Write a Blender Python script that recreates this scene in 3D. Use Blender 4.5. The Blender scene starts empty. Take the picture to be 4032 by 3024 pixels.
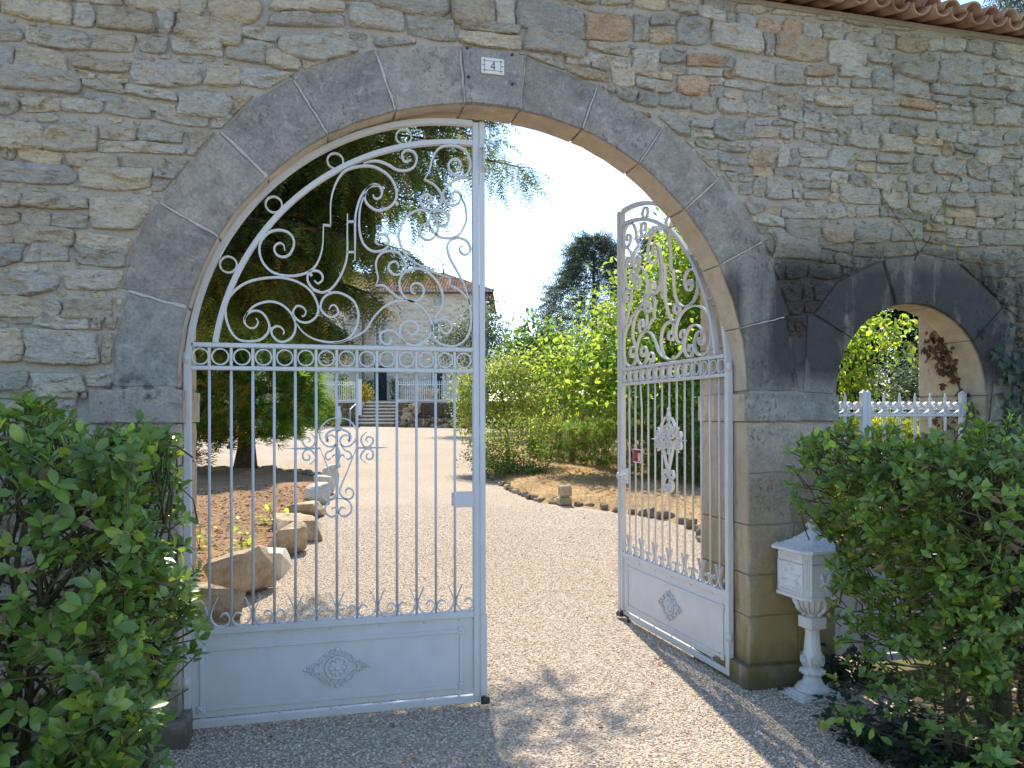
import bpy, bmesh, math, random
import numpy as np
from mathutils import Vector, Matrix, noise as mnoise

random.seed(7)
rng = np.random.default_rng(7)
SC = bpy.context.scene
COL = SC.collection
R = math.radians

# ------------------------------------------------------------------ camera
cam_data = bpy.data.cameras.new("camera")
cam_data.sensor_width = 36.0
cam_data.lens = 36.0 * 3028.0 / 4032.0
cam_data.shift_y = (1626.7 - 1512.0) / 4032.0
cam_data.clip_start = 0.05
cam_data.clip_end = 3000.0
cam = bpy.data.objects.new("camera", cam_data)
COL.objects.link(cam)
cam.location = (-0.908, -4.037, 1.60)
cam.rotation_mode = 'QUATERNION'
_y, _p, _r = R(14.334), R(0.243), R(-0.142)
_fw = Vector((math.sin(_y) * math.cos(_p), math.cos(_y) * math.cos(_p), math.sin(_p)))
_rt = Vector((math.cos(_y), -math.sin(_y), 0))
_up = _rt.cross(_fw)
_rt, _up = math.cos(_r) * _rt + math.sin(_r) * _up, -math.sin(_r) * _rt + math.cos(_r) * _up
cam.rotation_quaternion = Matrix((_rt, _up, -_fw)).transposed().to_quaternion()
SC.camera = cam

# ------------------------------------------------------------------ sky, sun, exposure
SUN_AZ = R(7.0)        # clockwise from +Y (behind the wall), a little to the right
SUN_EL = R(50.0)
world = bpy.data.worlds.new("World")
SC.world = world
world.use_nodes = True
wn = world.node_tree
wn.nodes.clear()
sky = wn.nodes.new("ShaderNodeTexSky")
sky.sky_type = 'NISHITA'
sky.sun_disc = False
sky.sun_elevation = SUN_EL
sky.sun_rotation = SUN_AZ
sky.altitude = 100.0
sky.air_density = 1.0
sky.dust_density = 0.3
sky.ozone_density = 2.2
bg = wn.nodes.new("ShaderNodeBackground")
bg.inputs["Strength"].default_value = 0.13
wo = wn.nodes.new("ShaderNodeOutputWorld")
wn.links.new(sky.outputs[0], bg.inputs[0])
wn.links.new(bg.outputs[0], wo.inputs[0])

sun_data = bpy.data.lights.new("sun", 'SUN')
sun_data.energy = 3.2
sun_data.angle = R(0.55)
sun_data.color = (1.0, 0.91, 0.77)
sun = bpy.data.objects.new("sun", sun_data)
COL.objects.link(sun)
_sd = Vector((math.sin(SUN_AZ) * math.cos(SUN_EL), math.cos(SUN_AZ) * math.cos(SUN_EL), math.sin(SUN_EL)))
sun.rotation_mode = 'QUATERNION'
sun.rotation_quaternion = _sd.to_track_quat('Z', 'Y')
sun.location = _sd * 60

SC.view_settings.view_transform = 'Standard'
SC.view_settings.look = 'None'
SC.view_settings.exposure = 1.42
SC.view_settings.gamma = 1.0
SC.view_settings.use_curve_mapping = False
SC.cycles.max_bounces = 6
SC.cycles.diffuse_bounces = 3
SC.cycles.transmission_bounces = 4
SC.cycles.transparent_max_bounces = 6
SC.cycles.caustics_reflective = False
SC.cycles.caustics_refractive = False
SC.cycles.sample_clamp_indirect = 6.0
SC.cycles.use_denoising = True

# ------------------------------------------------------------------ helpers
def link(o, parent=None):
    COL.objects.link(o)
    if parent is not None:
        o.parent = parent
    return o

def tag(o, label=None, cat=None, group=None, kind=None):
    if label: o["label"] = label
    if cat: o["category"] = cat
    if group: o["group"] = group
    if kind: o["kind"] = kind
    return o

def thing(name, label, cat, loc=(0, 0, 0), rz=0.0, group=None):
    o = bpy.data.objects.new(name, None)
    COL.objects.link(o)
    o.empty_display_size = 0.1
    o.location = loc
    o.rotation_euler = (0, 0, rz)
    return tag(o, label, cat, group)

def mesh_np(name, verts, faces, cols=None, mat=None, parent=None, smooth=False):
    """verts (N,3), faces (M,3|4) int; cols (N,3) per-vertex tint"""
    verts = np.asarray(verts, np.float32)
    faces = np.asarray(faces, np.int32)
    me = bpy.data.meshes.new(name)
    n, m, k = len(verts), len(faces), faces.shape[1]
    me.vertices.add(n)
    me.vertices.foreach_set("co", verts.ravel())
    me.loops.add(m * k)
    me.loops.foreach_set("vertex_index", faces.ravel())
    me.polygons.add(m)
    me.polygons.foreach_set("loop_start", np.arange(m, dtype=np.int32) * k)
    me.polygons.foreach_set("loop_total", np.full(m, k, np.int32))
    if smooth:
        me.polygons.foreach_set("use_smooth", np.ones(m, bool))
    me.update(calc_edges=True)
    if cols is not None:
        at = me.color_attributes.new("Col", 'FLOAT_COLOR', 'POINT')
        c = np.ones((n, 4), np.float32)
        c[:, :3] = cols
        at.data.foreach_set("color", c.ravel())
    if mat: me.materials.append(mat)
    return link(bpy.data.objects.new(name, me), parent)

class MB:
    """collects shapes into one mesh"""
    def __init__(s):
        s.v, s.f, s.c = [], [], []
        s.tint = (1, 1, 1)
    def add(s, v, f):
        b = len(s.v)
        s.v += [tuple(x) for x in v]
        s.f += [tuple(i + b for i in q) for q in f]
        s.c += [s.tint] * len(v)
        return s
    def box(s, x0, x1, y0, y1, z0, z1, M=None):
        v = [Vector((x, y, z)) for x in (x0, x1) for y in (y0, y1) for z in (z0, z1)]
        if M is not None: v = [M @ p for p in v]
        return s.add(v, [(0, 1, 3, 2), (4, 6, 7, 5), (0, 4, 5, 1), (2, 3, 7, 6), (0, 2, 6, 4), (1, 5, 7, 3)])
    def cbox(s, x0, x1, y0, y1, z0, z1, c=0.004, M=None):
        """box with chamfered edges"""
        v, idx = [], {}
        xs, ys, zs = (x0, x1), (y0, y1), (z0, z1)
        sg = (1, -1)
        for i in (0, 1):
            for j in (0, 1):
                for k in (0, 1):
                    for a in range(3):
                        p = [xs[i], ys[j], zs[k]]
                        d = [sg[i] * c, sg[j] * c, sg[k] * c]
                        q = [p[t] + (0 if t == a else d[t]) for t in range(3)]
                        idx[i, j, k, a] = len(v)
                        v.append(Vector(q))
        f = []
        for a in range(3):
            b, c2 = (a + 1) % 3, (a + 2) % 3
            for e in (0, 1):
                loop = []
                for (m_, n_) in ((0, 0), (1, 0), (1, 1), (0, 1)):
                    t = [0, 0, 0]; t[a] = e; t[b] = m_; t[c2] = n_
                    loop.append(idx[t[0], t[1], t[2], a])
                f.append(tuple(loop if e else loop[::-1]))
            for m_ in (0, 1):           # edge chamfers along axis a
                for n_ in (0, 1):
                    def I(e, ax):
                        t = [0, 0, 0]; t[a] = e; t[b] = m_; t[c2] = n_
                        return idx[t[0], t[1], t[2], ax]
                    f.append((I(0, b), I(1, b), I(1, c2), I(0, c2)))
        for i in (0, 1):
            for j in (0, 1):
                for k in (0, 1):
                    f.append((idx[i, j, k, 0], idx[i, j, k, 1], idx[i, j, k, 2]))
        if M is not None: v = [M @ p for p in v]
        return s.add(v, f)
    def tube(s, pts, r, n=6, cap=True):
        pts = [Vector(p) for p in pts]
        rs = r if isinstance(r, (list, tuple)) else [r] * len(pts)
        v, f = [], []
        up = Vector((0, 0, 1))
        for i, p in enumerate(pts):
            t = (pts[min(i + 1, len(pts) - 1)] - pts[max(i - 1, 0)])
            t = t.normalized() if t.length > 1e-9 else Vector((0, 0, 1))
            a = t.cross(up if abs(t.z) < .9 else Vector((1, 0, 0))).normalized()
            b = t.cross(a)
            for k in range(n):
                w = 2 * math.pi * k / n
                v.append(p + (a * math.cos(w) + b * math.sin(w)) * rs[i])
        for i in range(len(pts) - 1):
            for k in range(n):
                k2 = (k + 1) % n
                f.append((i * n + k, i * n + k2, (i + 1) * n + k2, (i + 1) * n + k))
        if cap:
            f.append(tuple(range(n))[::-1])
            f.append(tuple((len(pts) - 1) * n + k for k in range(n)))
        return s.add(v, f)
    def lathe(s, prof, n=16, M=None, cap=True):
        v, f = [], []
        for r, z in prof:
            for k in range(n):
                w = 2 * math.pi * (k + .5) / n
                v.append(Vector((r * math.cos(w), r * math.sin(w), z)))
        for i in range(len(prof) - 1):
            for k in range(n):
                k2 = (k + 1) % n
                f.append((i * n + k, i * n + k2, (i + 1) * n + k2, (i + 1) * n + k))
        if cap:
            f.append(tuple(range(n))[::-1])
            f.append(tuple((len(prof) - 1) * n + k for k in range(n)))
        if M is not None: v = [M @ p for p in v]
        return s.add(v, f)
    def prism(s, poly, d0, d1, fn):
        """polygon (a,b) extruded from d0 to d1; fn(a,b,d)->point"""
        n = len(poly)
        v = [Vector(fn(a, b, d0)) for a, b in poly] + [Vector(fn(a, b, d1)) for a, b in poly]
        f = [tuple(range(n)), tuple(range(2 * n - 1, n - 1, -1))]
        f += [(i, i + n, (i + 1) % n + n, (i + 1) % n) for i in range(n)]
        return s.add(v, f)
    def bar(s, pts, t, d0, d1, fn, taper=0.0, closed=False):
        """flat bar: path (a,b), in-plane thickness t, from depth d0 to d1"""
        P = np.array(pts, float)
        n = len(P)
        if closed:
            T = np.roll(P, -1, 0) - np.roll(P, 1, 0)
        else:
            T = np.gradient(P, axis=0)
        T /= np.linalg.norm(T, axis=1)[:, None] + 1e-12
        N = np.c_[-T[:, 1], T[:, 0]]
        w = np.full(n, t / 2)
        if taper:
            e = np.minimum(np.arange(n), np.arange(n)[::-1]) / max(1, n * .18)
            w = w * (1 - taper + taper * np.clip(e, 0, 1))
        v = []
        for i in range(n):
            for sgn, d in ((1, d0), (-1, d0), (-1, d1), (1, d1)):
                q = P[i] + sgn * N[i] * w[i]
                v.append(Vector(fn(q[0], q[1], d)))
        f = []
        m = n if closed else n - 1
        for i in range(m):
            j = (i + 1) % n
            for k in range(4):
                k2 = (k + 1) % 4
                f.append((i * 4 + k, i * 4 + k2, j * 4 + k2, j * 4 + k))
        if not closed:
            f += [(3, 2, 1, 0), tuple((n - 1) * 4 + k for k in range(4))]
        return s.add(v, f)
    def ball(s, c, r, n=8, m=6, sq=(1, 1, 1)):
        v, f = [], []
        c = Vector(c)
        for i in range(m + 1):
            ph = math.pi * i / m
            for k in range(n):
                w = 2 * math.pi * k / n
                v.append(c + Vector((r * sq[0] * math.sin(ph) * math.cos(w), r * sq[1] * math.sin(ph) * math.sin(w), r * sq[2] * math.cos(ph))))
        for i in range(m):
            for k in range(n):
                k2 = (k + 1) % n
                f.append((i * n + k, (i + 1) * n + k, (i + 1) * n + k2, i * n + k2))
        return s.add(v, f)
    def build(s, name, mat, parent=None, smooth=False, kind=None, label=None, fix=True):
        me = bpy.data.meshes.new(name)
        me.from_pydata([tuple(p) for p in s.v], [], s.f)
        at = me.color_attributes.new("Col", 'FLOAT_COLOR', 'POINT')
        c = np.ones((len(s.v), 4), np.float32)
        if s.c: c[:, :3] = np.array(s.c, np.float32)
        at.data.foreach_set("color", c.ravel())
        if fix:
            bm = bmesh.new(); bm.from_mesh(me)
            bmesh.ops.recalc_face_normals(bm, faces=bm.faces)
            bm.to_mesh(me); bm.free()
        if smooth:
            me.polygons.foreach_set("use_smooth", np.ones(len(me.polygons), bool))
        me.update()
        if mat: me.materials.append(mat)
        o = link(bpy.data.objects.new(name, me), parent)
        if kind: o["kind"] = kind
        if label: o["label"] = label
        return o

def spline(pts, sub=5):
    """Catmull-Rom through 2D/3D points"""
    P = np.array(pts, float)
    Q = np.vstack([2 * P[0] - P[1], P, 2 * P[-1] - P[-2]])
    out = []
    for i in range(1, len(Q) - 2):
        p0, p1, p2, p3 = Q[i - 1], Q[i], Q[i + 1], Q[i + 2]
        for k in range(sub):
            t = k / sub
            out.append(.5 * (2 * p1 + (p2 - p0) * t + (2 * p0 - 5 * p1 + 4 * p2 - p3) * t * t + (3 * p1 - p0 - 3 * p2 + p3) * t ** 3))
    out.append(P[-1])
    return np.array(out)

def smoothstep(a, b, x):
    t = np.clip((np.asarray(x, float) - a) / (b - a), 0, 1)
    return t * t * (3 - 2 * t)

# ------------------------------------------------------------------ material helpers
class NT:
    def __init__(s, name):
        s.m = bpy.data.materials.new(name)
        s.m.use_nodes = True
        s.t = s.m.node_tree
        s.t.nodes.clear()
        s.out = s.t.nodes.new("ShaderNodeOutputMaterial")
    def n(s, typ, ins=None, **kw):
        nd = s.t.nodes.new(typ)
        for k, v in kw.items(): setattr(nd, k, v)
        for k, v in (ins or {}).items():
            if hasattr(v, "is_linked") or hasattr(v, "links"):
                s.t.links.new(v, nd.inputs[k])
            else:
                nd.inputs[k].default_value = v
        return nd
    def pos(s):
        return s.n("ShaderNodeNewGeometry").outputs["Position"]
    def mapping(s, vec, scale=(1, 1, 1), loc=(0, 0, 0)):
        return s.n("ShaderNodeMapping", {"Vector": vec, "Scale": scale, "Location": loc}).outputs[0]
    def noise(s, vec, scale, detail=4, rough=.55, dist=0.0):
        return s.n("ShaderNodeTexNoise", {"Vector": vec, "Scale": scale, "Detail": detail, "Roughness": rough, "Distortion": dist})
    def ramp(s, fac, stops, interp='LINEAR'):
        r = s.n("ShaderNodeValToRGB", {"Fac": fac})
        e = r.color_ramp.elements
        while len(e) < len(stops): e.new(.5)
        for i, (p, c) in enumerate(stops):
            e[i].position = p
            e[i].color = (c[0], c[1], c[2], 1) if isinstance(c, (tuple, list)) else (c, c, c, 1)
        r.color_ramp.interpolation = interp
        return r.outputs[0]
    def mix(s, fac, a, b, blend='MIX'):
        nd = s.n("ShaderNodeMix", data_type='RGBA', blend_type=blend)
        for nm, v in (("Factor", fac), ("A", a), ("B", b)):
            sock = [i for i in nd.inputs if i.name == nm and (i.type == 'RGBA' or (nm == "Factor" and i.type == 'VALUE'))][0]
            if hasattr(v, "links"): s.t.links.new(v, sock)
            elif isinstance(v, (tuple, list)): sock.default_value = (v[0], v[1], v[2], 1)
            else: sock.default_value = v
        return [o for o in nd.outputs if o.type == 'RGBA'][0]
    def math(s, op, a, b=0.0, c=None, clamp=False):
        nd = s.n("ShaderNodeMath", operation=op, use_clamp=clamp)
        for i, v in enumerate((a, b) if c is None else (a, b, c)):
            if hasattr(v, "links"): s.t.links.new(v, nd.inputs[i])
            else: nd.inputs[i].default_value = v
        return nd.outputs[0]
    def sep(s, vec):
        return s.n("ShaderNodeSeparateXYZ", {"Vector": vec}).outputs
    def bump(s, h, strength, dist=.01, normal=None):
        ins = {"Height": h, "Strength": strength, "Distance": dist}
        if normal is not None: ins["Normal"] = normal
        return s.n("ShaderNodeBump", ins).outputs[0]
    def pbr(s, color, rough=.8, normal=None, spec=.3, metal=0.0):
        ins = {"Base Color": color if hasattr(color, "links") else (*color, 1), "Roughness": rough, "Specular IOR Level": spec, "Metallic": metal}
        if normal is not None: ins["Normal"] = normal
        return s.n("ShaderNodeBsdfPrincipled", ins)
    def done(s, shader):
        s.t.links.new(shader.outputs[0], s.out.inputs[0])
        return s.m
    def attr(s):
        return s.n("ShaderNodeAttribute", attribute_name="Col").outputs["Color"]
    def band(s, x, a0, a1, b1, b0):
        """0 below a0, 1 between a1..b1, 0 above b0"""
        u = s.n("ShaderNodeMapRange", {"Value": x, "From Min": a0, "From Max": a1}, interpolation_type='SMOOTHSTEP').outputs[0]
        d = s.n("ShaderNodeMapRange", {"Value": x, "From Min": b1, "From Max": b0, "To Min": 1., "To Max": 0.}, interpolation_type='SMOOTHSTEP').outputs[0]
        return s.math('MULTIPLY', u, d)

def wall_mat(name, kind):
    """limestone of the street wall: rubble / ashlar / mortar, with the black lichen streaks and moss it really carries"""
    t = NT(name)
    P = t.pos()
    x, y, z = t.sep(P)[0:3]
    big = t.noise(P, 2.1, 3).outputs[0]
    mid = t.noise(P, 11, 5, .62).outputs[0]
    fine = t.noise(P, 70, 6, .7).outputs[0]
    strata = t.noise(t.mapping(P, (14, 14, 55)), 1.0, 4, .6, .6).outputs[0]
    if kind == 'rubble':
        base = t.ramp(mid, [(.25, (.58, .54, .47)), (.5, (.70, .655, .575)), (.75, (.78, .74, .66))])
        base = t.mix(1.0, base, t.attr(), 'MULTIPLY')
        spots = t.ramp(t.noise(P, 26, 5, .7).outputs[0], [(.60, 0.0), (.72, 1.0)])
        base = t.mix(t.math('MULTIPLY', spots, .35), base, (.27, .25, .22))
        grit = t.noise(t.mapping(P, (1, 1, 1.5)), 34, 5, .68, .4).outputs[0]
        h = t.math('ADD', t.math('MULTIPLY', fine, .22), t.math('ADD', t.math('MULTIPLY', strata, .55), t.math('MULTIPLY', grit, .9)))
        warp = t.n("ShaderNodeVectorMath", {0: P, 1: t.n("ShaderNodeVectorMath", {0: t.noise(P, 9, 3).outputs["Color"], 1: (.10, .10, .07)}, operation='MULTIPLY').outputs[0]}, operation='ADD').outputs[0]
        fct = t.n("ShaderNodeTexVoronoi", {"Vector": t.mapping(warp, (13, 13, 24)), "Scale": 1.0}).outputs["Distance"]
        fct2 = t.n("ShaderNodeTexVoronoi", {"Vector": t.mapping(warp, (33, 33, 52)), "Scale": 1.0}).outputs["Distance"]
        h = t.math('ADD', h, t.math('ADD', t.math('MULTIPLY', fct, .85), t.math('MULTIPLY', fct2, .38)))
        nrm = t.bump(h, 1.0, .052)
        base = t.mix(.55, base, t.mix(1.0, base, t.ramp(grit, [(.28, (.66, .64, .61)), (.48, (1.03, 1.02, 1.0)), (.72, (1.14, 1.13, 1.11))]), 'MULTIPLY'))
    elif kind == 'ashlar':
        base = t.ramp(mid, [(.25, (.25, .243, .228)), (.5, (.33, .318, .295)), (.8, (.42, .40, .365))])
        base = t.mix(1.0, base, t.attr(), 'MULTIPLY')
        pale = t.ramp(t.noise(P, 8.0, 3, .5, 1.2).outputs[0], [(.62, 0.0), (.68, 1.0)])
        base = t.mix(t.math('MULTIPLY', pale, .45), base, (.44, .43, .41))
        pits = t.math('MULTIPLY', t.ramp(t.noise(t.mapping(P, (42, 42, 30)), 1.0, 3, .6).outputs[0], [(.58, 0.0), (.66, 1.0)]), t.ramp(t.noise(P, 3.3, 2).outputs[0], [(.45, .05), (.62, 1.0)]))
        mott = t.noise(P, 5.5, 6, .68, .8).outputs[0]
        base = t.mix(1.0, base, t.ramp(mott, [(.3, (.74, .75, .76)), (.5, (1.0, 1.0, 1.0)), (.7, (1.16, 1.14, 1.11))]), 'MULTIPLY')
        base = t.mix(t.math('MULTIPLY', pits, .55), base, (.13, .125, .115))
        base = t.mix(1.0, base, t.ramp(fine, [(.32, (.72, .72, .72)), (.5, (1.0, 1.0, 1.0)), (.7, (1.22, 1.21, 1.19))]), 'MULTIPLY')
        lich = t.ramp(t.noise(P, 21, 2, .5, .6).outputs[0], [(.66, 0.0), (.70, 1.0)])
        base = t.mix(t.math('MULTIPLY', lich, .45), base, (.50, .50, .47))
        # soffits and jambs: cleaner cream stone with warm ground bounce put into the colour
        bounce_cream = t.n("ShaderNodeMapRange", {"Value": y, "From Min": .004, "From Max": .022}).outputs[0]
        base = t.mix(t.math('MULTIPLY', bounce_cream, .85), base, t.ramp(mid, [(.25, (.50, .40, .29)), (.5, (.62, .51, .385)), (.8, (.70, .60, .47))]))
        h = t.math('SUBTRACT', t.math('ADD', t.math('MULTIPLY', fine, .7), t.math('MULTIPLY', mid, .45)), t.math('MULTIPLY', pits, .5))
        nrm = t.bump(h, 0.8, .016)
    else:
        base = t.ramp(fine, [(.3, (.42, .39, .34)), (.7, (.60, .56, .50))])
        base = t.mix(.35, base, t.ramp(big, [(.35, (.36, .33, .285)), (.65, (.54, .505, .445))]))
        nrm = t.bump(t.math('ADD', fine, t.math('MULTIPLY', mid, .6)), 0.9, .020)
    # greenish film on the damp end of the wall
    green = t.math('MULTIPLY', t.band(x, 1.7, 3.0, 50, 60), t.ramp(big, [(.3, .35), (.7, 1.0)]))
    base = t.mix(t.math('MULTIPLY', green, .62), base, t.mix(1.0, base, (.62, .70, .56), 'MULTIPLY'))
    # black lichen streaks over the spandrel between the two arches
    streak = t.noise(t.mapping(P, (7, 7, 1.1)), 1.0, 4, .6, .5).outputs[0]
    zone = t.math('MULTIPLY', t.band(x, 1.36, 1.85, 3.35, 3.9), t.band(z, 1.62, 1.95, 2.35, 2.85))
    tongue = t.math('MULTIPLY', t.band(x, 1.36, 1.44, 1.47, 1.56), t.band(z, 2.0, 2.05, 2.34, 2.62))
    k = t.math('ADD', t.math('MULTIPLY', zone, 1.15), t.math('MULTIPLY', tongue, .9))
    k = t.math('MULTIPLY', k, t.n("ShaderNodeMapRange", {"Value": t.math('ADD', streak, t.math('MULTIPLY', mid, .35)), "From Min": .34, "From Max": .66}).outputs[0], clamp=True)
    k = t.math('MULTIPLY', k, t.n("ShaderNodeMapRange", {"Value": y, "From Min": .004, "From Max": .03, "To Min": 1., "To Max": 0.}).outputs[0])
    wet = t.math('MULTIPLY', t.band(z, 1.56, 1.70, 1.76, 1.86), t.n("ShaderNodeMapRange", {"Value": mid, "From Min": .5, "From Max": .62}).outputs[0])
    wet = t.math('MULTIPLY', wet, t.band(x, -2.1, -1.9, -1.6, -1.4))
    k = t.math('ADD', k, t.math('MULTIPLY', wet, .8), clamp=True)
    base = t.mix(t.math('MULTIPLY', k, .9), base, (.042, .043, .046))
    # ochre lichen and moss low on the piers
    low = t.math('MULTIPLY', t.n("ShaderNodeMapRange", {"Value": z, "From Min": 1.75, "From Max": .35, "To Min": 0., "To Max": 1.}).outputs[0],
                 t.n("ShaderNodeMapRange", {"Value": t.math('ADD', streak, t.math('MULTIPLY', mid, .3)), "From Min": .44, "From Max": .72}).outputs[0])
    low = t.math('MULTIPLY', low, t.band(x, 1.2, 1.4, 50, 60))
    base = t.mix(t.math('MULTIPLY', low, .92), base, (.30, .225, .085))
    moss = t.n("ShaderNodeMapRange", {"Value": t.math('ADD', z, t.math('MULTIPLY', mid, .25)), "From Min": .42, "From Max": .18, "To Min": 0., "To Max": .75}).outputs[0]
    base = t.mix(moss, base, (.075, .07, .035))
    return t.done(t.pbr(base, .92, nrm, .15))

def rock_mat(name, c0, c1, c2, scale=9, bump=.7, dist=.03):
    t = NT(name)
    P = t.pos()
    a = t.noise(P, scale, 5, .62).outputs[0]
    f = t.noise(P, scale * 7, 5, .7).outputs[0]
    base = t.ramp(a, [(.28, c0), (.52, c1), (.75, c2)])
    base = t.mix(1.0, base, t.attr(), 'MULTIPLY')
    base = t.mix(.35, base, t.ramp(f, [(.3, (.6, .6, .6)), (.7, (1.3, 1.3, 1.3))]), 'MULTIPLY')
    return t.done(t.pbr(base, .92, t.bump(t.math('ADD', a, t.math('MULTIPLY', f, .45)), bump, dist), .15))

def paint_mat(name, col, rough=.38, bump=.12, grime=.22):
    t = NT(name)
    P = t.pos()
    a = t.noise(P, 6, 4).outputs[0]
    f = t.noise(P, 140, 3).outputs[0]
    d = t.ramp(a, [(.35, tuple(c * .93 for c in col)), (.65, col)])
    dirt = t.n("ShaderNodeMapRange", {"Value": t.noise(t.mapping(P, (9, 9, 3)), 1, 5, .7).outputs[0], "From Min": .52, "From Max": .8, "To Max": grime}).outputs[0]
    d = t.mix(dirt, d, tuple(c * .62 for c in col))
    chip = t.n("ShaderNodeMapRange", {"Value": t.noise(P, 38, 3, .6).outputs[0], "From Min": .775, "From Max": .79, "To Max": .5}).outputs[0]
    d = t.mix(chip, d, (.20, .12, .075))
    z = t.sep(P)[2]
    spl = t.math('MULTIPLY', t.n("ShaderNodeMapRange", {"Value": z, "From Min": .30, "From Max": .0, "To Max": .55}).outputs[0], t.noise(P, 22, 5, .7).outputs[0])
    d = t.mix(spl, d, (.36, .32, .26))
    return t.done(t.pbr(d, t.n("ShaderNodeMapRange", {"Value": a, "To Min": rough - .08, "To Max": rough + .12}).outputs[0], t.bump(f, bump, .002), .4))

def leaf_mat(name, top, trans, tr=.45, rough=.5, spec=.35, rnd=.3):
    """two-sided leaf: sheen on top, light passing through"""
    t = NT(name)
    c = t.attr()
    P = t.pos()
    v = t.noise(P, 5.0, 2).outputs[0]
    oi = t.n("ShaderNodeObjectInfo").outputs["Random"]
    k = t.n("ShaderNodeMapRange", {"Value": t.math('ADD', v, t.math('MULTIPLY', oi, .0)), "From Min": .3, "From Max": .7, "To Min": 1 - rnd, "To Max": 1 + rnd}).outputs[0]
    cc = t.n("ShaderNodeCombineXYZ", {0: k, 1: k, 2: k}).outputs[0]
    c = t.mix(1.0, c, cc, 'MULTIPLY')
    a = t.mix(1.0, top, c, 'MULTIPLY')
    b = t.mix(1.0, trans, c, 'MULTIPLY')
    pr = t.pbr(a, rough, None, spec)
    tl = t.n("ShaderNodeBsdfTranslucent", {"Color": b})
    mx = t.n("ShaderNodeMixShader", {0: tr, 1: pr.outputs[0], 2: tl.outputs[0]})
    return t.done(mx)

def plain_mat(name, col, rough=.6, spec=.3, nscale=8, var=.15, bump=0.0):
    t = NT(name)
    P = t.pos()
    a = t.noise(P, nscale, 4).outputs[0]
    d = t.ramp(a, [(.3, tuple(c * (1 - var) for c in col)), (.7, tuple(min(1, c * (1 + var)) for c in col))])
    d = t.mix(1.0, d, t.attr(), 'MULTIPLY')
    return t.done(t.pbr(d, rough, t.bump(a, bump, .01) if bump else None, spec))
# ------------------------------------------------------------------ materials
M_RUB = wall_mat("wall_rubble", 'rubble')
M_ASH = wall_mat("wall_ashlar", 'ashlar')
M_MOR = wall_mat("wall_mortar", 'mortar')
M_GATE = paint_mat("white_gate_paint", (.60, .615, .635))
M_MAIL = paint_mat("white_cast_paint", (.68, .69, .68), .48, .35, .5)
M_BLACK = plain_mat("dark_iron", (.035, .037, .04), .45, .4)
M_ROCK = rock_mat("border_rock", (.26, .20, .13), (.46, .37, .26), (.60, .51, .39), 7, .9, .05)
M_ROCKD = rock_mat("dark_rock", (.10, .085, .06), (.21, .17, .12), (.36, .29, .20), 7)
M_BARK = rock_mat("bark", (.045, .032, .022), (.09, .065, .045), (.15, .11, .08), 14, .9, .03)
M_STEM = plain_mat("hedge_stem", (.085, .068, .045), .75, .2, 20, .35, .3)

def gravel_mat():
    t = NT("gravel")
    P = t.pos()
    xy = t.mapping(P, (1, 1, .15))
    v = t.n("ShaderNodeTexVoronoi", {"Vector": xy, "Scale": 85.0, "Randomness": 1.0})
    v2 = t.n("ShaderNodeTexVoronoi", {"Vector": xy, "Scale": 47.0, "Randomness": 1.0})
    c = t.ramp(t.n("ShaderNodeSeparateColor", {"Color": v.outputs["Color"]}).outputs[0],
               [(0, (.26, .20, .145)), (.35, (.47, .385, .295)), (.7, (.58, .49, .39)), (1, (.72, .635, .54))])
    c = t.mix(.3, c, t.ramp(t.n("ShaderNodeSeparateColor", {"Color": v2.outputs["Color"]}).outputs[1], [(0, (.38, .315, .24)), (1, (.66, .58, .475))]))
    big = t.noise(P, .55, 4).outputs[0]
    c = t.mix(1.0, c, t.ramp(big, [(.3, (.82, .78, .73)), (.7, (.96, .93, .90))]), 'MULTIPLY')
    h = t.math('SUBTRACT', 1.0, t.math('ADD', v.outputs["Distance"], t.math('MULTIPLY', v2.outputs["Distance"], .6)))
    return t.done(t.pbr(c, .95, t.bump(h, .9, .012), .1))
M_GRAVEL = gravel_mat()

def pebble_mat():
    t = NT("pebble")
    oi = t.n("ShaderNodeObjectInfo").outputs["Random"]
    P = t.pos()
    c = t.ramp(oi, [(0, (.24, .185, .14)), (.3, (.47, .39, .30)), (.65, (.60, .51, .41)), (1, (.76, .68, .585))])
    return t.done(t.pbr(c, .9, t.bump(t.noise(P, 160, 3).outputs[0], .3, .004), .15))
M_PEBBLE = pebble_mat()

def litter_mat(name, a, b, c, scale=30):
    t = NT(name)
    P = t.pos()
    f = t.noise(t.mapping(P, (1, 1, .3)), scale, 6, .75, .8).outputs[0]
    g = t.noise(P, 1.3, 4).outputs[0]
    col = t.ramp(f, [(.3, a), (.5, b), (.68, c)])
    col = t.mix(1.0, col, t.ramp(g, [(.3, (.72, .70, .66)), (.7, (1.15, 1.12, 1.08))]), 'MULTIPLY')
    return t.done(t.pbr(col, .97, t.bump(f, .9, .03), .08))
M_SOIL = litter_mat("needle_litter", (.12, .070, .040), (.33, .205, .12), (.52, .36, .23))
M_DRY = litter_mat("dry_grass", (.24, .15, .075), (.48, .33, .17), (.62, .46, .26), 22)
M_EARTH = litter_mat("bare_earth", (.07, .05, .033), (.15, .11, .075), (.25, .19, .13))
M_FIELD = litter_mat("field", (.05, .06, .025), (.11, .115, .05), (.19, .17, .085), 3)

# ------------------------------------------------------------------ terrain
SLOPE = .034
def gz(Y):
    return max(0.0, SLOPE * (min(Y, 35.2) - 1.65))
def gza(Y):
    return np.maximum(0.0, SLOPE * (np.minimum(Y, 35.2) - 1.65))

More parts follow.
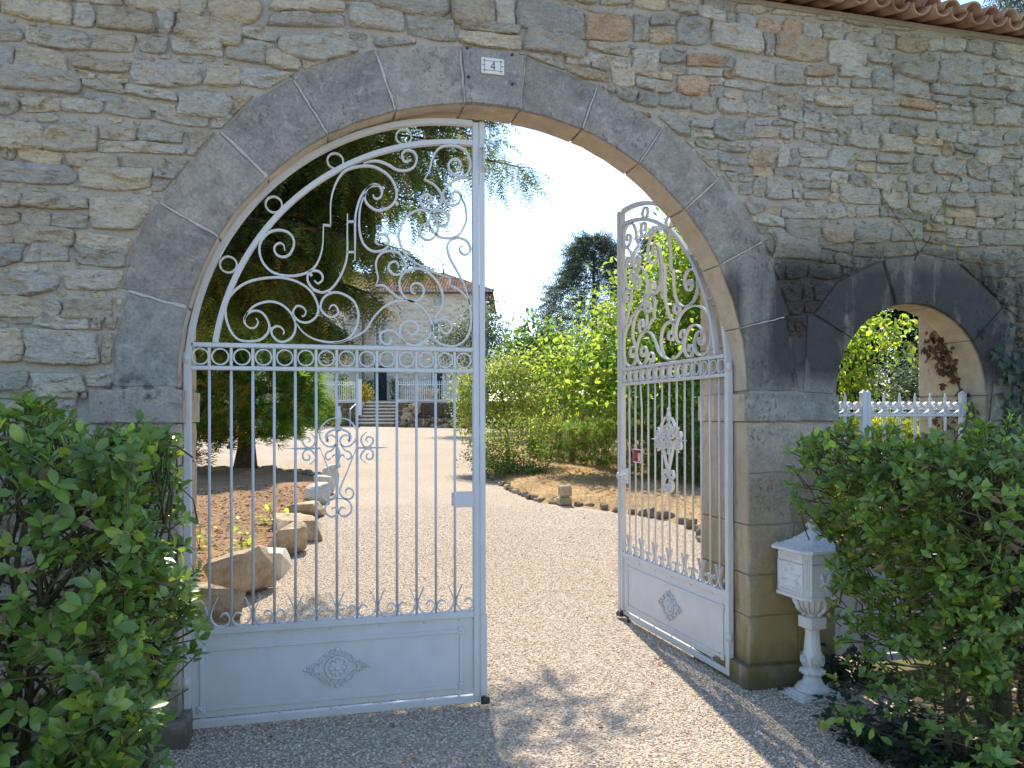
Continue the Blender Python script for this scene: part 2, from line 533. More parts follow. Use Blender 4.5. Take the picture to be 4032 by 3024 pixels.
# axes of the house and terrace (turned 14 degrees from the street wall)
PHI = R(14.334)
CP, SP = math.cos(PHI), math.sin(PHI)
def T(a, d, z=0.0):
    d = d * DS
    return (-.908 + a * CP + d * SP, -4.037 - a * SP + d * CP, z)
DS = 1.117
def W(x, y):
    """survey grid (first tape measure) to plan coordinates"""
    c, s = math.cos(R(12.506)), math.sin(R(12.506))
    a = (x + .6758) * c - (y + 3.6207) * s
    d = (x + .6758) * s + (y + 3.6207) * c
    return T(a, d)[:2]
def WP(poly):
    return [W(*q) for q in poly]

def sheet(name, xs, ys, zf, mat, kind='structure', keep=None):
    X, Y = np.meshgrid(xs, ys)
    Z = zf(X, Y)
    n, m = len(xs), len(ys)
    idx = np.arange(n * m).reshape(m, n)
    F = np.stack([idx[:-1, :-1], idx[:-1, 1:], idx[1:, 1:], idx[1:, :-1]], -1).reshape(-1, 4)
    V = np.stack([X, Y, Z], -1).reshape(-1, 3)
    if keep is not None:
        F = F[keep(V[F].mean(1))]
    o = mesh_np(name, V, F, np.ones((len(V), 3)), mat, None, True)
    tag(o, kind=kind)
    return o

ys_far = np.r_[-900, -300, -100, -40, np.arange(-20, 60.01, 1.0), 90, 150, 300, 900]
xs_far = np.r_[-900, -300, -100, -40, np.arange(-20, 30.01, 2.0), 60, 120, 300, 900]
sheet("ground", xs_far, ys_far, lambda X, Y: gza(Y) - .03, M_FIELD)

def inpoly(P, poly):
    x, y = P[:, 0], P[:, 1]
    r = np.zeros(len(P), bool)
    n = len(poly)
    for i in range(n):
        x0, y0 = poly[i]; x1, y1 = poly[(i + 1) % n]
        c = ((y0 > y) != (y1 > y)) & (x < (x1 - x0) * (y - y0) / (y1 - y0 + 1e-12) + x0)
        r ^= c
    return r

# the drive, then the two planted islands it runs between
DRIVE = [(-3.3, -9), (3.6, -9), (2.6, -1.2), (2.35, .2), (2.6, 1.5), (6, 3), (6, 34), (-16, 34), (-16, 1.0), (-3.3, .6)]
DRIVE = [(-16, -16), (16, -16), (16, -2.2), (2.9, -1.75), (2.35, -.3), (2.5, .3), (2.6, 1.5), (7, 3), (7, 38), (-16, 38), (-16, .7), (-4.5, .6), (-4.5, -1.7), (-16, -1.8)]  # gravel this side of the wall widened out of view to bounce sunlight onto it
def lump(X, Y, s, a):
    return a * np.sin(X * 1.7 * s + 1.3 * np.sin(Y * .9 * s)) * np.sin(Y * 1.3 * s + .7)
sheet("gravel_drive", np.arange(-16, 16.1, .25), np.arange(-16, 38.1, .25),
      lambda X, Y: gza(Y) + lump(X, Y, 1.0, .006), M_GRAVEL, keep=lambda C: inpoly(C, DRIVE))

BED_L = [(-1.86, .95), (-1.80, 2.0), (-1.60, 2.6), (-1.47, 3.6), (-1.34, 4.3), (-1.27, 5.3), (-1.24, 7.0), (-1.22, 9.1), (-1.35, 10.7), (-1.9, 11.6), (-3.0, 12.6), (-4.2, 12.9), (-6.5, 12.7), (-8.5, 11), (-9.0, 6), (-8, .8)]
BED_L = WP(BED_L)
BED_R = [(3.45, 4.05), (3.66, 4.9), (3.45, 5.5), (3.05, 6.1), (2.55, 6.72), (2.15, 7.0), (2.02, 8.1), (1.93, 10.8), (2.0, 12.3), (2.45, 15), (2.85, 18), (3.3, 21), (3.7, 24), (14, 27), (16, 4), (8, .9), (3.2, .9), (3.0, 2.2)]
BED_R = WP(BED_R)
def edge_dist(P, poly):
    d = np.full(len(P), 1e9)
    for i in range(len(poly)):
        a, b = np.array(poly[i]), np.array(poly[(i + 1) % len(poly)])
        t = np.clip(((P[:, :2] - a) @ (b - a)) / ((b - a) @ (b - a)), 0, 1)
        d = np.minimum(d, np.linalg.norm(P[:, :2] - a - t[:, None] * (b - a), axis=1))
    return d
def bed(name, poly, mat, step, rise):
    p = np.array(poly)
    xs = np.arange(p[:, 0].min() - step, p[:, 0].max() + step, step)
    ys = np.arange(p[:, 1].min() - step, p[:, 1].max() + step, step)
    def zf(X, Y):
        Q = np.c_[X.ravel(), Y.ravel()]
        e = edge_dist(Q, poly); ins = inpoly(Q, poly)
        h = np.where(ins, smoothstep(0, .35, e) * rise + .012, -.02)
        h = h + np.where(ins, 1, 0) * (lump(Q[:, 0], Q[:, 1], 3.1, .018) + lump(Q[:, 1], Q[:, 0], 1.1, .03)) * smoothstep(0, .5, e)
        return (gza(Q[:, 1]) + h).reshape(X.shape)
    return sheet(name, xs, ys, zf, mat, keep=lambda C: inpoly(C, poly) | (edge_dist(C, poly) < step))
bed("garden_bed", BED_L, M_SOIL, .14, .075)
bed("dry_lawn", BED_R, M_DRY, .16, .14)
def bed_z(poly, rise):
    def f(x, y):
        Q = np.array([[x, y]])
        e = edge_dist(Q, poly)
        return float(gza(Q[:, 1])[0] + smoothstep(0, .35, e)[0] * rise + .012)
    return f
zL, zR = bed_z(BED_L, .075), bed_z(BED_R, .14)
# planting strips under the two street hedges
HB_L = [(-4.5, -1.75), (-1.82, -1.6), (-1.68, -1.0), (-1.63, -.06), (-1.7, .0), (-4.5, .0)]
HB_R = [(1.60, -1.75), (1.58, -1.15), (2.0, -.72), (2.38, -.35), (2.34, .0), (5, .0), (5, -1.9)]
bed("hedge_strip", HB_L, M_EARTH, .1, .03)
bed("hedge_strip", HB_R, M_EARTH, .1, .03)

# loose gravel: small angular stones lying on the drive near the gate
def gravel_scatter():
    NEAR = [(-1.9, -1.5), (1.9, -1.5), (2.3, -.4), (2.2, .1), (1.7, .7), (3.4, 2.5), (3.5, 4.2), (3.5, 5.3), (2.3, 6.6), (1.9, 7.4), (-1.2, 7.4), (-1.3, 4.6), (-1.55, 2.6), (-1.75, 1.0), (-1.6, -.1)]
    NEAR = WP(NEAR)
    xs = np.arange(-2.0, 4.4, .1); ys = np.arange(-1.9, 8.6, .1)
    o = sheet("gravel", xs, ys, lambda X, Y: gza(Y) + lump(X, Y, 1.0, .006) + .001, M_GRAVEL, 'stuff', keep=lambda C: inpoly(C, NEAR))
    # thin out with distance: fewer stones where they cannot be told apart
    Y = np.array([v.co.y for v in o.data.vertices])
    w = o.data.attributes.new("dens", 'FLOAT', 'POINT')
    w.data.foreach_set("value", np.clip(1.10 - np.maximum(0, Y - .5) / 7.4, .03, 1).astype(np.float32))
    ng = bpy.data.node_groups.new("scatter_gravel", 'GeometryNodeTree')
    ng.interface.new_socket("Geometry", in_out='INPUT', socket_type='NodeSocketGeometry')
    ng.interface.new_socket("Geometry", in_out='OUTPUT', socket_type='NodeSocketGeometry')
    N, L = ng.nodes, ng.links
    gi = N.new("NodeGroupInput"); go = N.new("NodeGroupOutput")
    at = N.new("GeometryNodeInputNamedAttribute"); at.data_type = 'FLOAT'; at.inputs["Name"].default_value = "dens"
    mul = N.new("ShaderNodeMath"); mul.operation = 'MULTIPLY'; mul.inputs[1].default_value = 4600.0
    L.new(at.outputs["Attribute"], mul.inputs[0])
    dp = N.new("GeometryNodeDistributePointsOnFaces"); dp.distribute_method = 'RANDOM'
    L.new(gi.outputs[0], dp.inputs["Mesh"]); L.new(mul.outputs[0], dp.inputs["Density"])
    ico = N.new("GeometryNodeMeshIcoSphere"); ico.inputs["Radius"].default_value = .0075; ico.inputs["Subdivisions"].default_value = 1
    sm = N.new("GeometryNodeSetMaterial"); sm.inputs["Material"].default_value = M_PEBBLE
    L.new(ico.outputs["Mesh"], sm.inputs["Geometry"])
    rot = N.new("FunctionNodeRandomValue"); rot.data_type = 'FLOAT_VECTOR'
    rot.inputs["Min"].default_value = (-.5, -.5, 0); rot.inputs["Max"].default_value = (.5, .5, 6.28)
    scl = N.new("FunctionNodeRandomValue"); scl.data_type = 'FLOAT_VECTOR'
    scl.inputs["Min"].default_value = (.55, .45, .3); scl.inputs["Max"].default_value = (1.5, 1.15, .75)
    io = N.new("GeometryNodeInstanceOnPoints")
    L.new(dp.outputs["Points"], io.inputs["Points"]); L.new(sm.outputs[0], io.inputs["Instance"])
    L.new(rot.outputs[0], io.inputs["Rotation"]); L.new(scl.outputs[0], io.inputs["Scale"])
    jn = N.new("GeometryNodeJoinGeometry")
    L.new(gi.outputs[0], jn.inputs[0]); L.new(io.outputs[0], jn.inputs[0])
    L.new(jn.outputs[0], go.inputs[0])
    md = o.modifiers.new("scatter", 'NODES'); md.node_group = ng
    tag(o, "pale crushed limestone gravel lying loose on the drive", "gravel", kind='stuff')
gravel_scatter()
# ------------------------------------------------------------------ street wall with its two arches
WX0, WX1, WTOP, WTH = -5.2, 6.2, 4.030, .58
AR, AZ = 1.556, 1.742               # carriage arch
def arad(w):
    """intrados radius at an angle in degrees: the arch is a touch flattened at the crown"""
    return float(np.interp(w, [0, 14, 30, 45, 58, 70, 84, 95, 109, 123, 137, 151, 165, 180], [1.556, 1.559, 1.563, 1.559, 1.556, 1.547, 1.534, 1.534, 1.538, 1.551, 1.557, 1.565, 1.566, 1.560]))
BX, BR, BZ = 2.717, .566, 1.733      # footgate arch
WALL = thing("stone_wall", "coursed limestone rubble wall with a carriage arch and a small side arch under a tiled coping", "wall")

RING = .215                        # depth of the front arch ring; behind it the opening rises so the leaves can swing
def rear_z(x):
    return 2.50 + 1.02 * math.sqrt(max(0.0, 1 - (x / (AR + .01)) ** 2))
def outline(rear):
    """bottom outline of the masonry core, left to right"""
    e = .010
    XL, XR = -(arad(180) + e), arad(0) + e
    pts = [(WX0, -.2), (XL, -.2)]
    n = 40
    for k in range(n + 1):
        w = math.pi - math.pi * k / n
        ra = arad(math.degrees(w)) + e
        x = max(XL, min(XR, ra * math.cos(w)))
        pts.append((x, rear_z(x) if rear else AZ + ra * math.sin(w)))
    pts += [(XR, -.2), (BX - BR - e, -.2)]
    for k in range(21):
        w = math.pi - math.pi * k / 20
        pts.append((BX + (BR + e) * math.cos(w), 2.46 if rear else BZ + (BR + e) * math.sin(w)))
    pts += [(BX + BR + e, -.2), (WX1, -.2)]
    return pts
def core(name, lo, y0, y1):
    v, f = [], []
    for x, z in lo:
        v += [(x, y0, z), (x, y0, WTOP), (x, y1, z), (x, y1, WTOP)]
    for i in range(len(lo) - 1):
        a, b = i * 4, i * 4 + 4
        if abs(lo[i][0] - lo[i + 1][0]) > 1e-6:
            f += [(a, b, b + 1, a + 1), (a + 2, a + 3, b + 3, b + 2), (a + 1, b + 1, b + 3, a + 3)]
        f.append((a, a + 2, b + 2, b))
    n = (len(lo) - 1) * 4
    f += [(0, 1, 3, 2), (n, n + 2, n + 3, n + 1)]
    m = MB(); m.add(v, f)
    return m.build(name, M_MOR, WALL, fix=True)
core("mortar_core", outline(False), 0, RING - .003)
core("mortar_core", outline(True), RING + .003, WTH - .01)

# ---- dressed stones: voussoirs, imposts, pier blocks, plinths
def dressed(name, poly, y0, y1, tint, bev=.006, jit=.002, label=None, sub=0, parent=None):
    """prism of an (x,z) polygon from y0 to y1, edges worn"""
    bm = bmesh.new()
    P = []
    for i in range(len(poly)):
        (xa, za), (xb, zb) = poly[i], poly[(i + 1) % len(poly)]
        L = math.hypot(xb - xa, zb - za)
        k = max(1, int(L / .055))
        for j in range(k):
            t = j / k
            w = jit if j == 0 else jit * 1.6
            P.append((xa + (xb - xa) * t + random.uniform(-w, w), za + (zb - za) * t + random.uniform(-w, w)))
    n = len(P)
    A = [bm.verts.new((x, y0, z)) for x, z in P]
    B = [bm.verts.new((x, y1, z)) for x, z in P]
    bm.faces.new(A[::-1] if False else A); bm.faces.new(B[::-1])
    for i in range(n):
        bm.faces.new((A[i], B[i], B[(i + 1) % n], A[(i + 1) % n]))
    bmesh.ops.recalc_face_normals(bm, faces=bm.faces)
    rim = [e for e in bm.edges if abs(e.verts[0].co.y - e.verts[1].co.y) < 1e-6]
    bmesh.ops.bevel(bm, geom=rim, offset=bev, segments=2, affect='EDGES', profile=.6, clamp_overlap=True)
    me = bpy.data.meshes.new(name)
    bm.to_mesh(me); bm.free()
    at = me.color_attributes.new("Col", 'FLOAT_COLOR', 'POINT')
    c = np.ones((len(me.vertices), 4), np.float32); c[:, :3] = tint
    at.data.foreach_set("color", c.ravel())
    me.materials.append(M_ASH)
    o = link(bpy.data.objects.new(name, me), parent or WALL)
    if label: o["label"] = label
    return o
def ash_tint(warm=0.0):
    v = random.uniform(.80, 1.14)
    warm += random.uniform(-.02, .03)
    return (v * (1 + warm), v, v * (1 - warm))

ANG = [180, 165.4, 151.3, 137, 123, 109, 95, 83.6, 70, 56, 42.2, 28.2, 13.9, 0]
OUT0 = [1.845, 1.875, 1.875, 1.865, 1.865, 1.845, 1.825, 1.815, 1.805, 1.825, 1.875, 1.875, 1.855]
EXTRADOS = []                      # outline the rubble has to stop at: (angle from, angle to, polygon outside points)
def polar(w, r, cx=0.0, cz=AZ):
    return (cx + r * math.cos(R(w)), cz + r * math.sin(R(w)))
for i in range(13):
    a, b = ANG[i], ANG[i + 1]
    g = .22                        # half joint, degrees
    inner = [polar(a - g + (b - a + 2 * g) * k / 5, arad(a + (b - a) * k / 5)) for k in range(6)]
    ro = OUT0[i]
    o0, o1 = polar(a - g, ro + random.uniform(-.01, .02)), polar(b + g, ro + random.uniform(-.01, .02))
    mid = polar((a + b) / 2, ro * math.cos(R((a - b) / 2)) + random.uniform(.0, .03))
    poly = inner + [o1, mid, o0]
    if i == 6:
        dressed("keystone", poly, -.028, RING, (.90, .92, .95), .006)
    else:
        dressed("voussoir", poly, -.006 - random.uniform(0, .004), RING + random.uniform(0, .006), ash_tint(.02), .006, .0028)
    EXTRADOS.append([polar(a, AR - .2), polar(b, AR - .2), o1, mid, o0])

def joints():
    """pale mortar pointing between the voussoirs"""
    t = NT("pale_pointing")
    f = t.noise(t.pos(), 60, 4).outputs[0]
    mt = t.done(t.pbr(t.ramp(f, [(.3, (.36, .35, .33)), (.7, (.52, .505, .475))]), .95, t.bump(f, .5, .006), .1))
    for i, w in enumerate(ANG[1:-1]):
        wd = random.uniform(.008, .015) if w > 84 else random.uniform(.006, .010)
        p0, p1 = polar(w, arad(w) + .004), polar(w, min(OUT0[i], OUT0[i + 1]) - .01)
        nx, nz = -math.sin(R(w)), math.cos(R(w))
        n = 9
        A, B = [], []
        for k in range(n):
            x, z = p0[0] + (p1[0] - p0[0]) * k / (n - 1), p0[1] + (p1[1] - p0[1]) * k / (n - 1)
            A.append((x + nx * wd * random.uniform(.15, .9), z + nz * wd * random.uniform(.15, .9))); B.append((x - nx * wd * random.uniform(.15, .9), z - nz * wd * random.uniform(.15, .9)))
        m = MB(); m.prism(A + B[::-1], -.0115 - .0002 * i, .05, lambda a, b, d: (a, d, b)); m.build("joint_pointing", mt, WALL)
joints()
def fx(x):
    """plan correction along the wall"""
    return float(np.interp(x, [-6, -1.5, 1.54, 2.12, 3.23, 6], [-6.05, -1.515, 1.556, 2.151, 3.284, 6.1]))
# footgate arch: keystone and two voussoirs each side, heads cut to the spandrel
def arcpts(cx, cz, r, a, b, n):
    return [polar(a + (b - a) * k / n, r, cx, cz) for k in range(n + 1)]
SM = [("keystone", arcpts(BX, BZ, BR, 104, 76, 3) + [(2.895, 2.56), (2.70, 2.585), (2.450, 2.55)], -.03),
      ("voussoir", arcpts(BX, BZ, BR, 143, 104.8, 4) + [(2.442, 2.545), (2.29, 2.48), (2.135, 2.405), (1.975, 2.205)], -.012),
      ("voussoir", arcpts(BX, BZ, BR, 180, 143.8, 4) + [(1.966, 2.195), (1.93, 2.20), (1.90, 1.735)], -.010),
      ("voussoir", arcpts(BX, BZ, BR, 75.2, 38, 4) + [(3.34, 2.295), (3.16, 2.44), (2.975, 2.565), (2.903, 2.575)], -.012),
      ("voussoir", arcpts(BX, BZ, BR, 37.2, 0, 4) + [(3.47, 1.735), (3.46, 2.0), (3.43, 2.235), (3.346, 2.288)], -.009)]
def fxp(poly, na):
    return poly[:na] + [(fx(x), z + .008) for x, z in poly[na:]]
for nm, poly, y0 in SM:
    poly = fxp(poly, 4 if nm == 'keystone' else 5)
    dressed(nm, poly, y0, RING + random.uniform(0, .006), ash_tint(.0), .007)
    EXTRADOS.append(poly)
EXTRADOS.append(arcpts(BX, BZ, BR + .05, 180, 0, 14)); EXTRADOS.append([(BX - BR, 0), (BX + BR, 0), (BX + BR, BZ + .02), (BX - BR, BZ + .02)])
# narrow stones wedged between the two springers
for z0, z1 in ((1.745, 1.90), (1.91, 2.05)):
    poly = [(1.893 - (z0 - 1.74) * .1, z0), (1.918, z0), (1.922, z1), (1.882 - (z1 - 1.74) * .1, z1)]
    dressed("packing_stone", poly, -.004, .2, (1.05, 1.04, 1.0), .004)
    EXTRADOS.append(poly)

def block(name, x0, x1, z0, z1, y0=-.004, y1=None, tint=None, bev=.008):
    x0, x1 = fx(x0), fx(x1)
    poly = [(x0, z0), (x1, z0), (x1, z1), (x0, z1)]
    o = dressed(name, poly, y0, WTH + .003 if y1 is None else y1, tint or ash_tint(.03), bev, .003)
    EXTRADOS.append(poly)
    return o
# imposts
block("impost", -1.925, -1.522, 1.572, 1.733, -.03)
block("impost", 1.524, 2.122, 1.567, 1.727, -.03)
block("impost", 3.225, 3.80, 1.567, 1.727, -.02)
# pier between the arches and the outer jambs, block by block
def pier(xa, xb, zs, splits, y0=-.006):
    for i in range(len(zs) - 1):
        xs = [xa] + splits[i] + [xb]
        for j in range(len(xs) - 1):
            block("pier_block", xs[j] + (.003 if j else 0), xs[j + 1] - (.003 if j < len(xs) - 2 else 0), zs[i] + .003, zs[i + 1] - .003, y0 - random.uniform(0, .004), None, tuple(q * 1.18 for q in ash_tint(.10)))
pier(1.54, 2.105, [.135, .42, .665, .955, 1.262, 1.566], [[1.86], [], [1.83], [1.825], []])
pier(-1.90, -1.54, [.135, .45, .78, 1.08, 1.36, 1.571], [[], [-1.70], [], [-1.75], []])
pier(3.229, 3.62, [.135, .40, .72, 1.02, 1.30, 1.566], [[], [3.4], [], [3.45], []])
for xa, xb in ((1.497, 2.145), (-1.95, -1.497), (3.20, 3.68)):
    block("plinth", xa, xb, -.15, .133, -.048, WTH + .03, None, .012)
# jambs carried up behind the arch ring
for sx in (-1, 1):
    for z0, z1 in ((1.735, 2.02), (2.026, 2.30), (2.306, 2.52)):
        xa, xb = sorted((sx * (AR + .002), sx * 1.84))
        dressed("jamb_block", [(xa, z0), (xb, z0), (xb, z1), (xa, z1)], RING + .012, WTH + .003, ash_tint(.03), .008, .003)
for xa, xb in ((BX - BR - .26, BX - BR - .001), (BX + BR + .001, BX + BR + .3)):
    for z0, z1 in ((1.735, 2.08), (2.086, 2.44)):
        dressed("jamb_block", [(xa, z0), (xb, z0), (xb, z1), (xa, z1)], RING + .012, WTH + .003, tuple(q * 1.2 for q in ash_tint(.12)), .008, .003)
# packed spandrel stones close above the footgate are left to the rubble below

# ---- rubble
def clip_poly(poly, p, n):
    """keep the side where (q-p).n > 0"""
    out = []
    for i in range(len(poly)):
        a, b = poly[i], poly[(i + 1) % len(poly)]
        da = (a[0] - p[0]) * n[0] + (a[1] - p[1]) * n[1]
        db = (b[0] - p[0]) * n[0] + (b[1] - p[1]) * n[1]
        if da >= 0: out.append(a)
        if da * db < 0:
            t = da / (da - db)
            out.append((a[0] + (b[0] - a[0]) * t, a[1] + (b[1] - a[1]) * t))
    return out
def area(p):
    return abs(sum(p[i][0] * p[(i + 1) % len(p)][1] - p[(i + 1) % len(p)][0] * p[i][1] for i in range(len(p)))) / 2
def subtract_convex(poly, hole, grow=.012):
    """largest piece of poly left outside a convex hole, cut along one hole edge"""
    c = (sum(q[0] for q in hole) / len(hole), sum(q[1] for q in hole) / len(hole))
    inter = poly
    for i in range(len(hole)):
        a, b = hole[i], hole[(i + 1) % len(hole)]
        n = (b[1] - a[1], a[0] - b[0])
        if (c[0] - a[0]) * n[0] + (c[1] - a[1]) * n[1] < 0: n = (-n[0], -n[1])
        inter = clip_poly(inter, a, n)
        if len(inter) < 3: return poly
    if area(inter) < 2e-5: return poly
    best, ba = [], 0
    for i in range(len(hole)):
        a, b = hole[i], hole[(i + 1) % len(hole)]
        n = (b[1] - a[1], a[0] - b[0])
        L = math.hypot(*n) + 1e-9
        n = (n[0] / L, n[1] / L)
        if (c[0] - a[0]) * n[0] + (c[1] - a[1]) * n[1] > 0: n = (-n[0], -n[1])
        q = clip_poly(poly, (a[0] + n[0] * grow, a[1] + n[1] * grow), n)
        if len(q) >= 3 and area(q) > ba: best, ba = q, area(q)
    return best

def rock_face(poly, depth, seed, nseg=18):
    """rough split face over an (x,z) outline: rings of vertices pushed out by layered noise"""
    P = np.array(poly)
    d = np.linalg.norm(np.roll(P, -1, 0) - P, axis=1)
    cum = np.r_[0, np.cumsum(d)]
    S = np.linspace(0, cum[-1], nseg, endpoint=False)
    Q = np.c_[np.interp(S, cum, np.r_[P[:, 0], P[0, 0]]), np.interp(S, cum, np.r_[P[:, 1], P[0, 1]])]
    # soften the corners and roughen the outline
    Q = .86 * Q + .07 * np.roll(Q, 1, 0) + .07 * np.roll(Q, -1, 0)
    c = Q.mean(0)
    size = math.sqrt(area(poly))
    for k in range(nseg):
        w = mnoise.noise(Vector((Q[k, 0] * 13, seed, Q[k, 1] * 13)))
        Q[k] += (Q[k] - c) * w * .12
    P0 = np.array(poly); ext = (np.ptp(P0[:, 0]) + 1e-6, np.ptp(P0[:, 1]) + 1e-6)
    fine_ = nseg > 16
    rings = [(1.0, .012), (1.0, -.40), (.965, -.86), (.86, -1), (.70, -1), (.54, -1), (.38, -1), (.20, -1)] if fine_ else [(1.0, .012), (1.0, -.40), (.94, -.88), (.74, -1), (.40, -1)]
    ns = 4 + int(26 * min(.5, size)) if fine_ else 3
    S_ = [(random.uniform(-.5, .5), random.uniform(-.5, .5), random.uniform(.55, 1.25), random.uniform(-1.0, 1.0), random.uniform(-1.3, .9)) for _ in range(ns)]
    V, F = [], []
    for ri, (sc, y) in enumerate(rings):
        for k in range(nseg):
            q = c + (Q[k] - c) * sc
            if y > 0: yy = y
            else:
                n1 = mnoise.noise(Vector((q[0] * 16, seed * 3.1, q[1] * 28)))
                if ri < 2: yy = depth * y * (1 + .3 * n1)
                else:
                    e0, e1 = (q[0] - c[0]) / ext[0] + .05 * n1, (q[1] - c[1]) / ext[1] + .06 * n1
                    b_ = min(S_, key=lambda t: (t[0] - e0) ** 2 * 1.6 + (t[1] - e1) ** 2)
                    fac = b_[2] + b_[3] * (e0 - b_[0]) + b_[4] * (e1 - b_[1])
                    yy = depth * y * min(max(fac, .30), 1.7) - depth * .22 * n1
                yy = min(yy, -.002)
            V.append((q[0], yy, q[1]))
    for ri in range(len(rings) - 1):
        for k in range(nseg):
            k2 = (k + 1) % nseg
            a, b, cc, dd = ri * nseg + k, ri * nseg + k2, (ri + 1) * nseg + k2, (ri + 1) * nseg + k
            F += [(a, dd, b), (b, dd, cc)]
    n1 = mnoise.noise(Vector((c[0] * 7, seed, c[1] * 15)))
    V.append((c[0], -depth * (1.0 + .4 * n1), c[1]))
    L = (len(rings) - 1) * nseg
    for k in range(nseg):
        F.append((L + k, len(V) - 1, L + (k + 1) % nseg))
    return np.array(V), np.array(F)

def stone_tint(x, z):
    u = random.random()
    v = random.uniform(.82, 1.14)
    if x < .1:      # warm end of the wall
        if u < .40: c = (1.07, 1.0, .88)
        elif u < .82: c = (1.0, 1.0, .97)
        elif u < .90: c = (1.10, .95, .76)
        else: c = (.90, .92, .95)
    else:
        if u < .52: c = (1.0, .99, .95)
        elif u < .78: c = (.90, .92, .93)
        elif u < .88: c = (1.10, .95, .78)
        elif u < .92: c = (1.05, .80, .62)
        else: c = (1.08, 1.02, .90)
    return tuple(a * v for a in c)

def lay_rubble():
    stones = []
    z = .02
    row = 0
    rr = random.Random(21)
    while z < WTOP + .05:
        h = rr.choice([.06, .08, .10, .12, .14, .17, .11, .13])
        x = WX0 + rr.uniform(-.1, .2)
        while x < WX1:
            big = 1.0 if x < .4 else .70
            w = rr.uniform(.95, 2.6) * h * big + .05
            if rr.random() < .13: w = h * rr.uniform(.45, .8)
            w = min(max(w, .06), .50)
            g = rr.uniform(.002, .007)
            wob = lambda xx: .022 * math.sin(xx * 2.3 + row * 1.9) + .012 * math.sin(xx * 6.1 + row)
            cells = [(z, z + h)]
            if h > .11 and rr.random() < (.30 if x < .4 else .5):
                m = z + h * rr.uniform(.38, .62); cells = [(z, m), (m, z + h)]
            for c0, c1 in cells:
                sub = [(x, x + w)]
                if w > .22 and c1 - c0 < .1 and rr.random() < .35:
                    mx = x + w * rr.uniform(.35, .65); sub = [(x, mx), (mx, x + w)]
                for x0, x1 in sub:
                    j = lambda s=.012: rr.uniform(-s, s)
                    k = min(.016, (c1 - c0) * .14)
                    poly = [(x0 + g + j(k), c0 + g + wob(x0) + abs(j(k))), ((x0 + x1) / 2 + j(.02), c0 + g + wob((x0 + x1) / 2) + j(k) * .6), (x1 - g + j(k), c0 + g + wob(x1) + abs(j(k))),
                            (x1 - g + j(k), (c0 + c1) / 2 + wob(x1) + j(k)),
                            (x1 - g + j(k), c1 - g + wob(x1) - abs(j(k))), ((x0 + x1) / 2 + j(.02), c1 - g + wob((x0 + x1) / 2) + j(k) * .6), (x0 + g + j(k), c1 - g + wob(x0) - abs(j(k))),
                            (x0 + g + j(k), (c0 + c1) / 2 + wob(x0) + j(k))]
                    stones.append(poly)
            x += w
        z += h; row += 1
    return stones

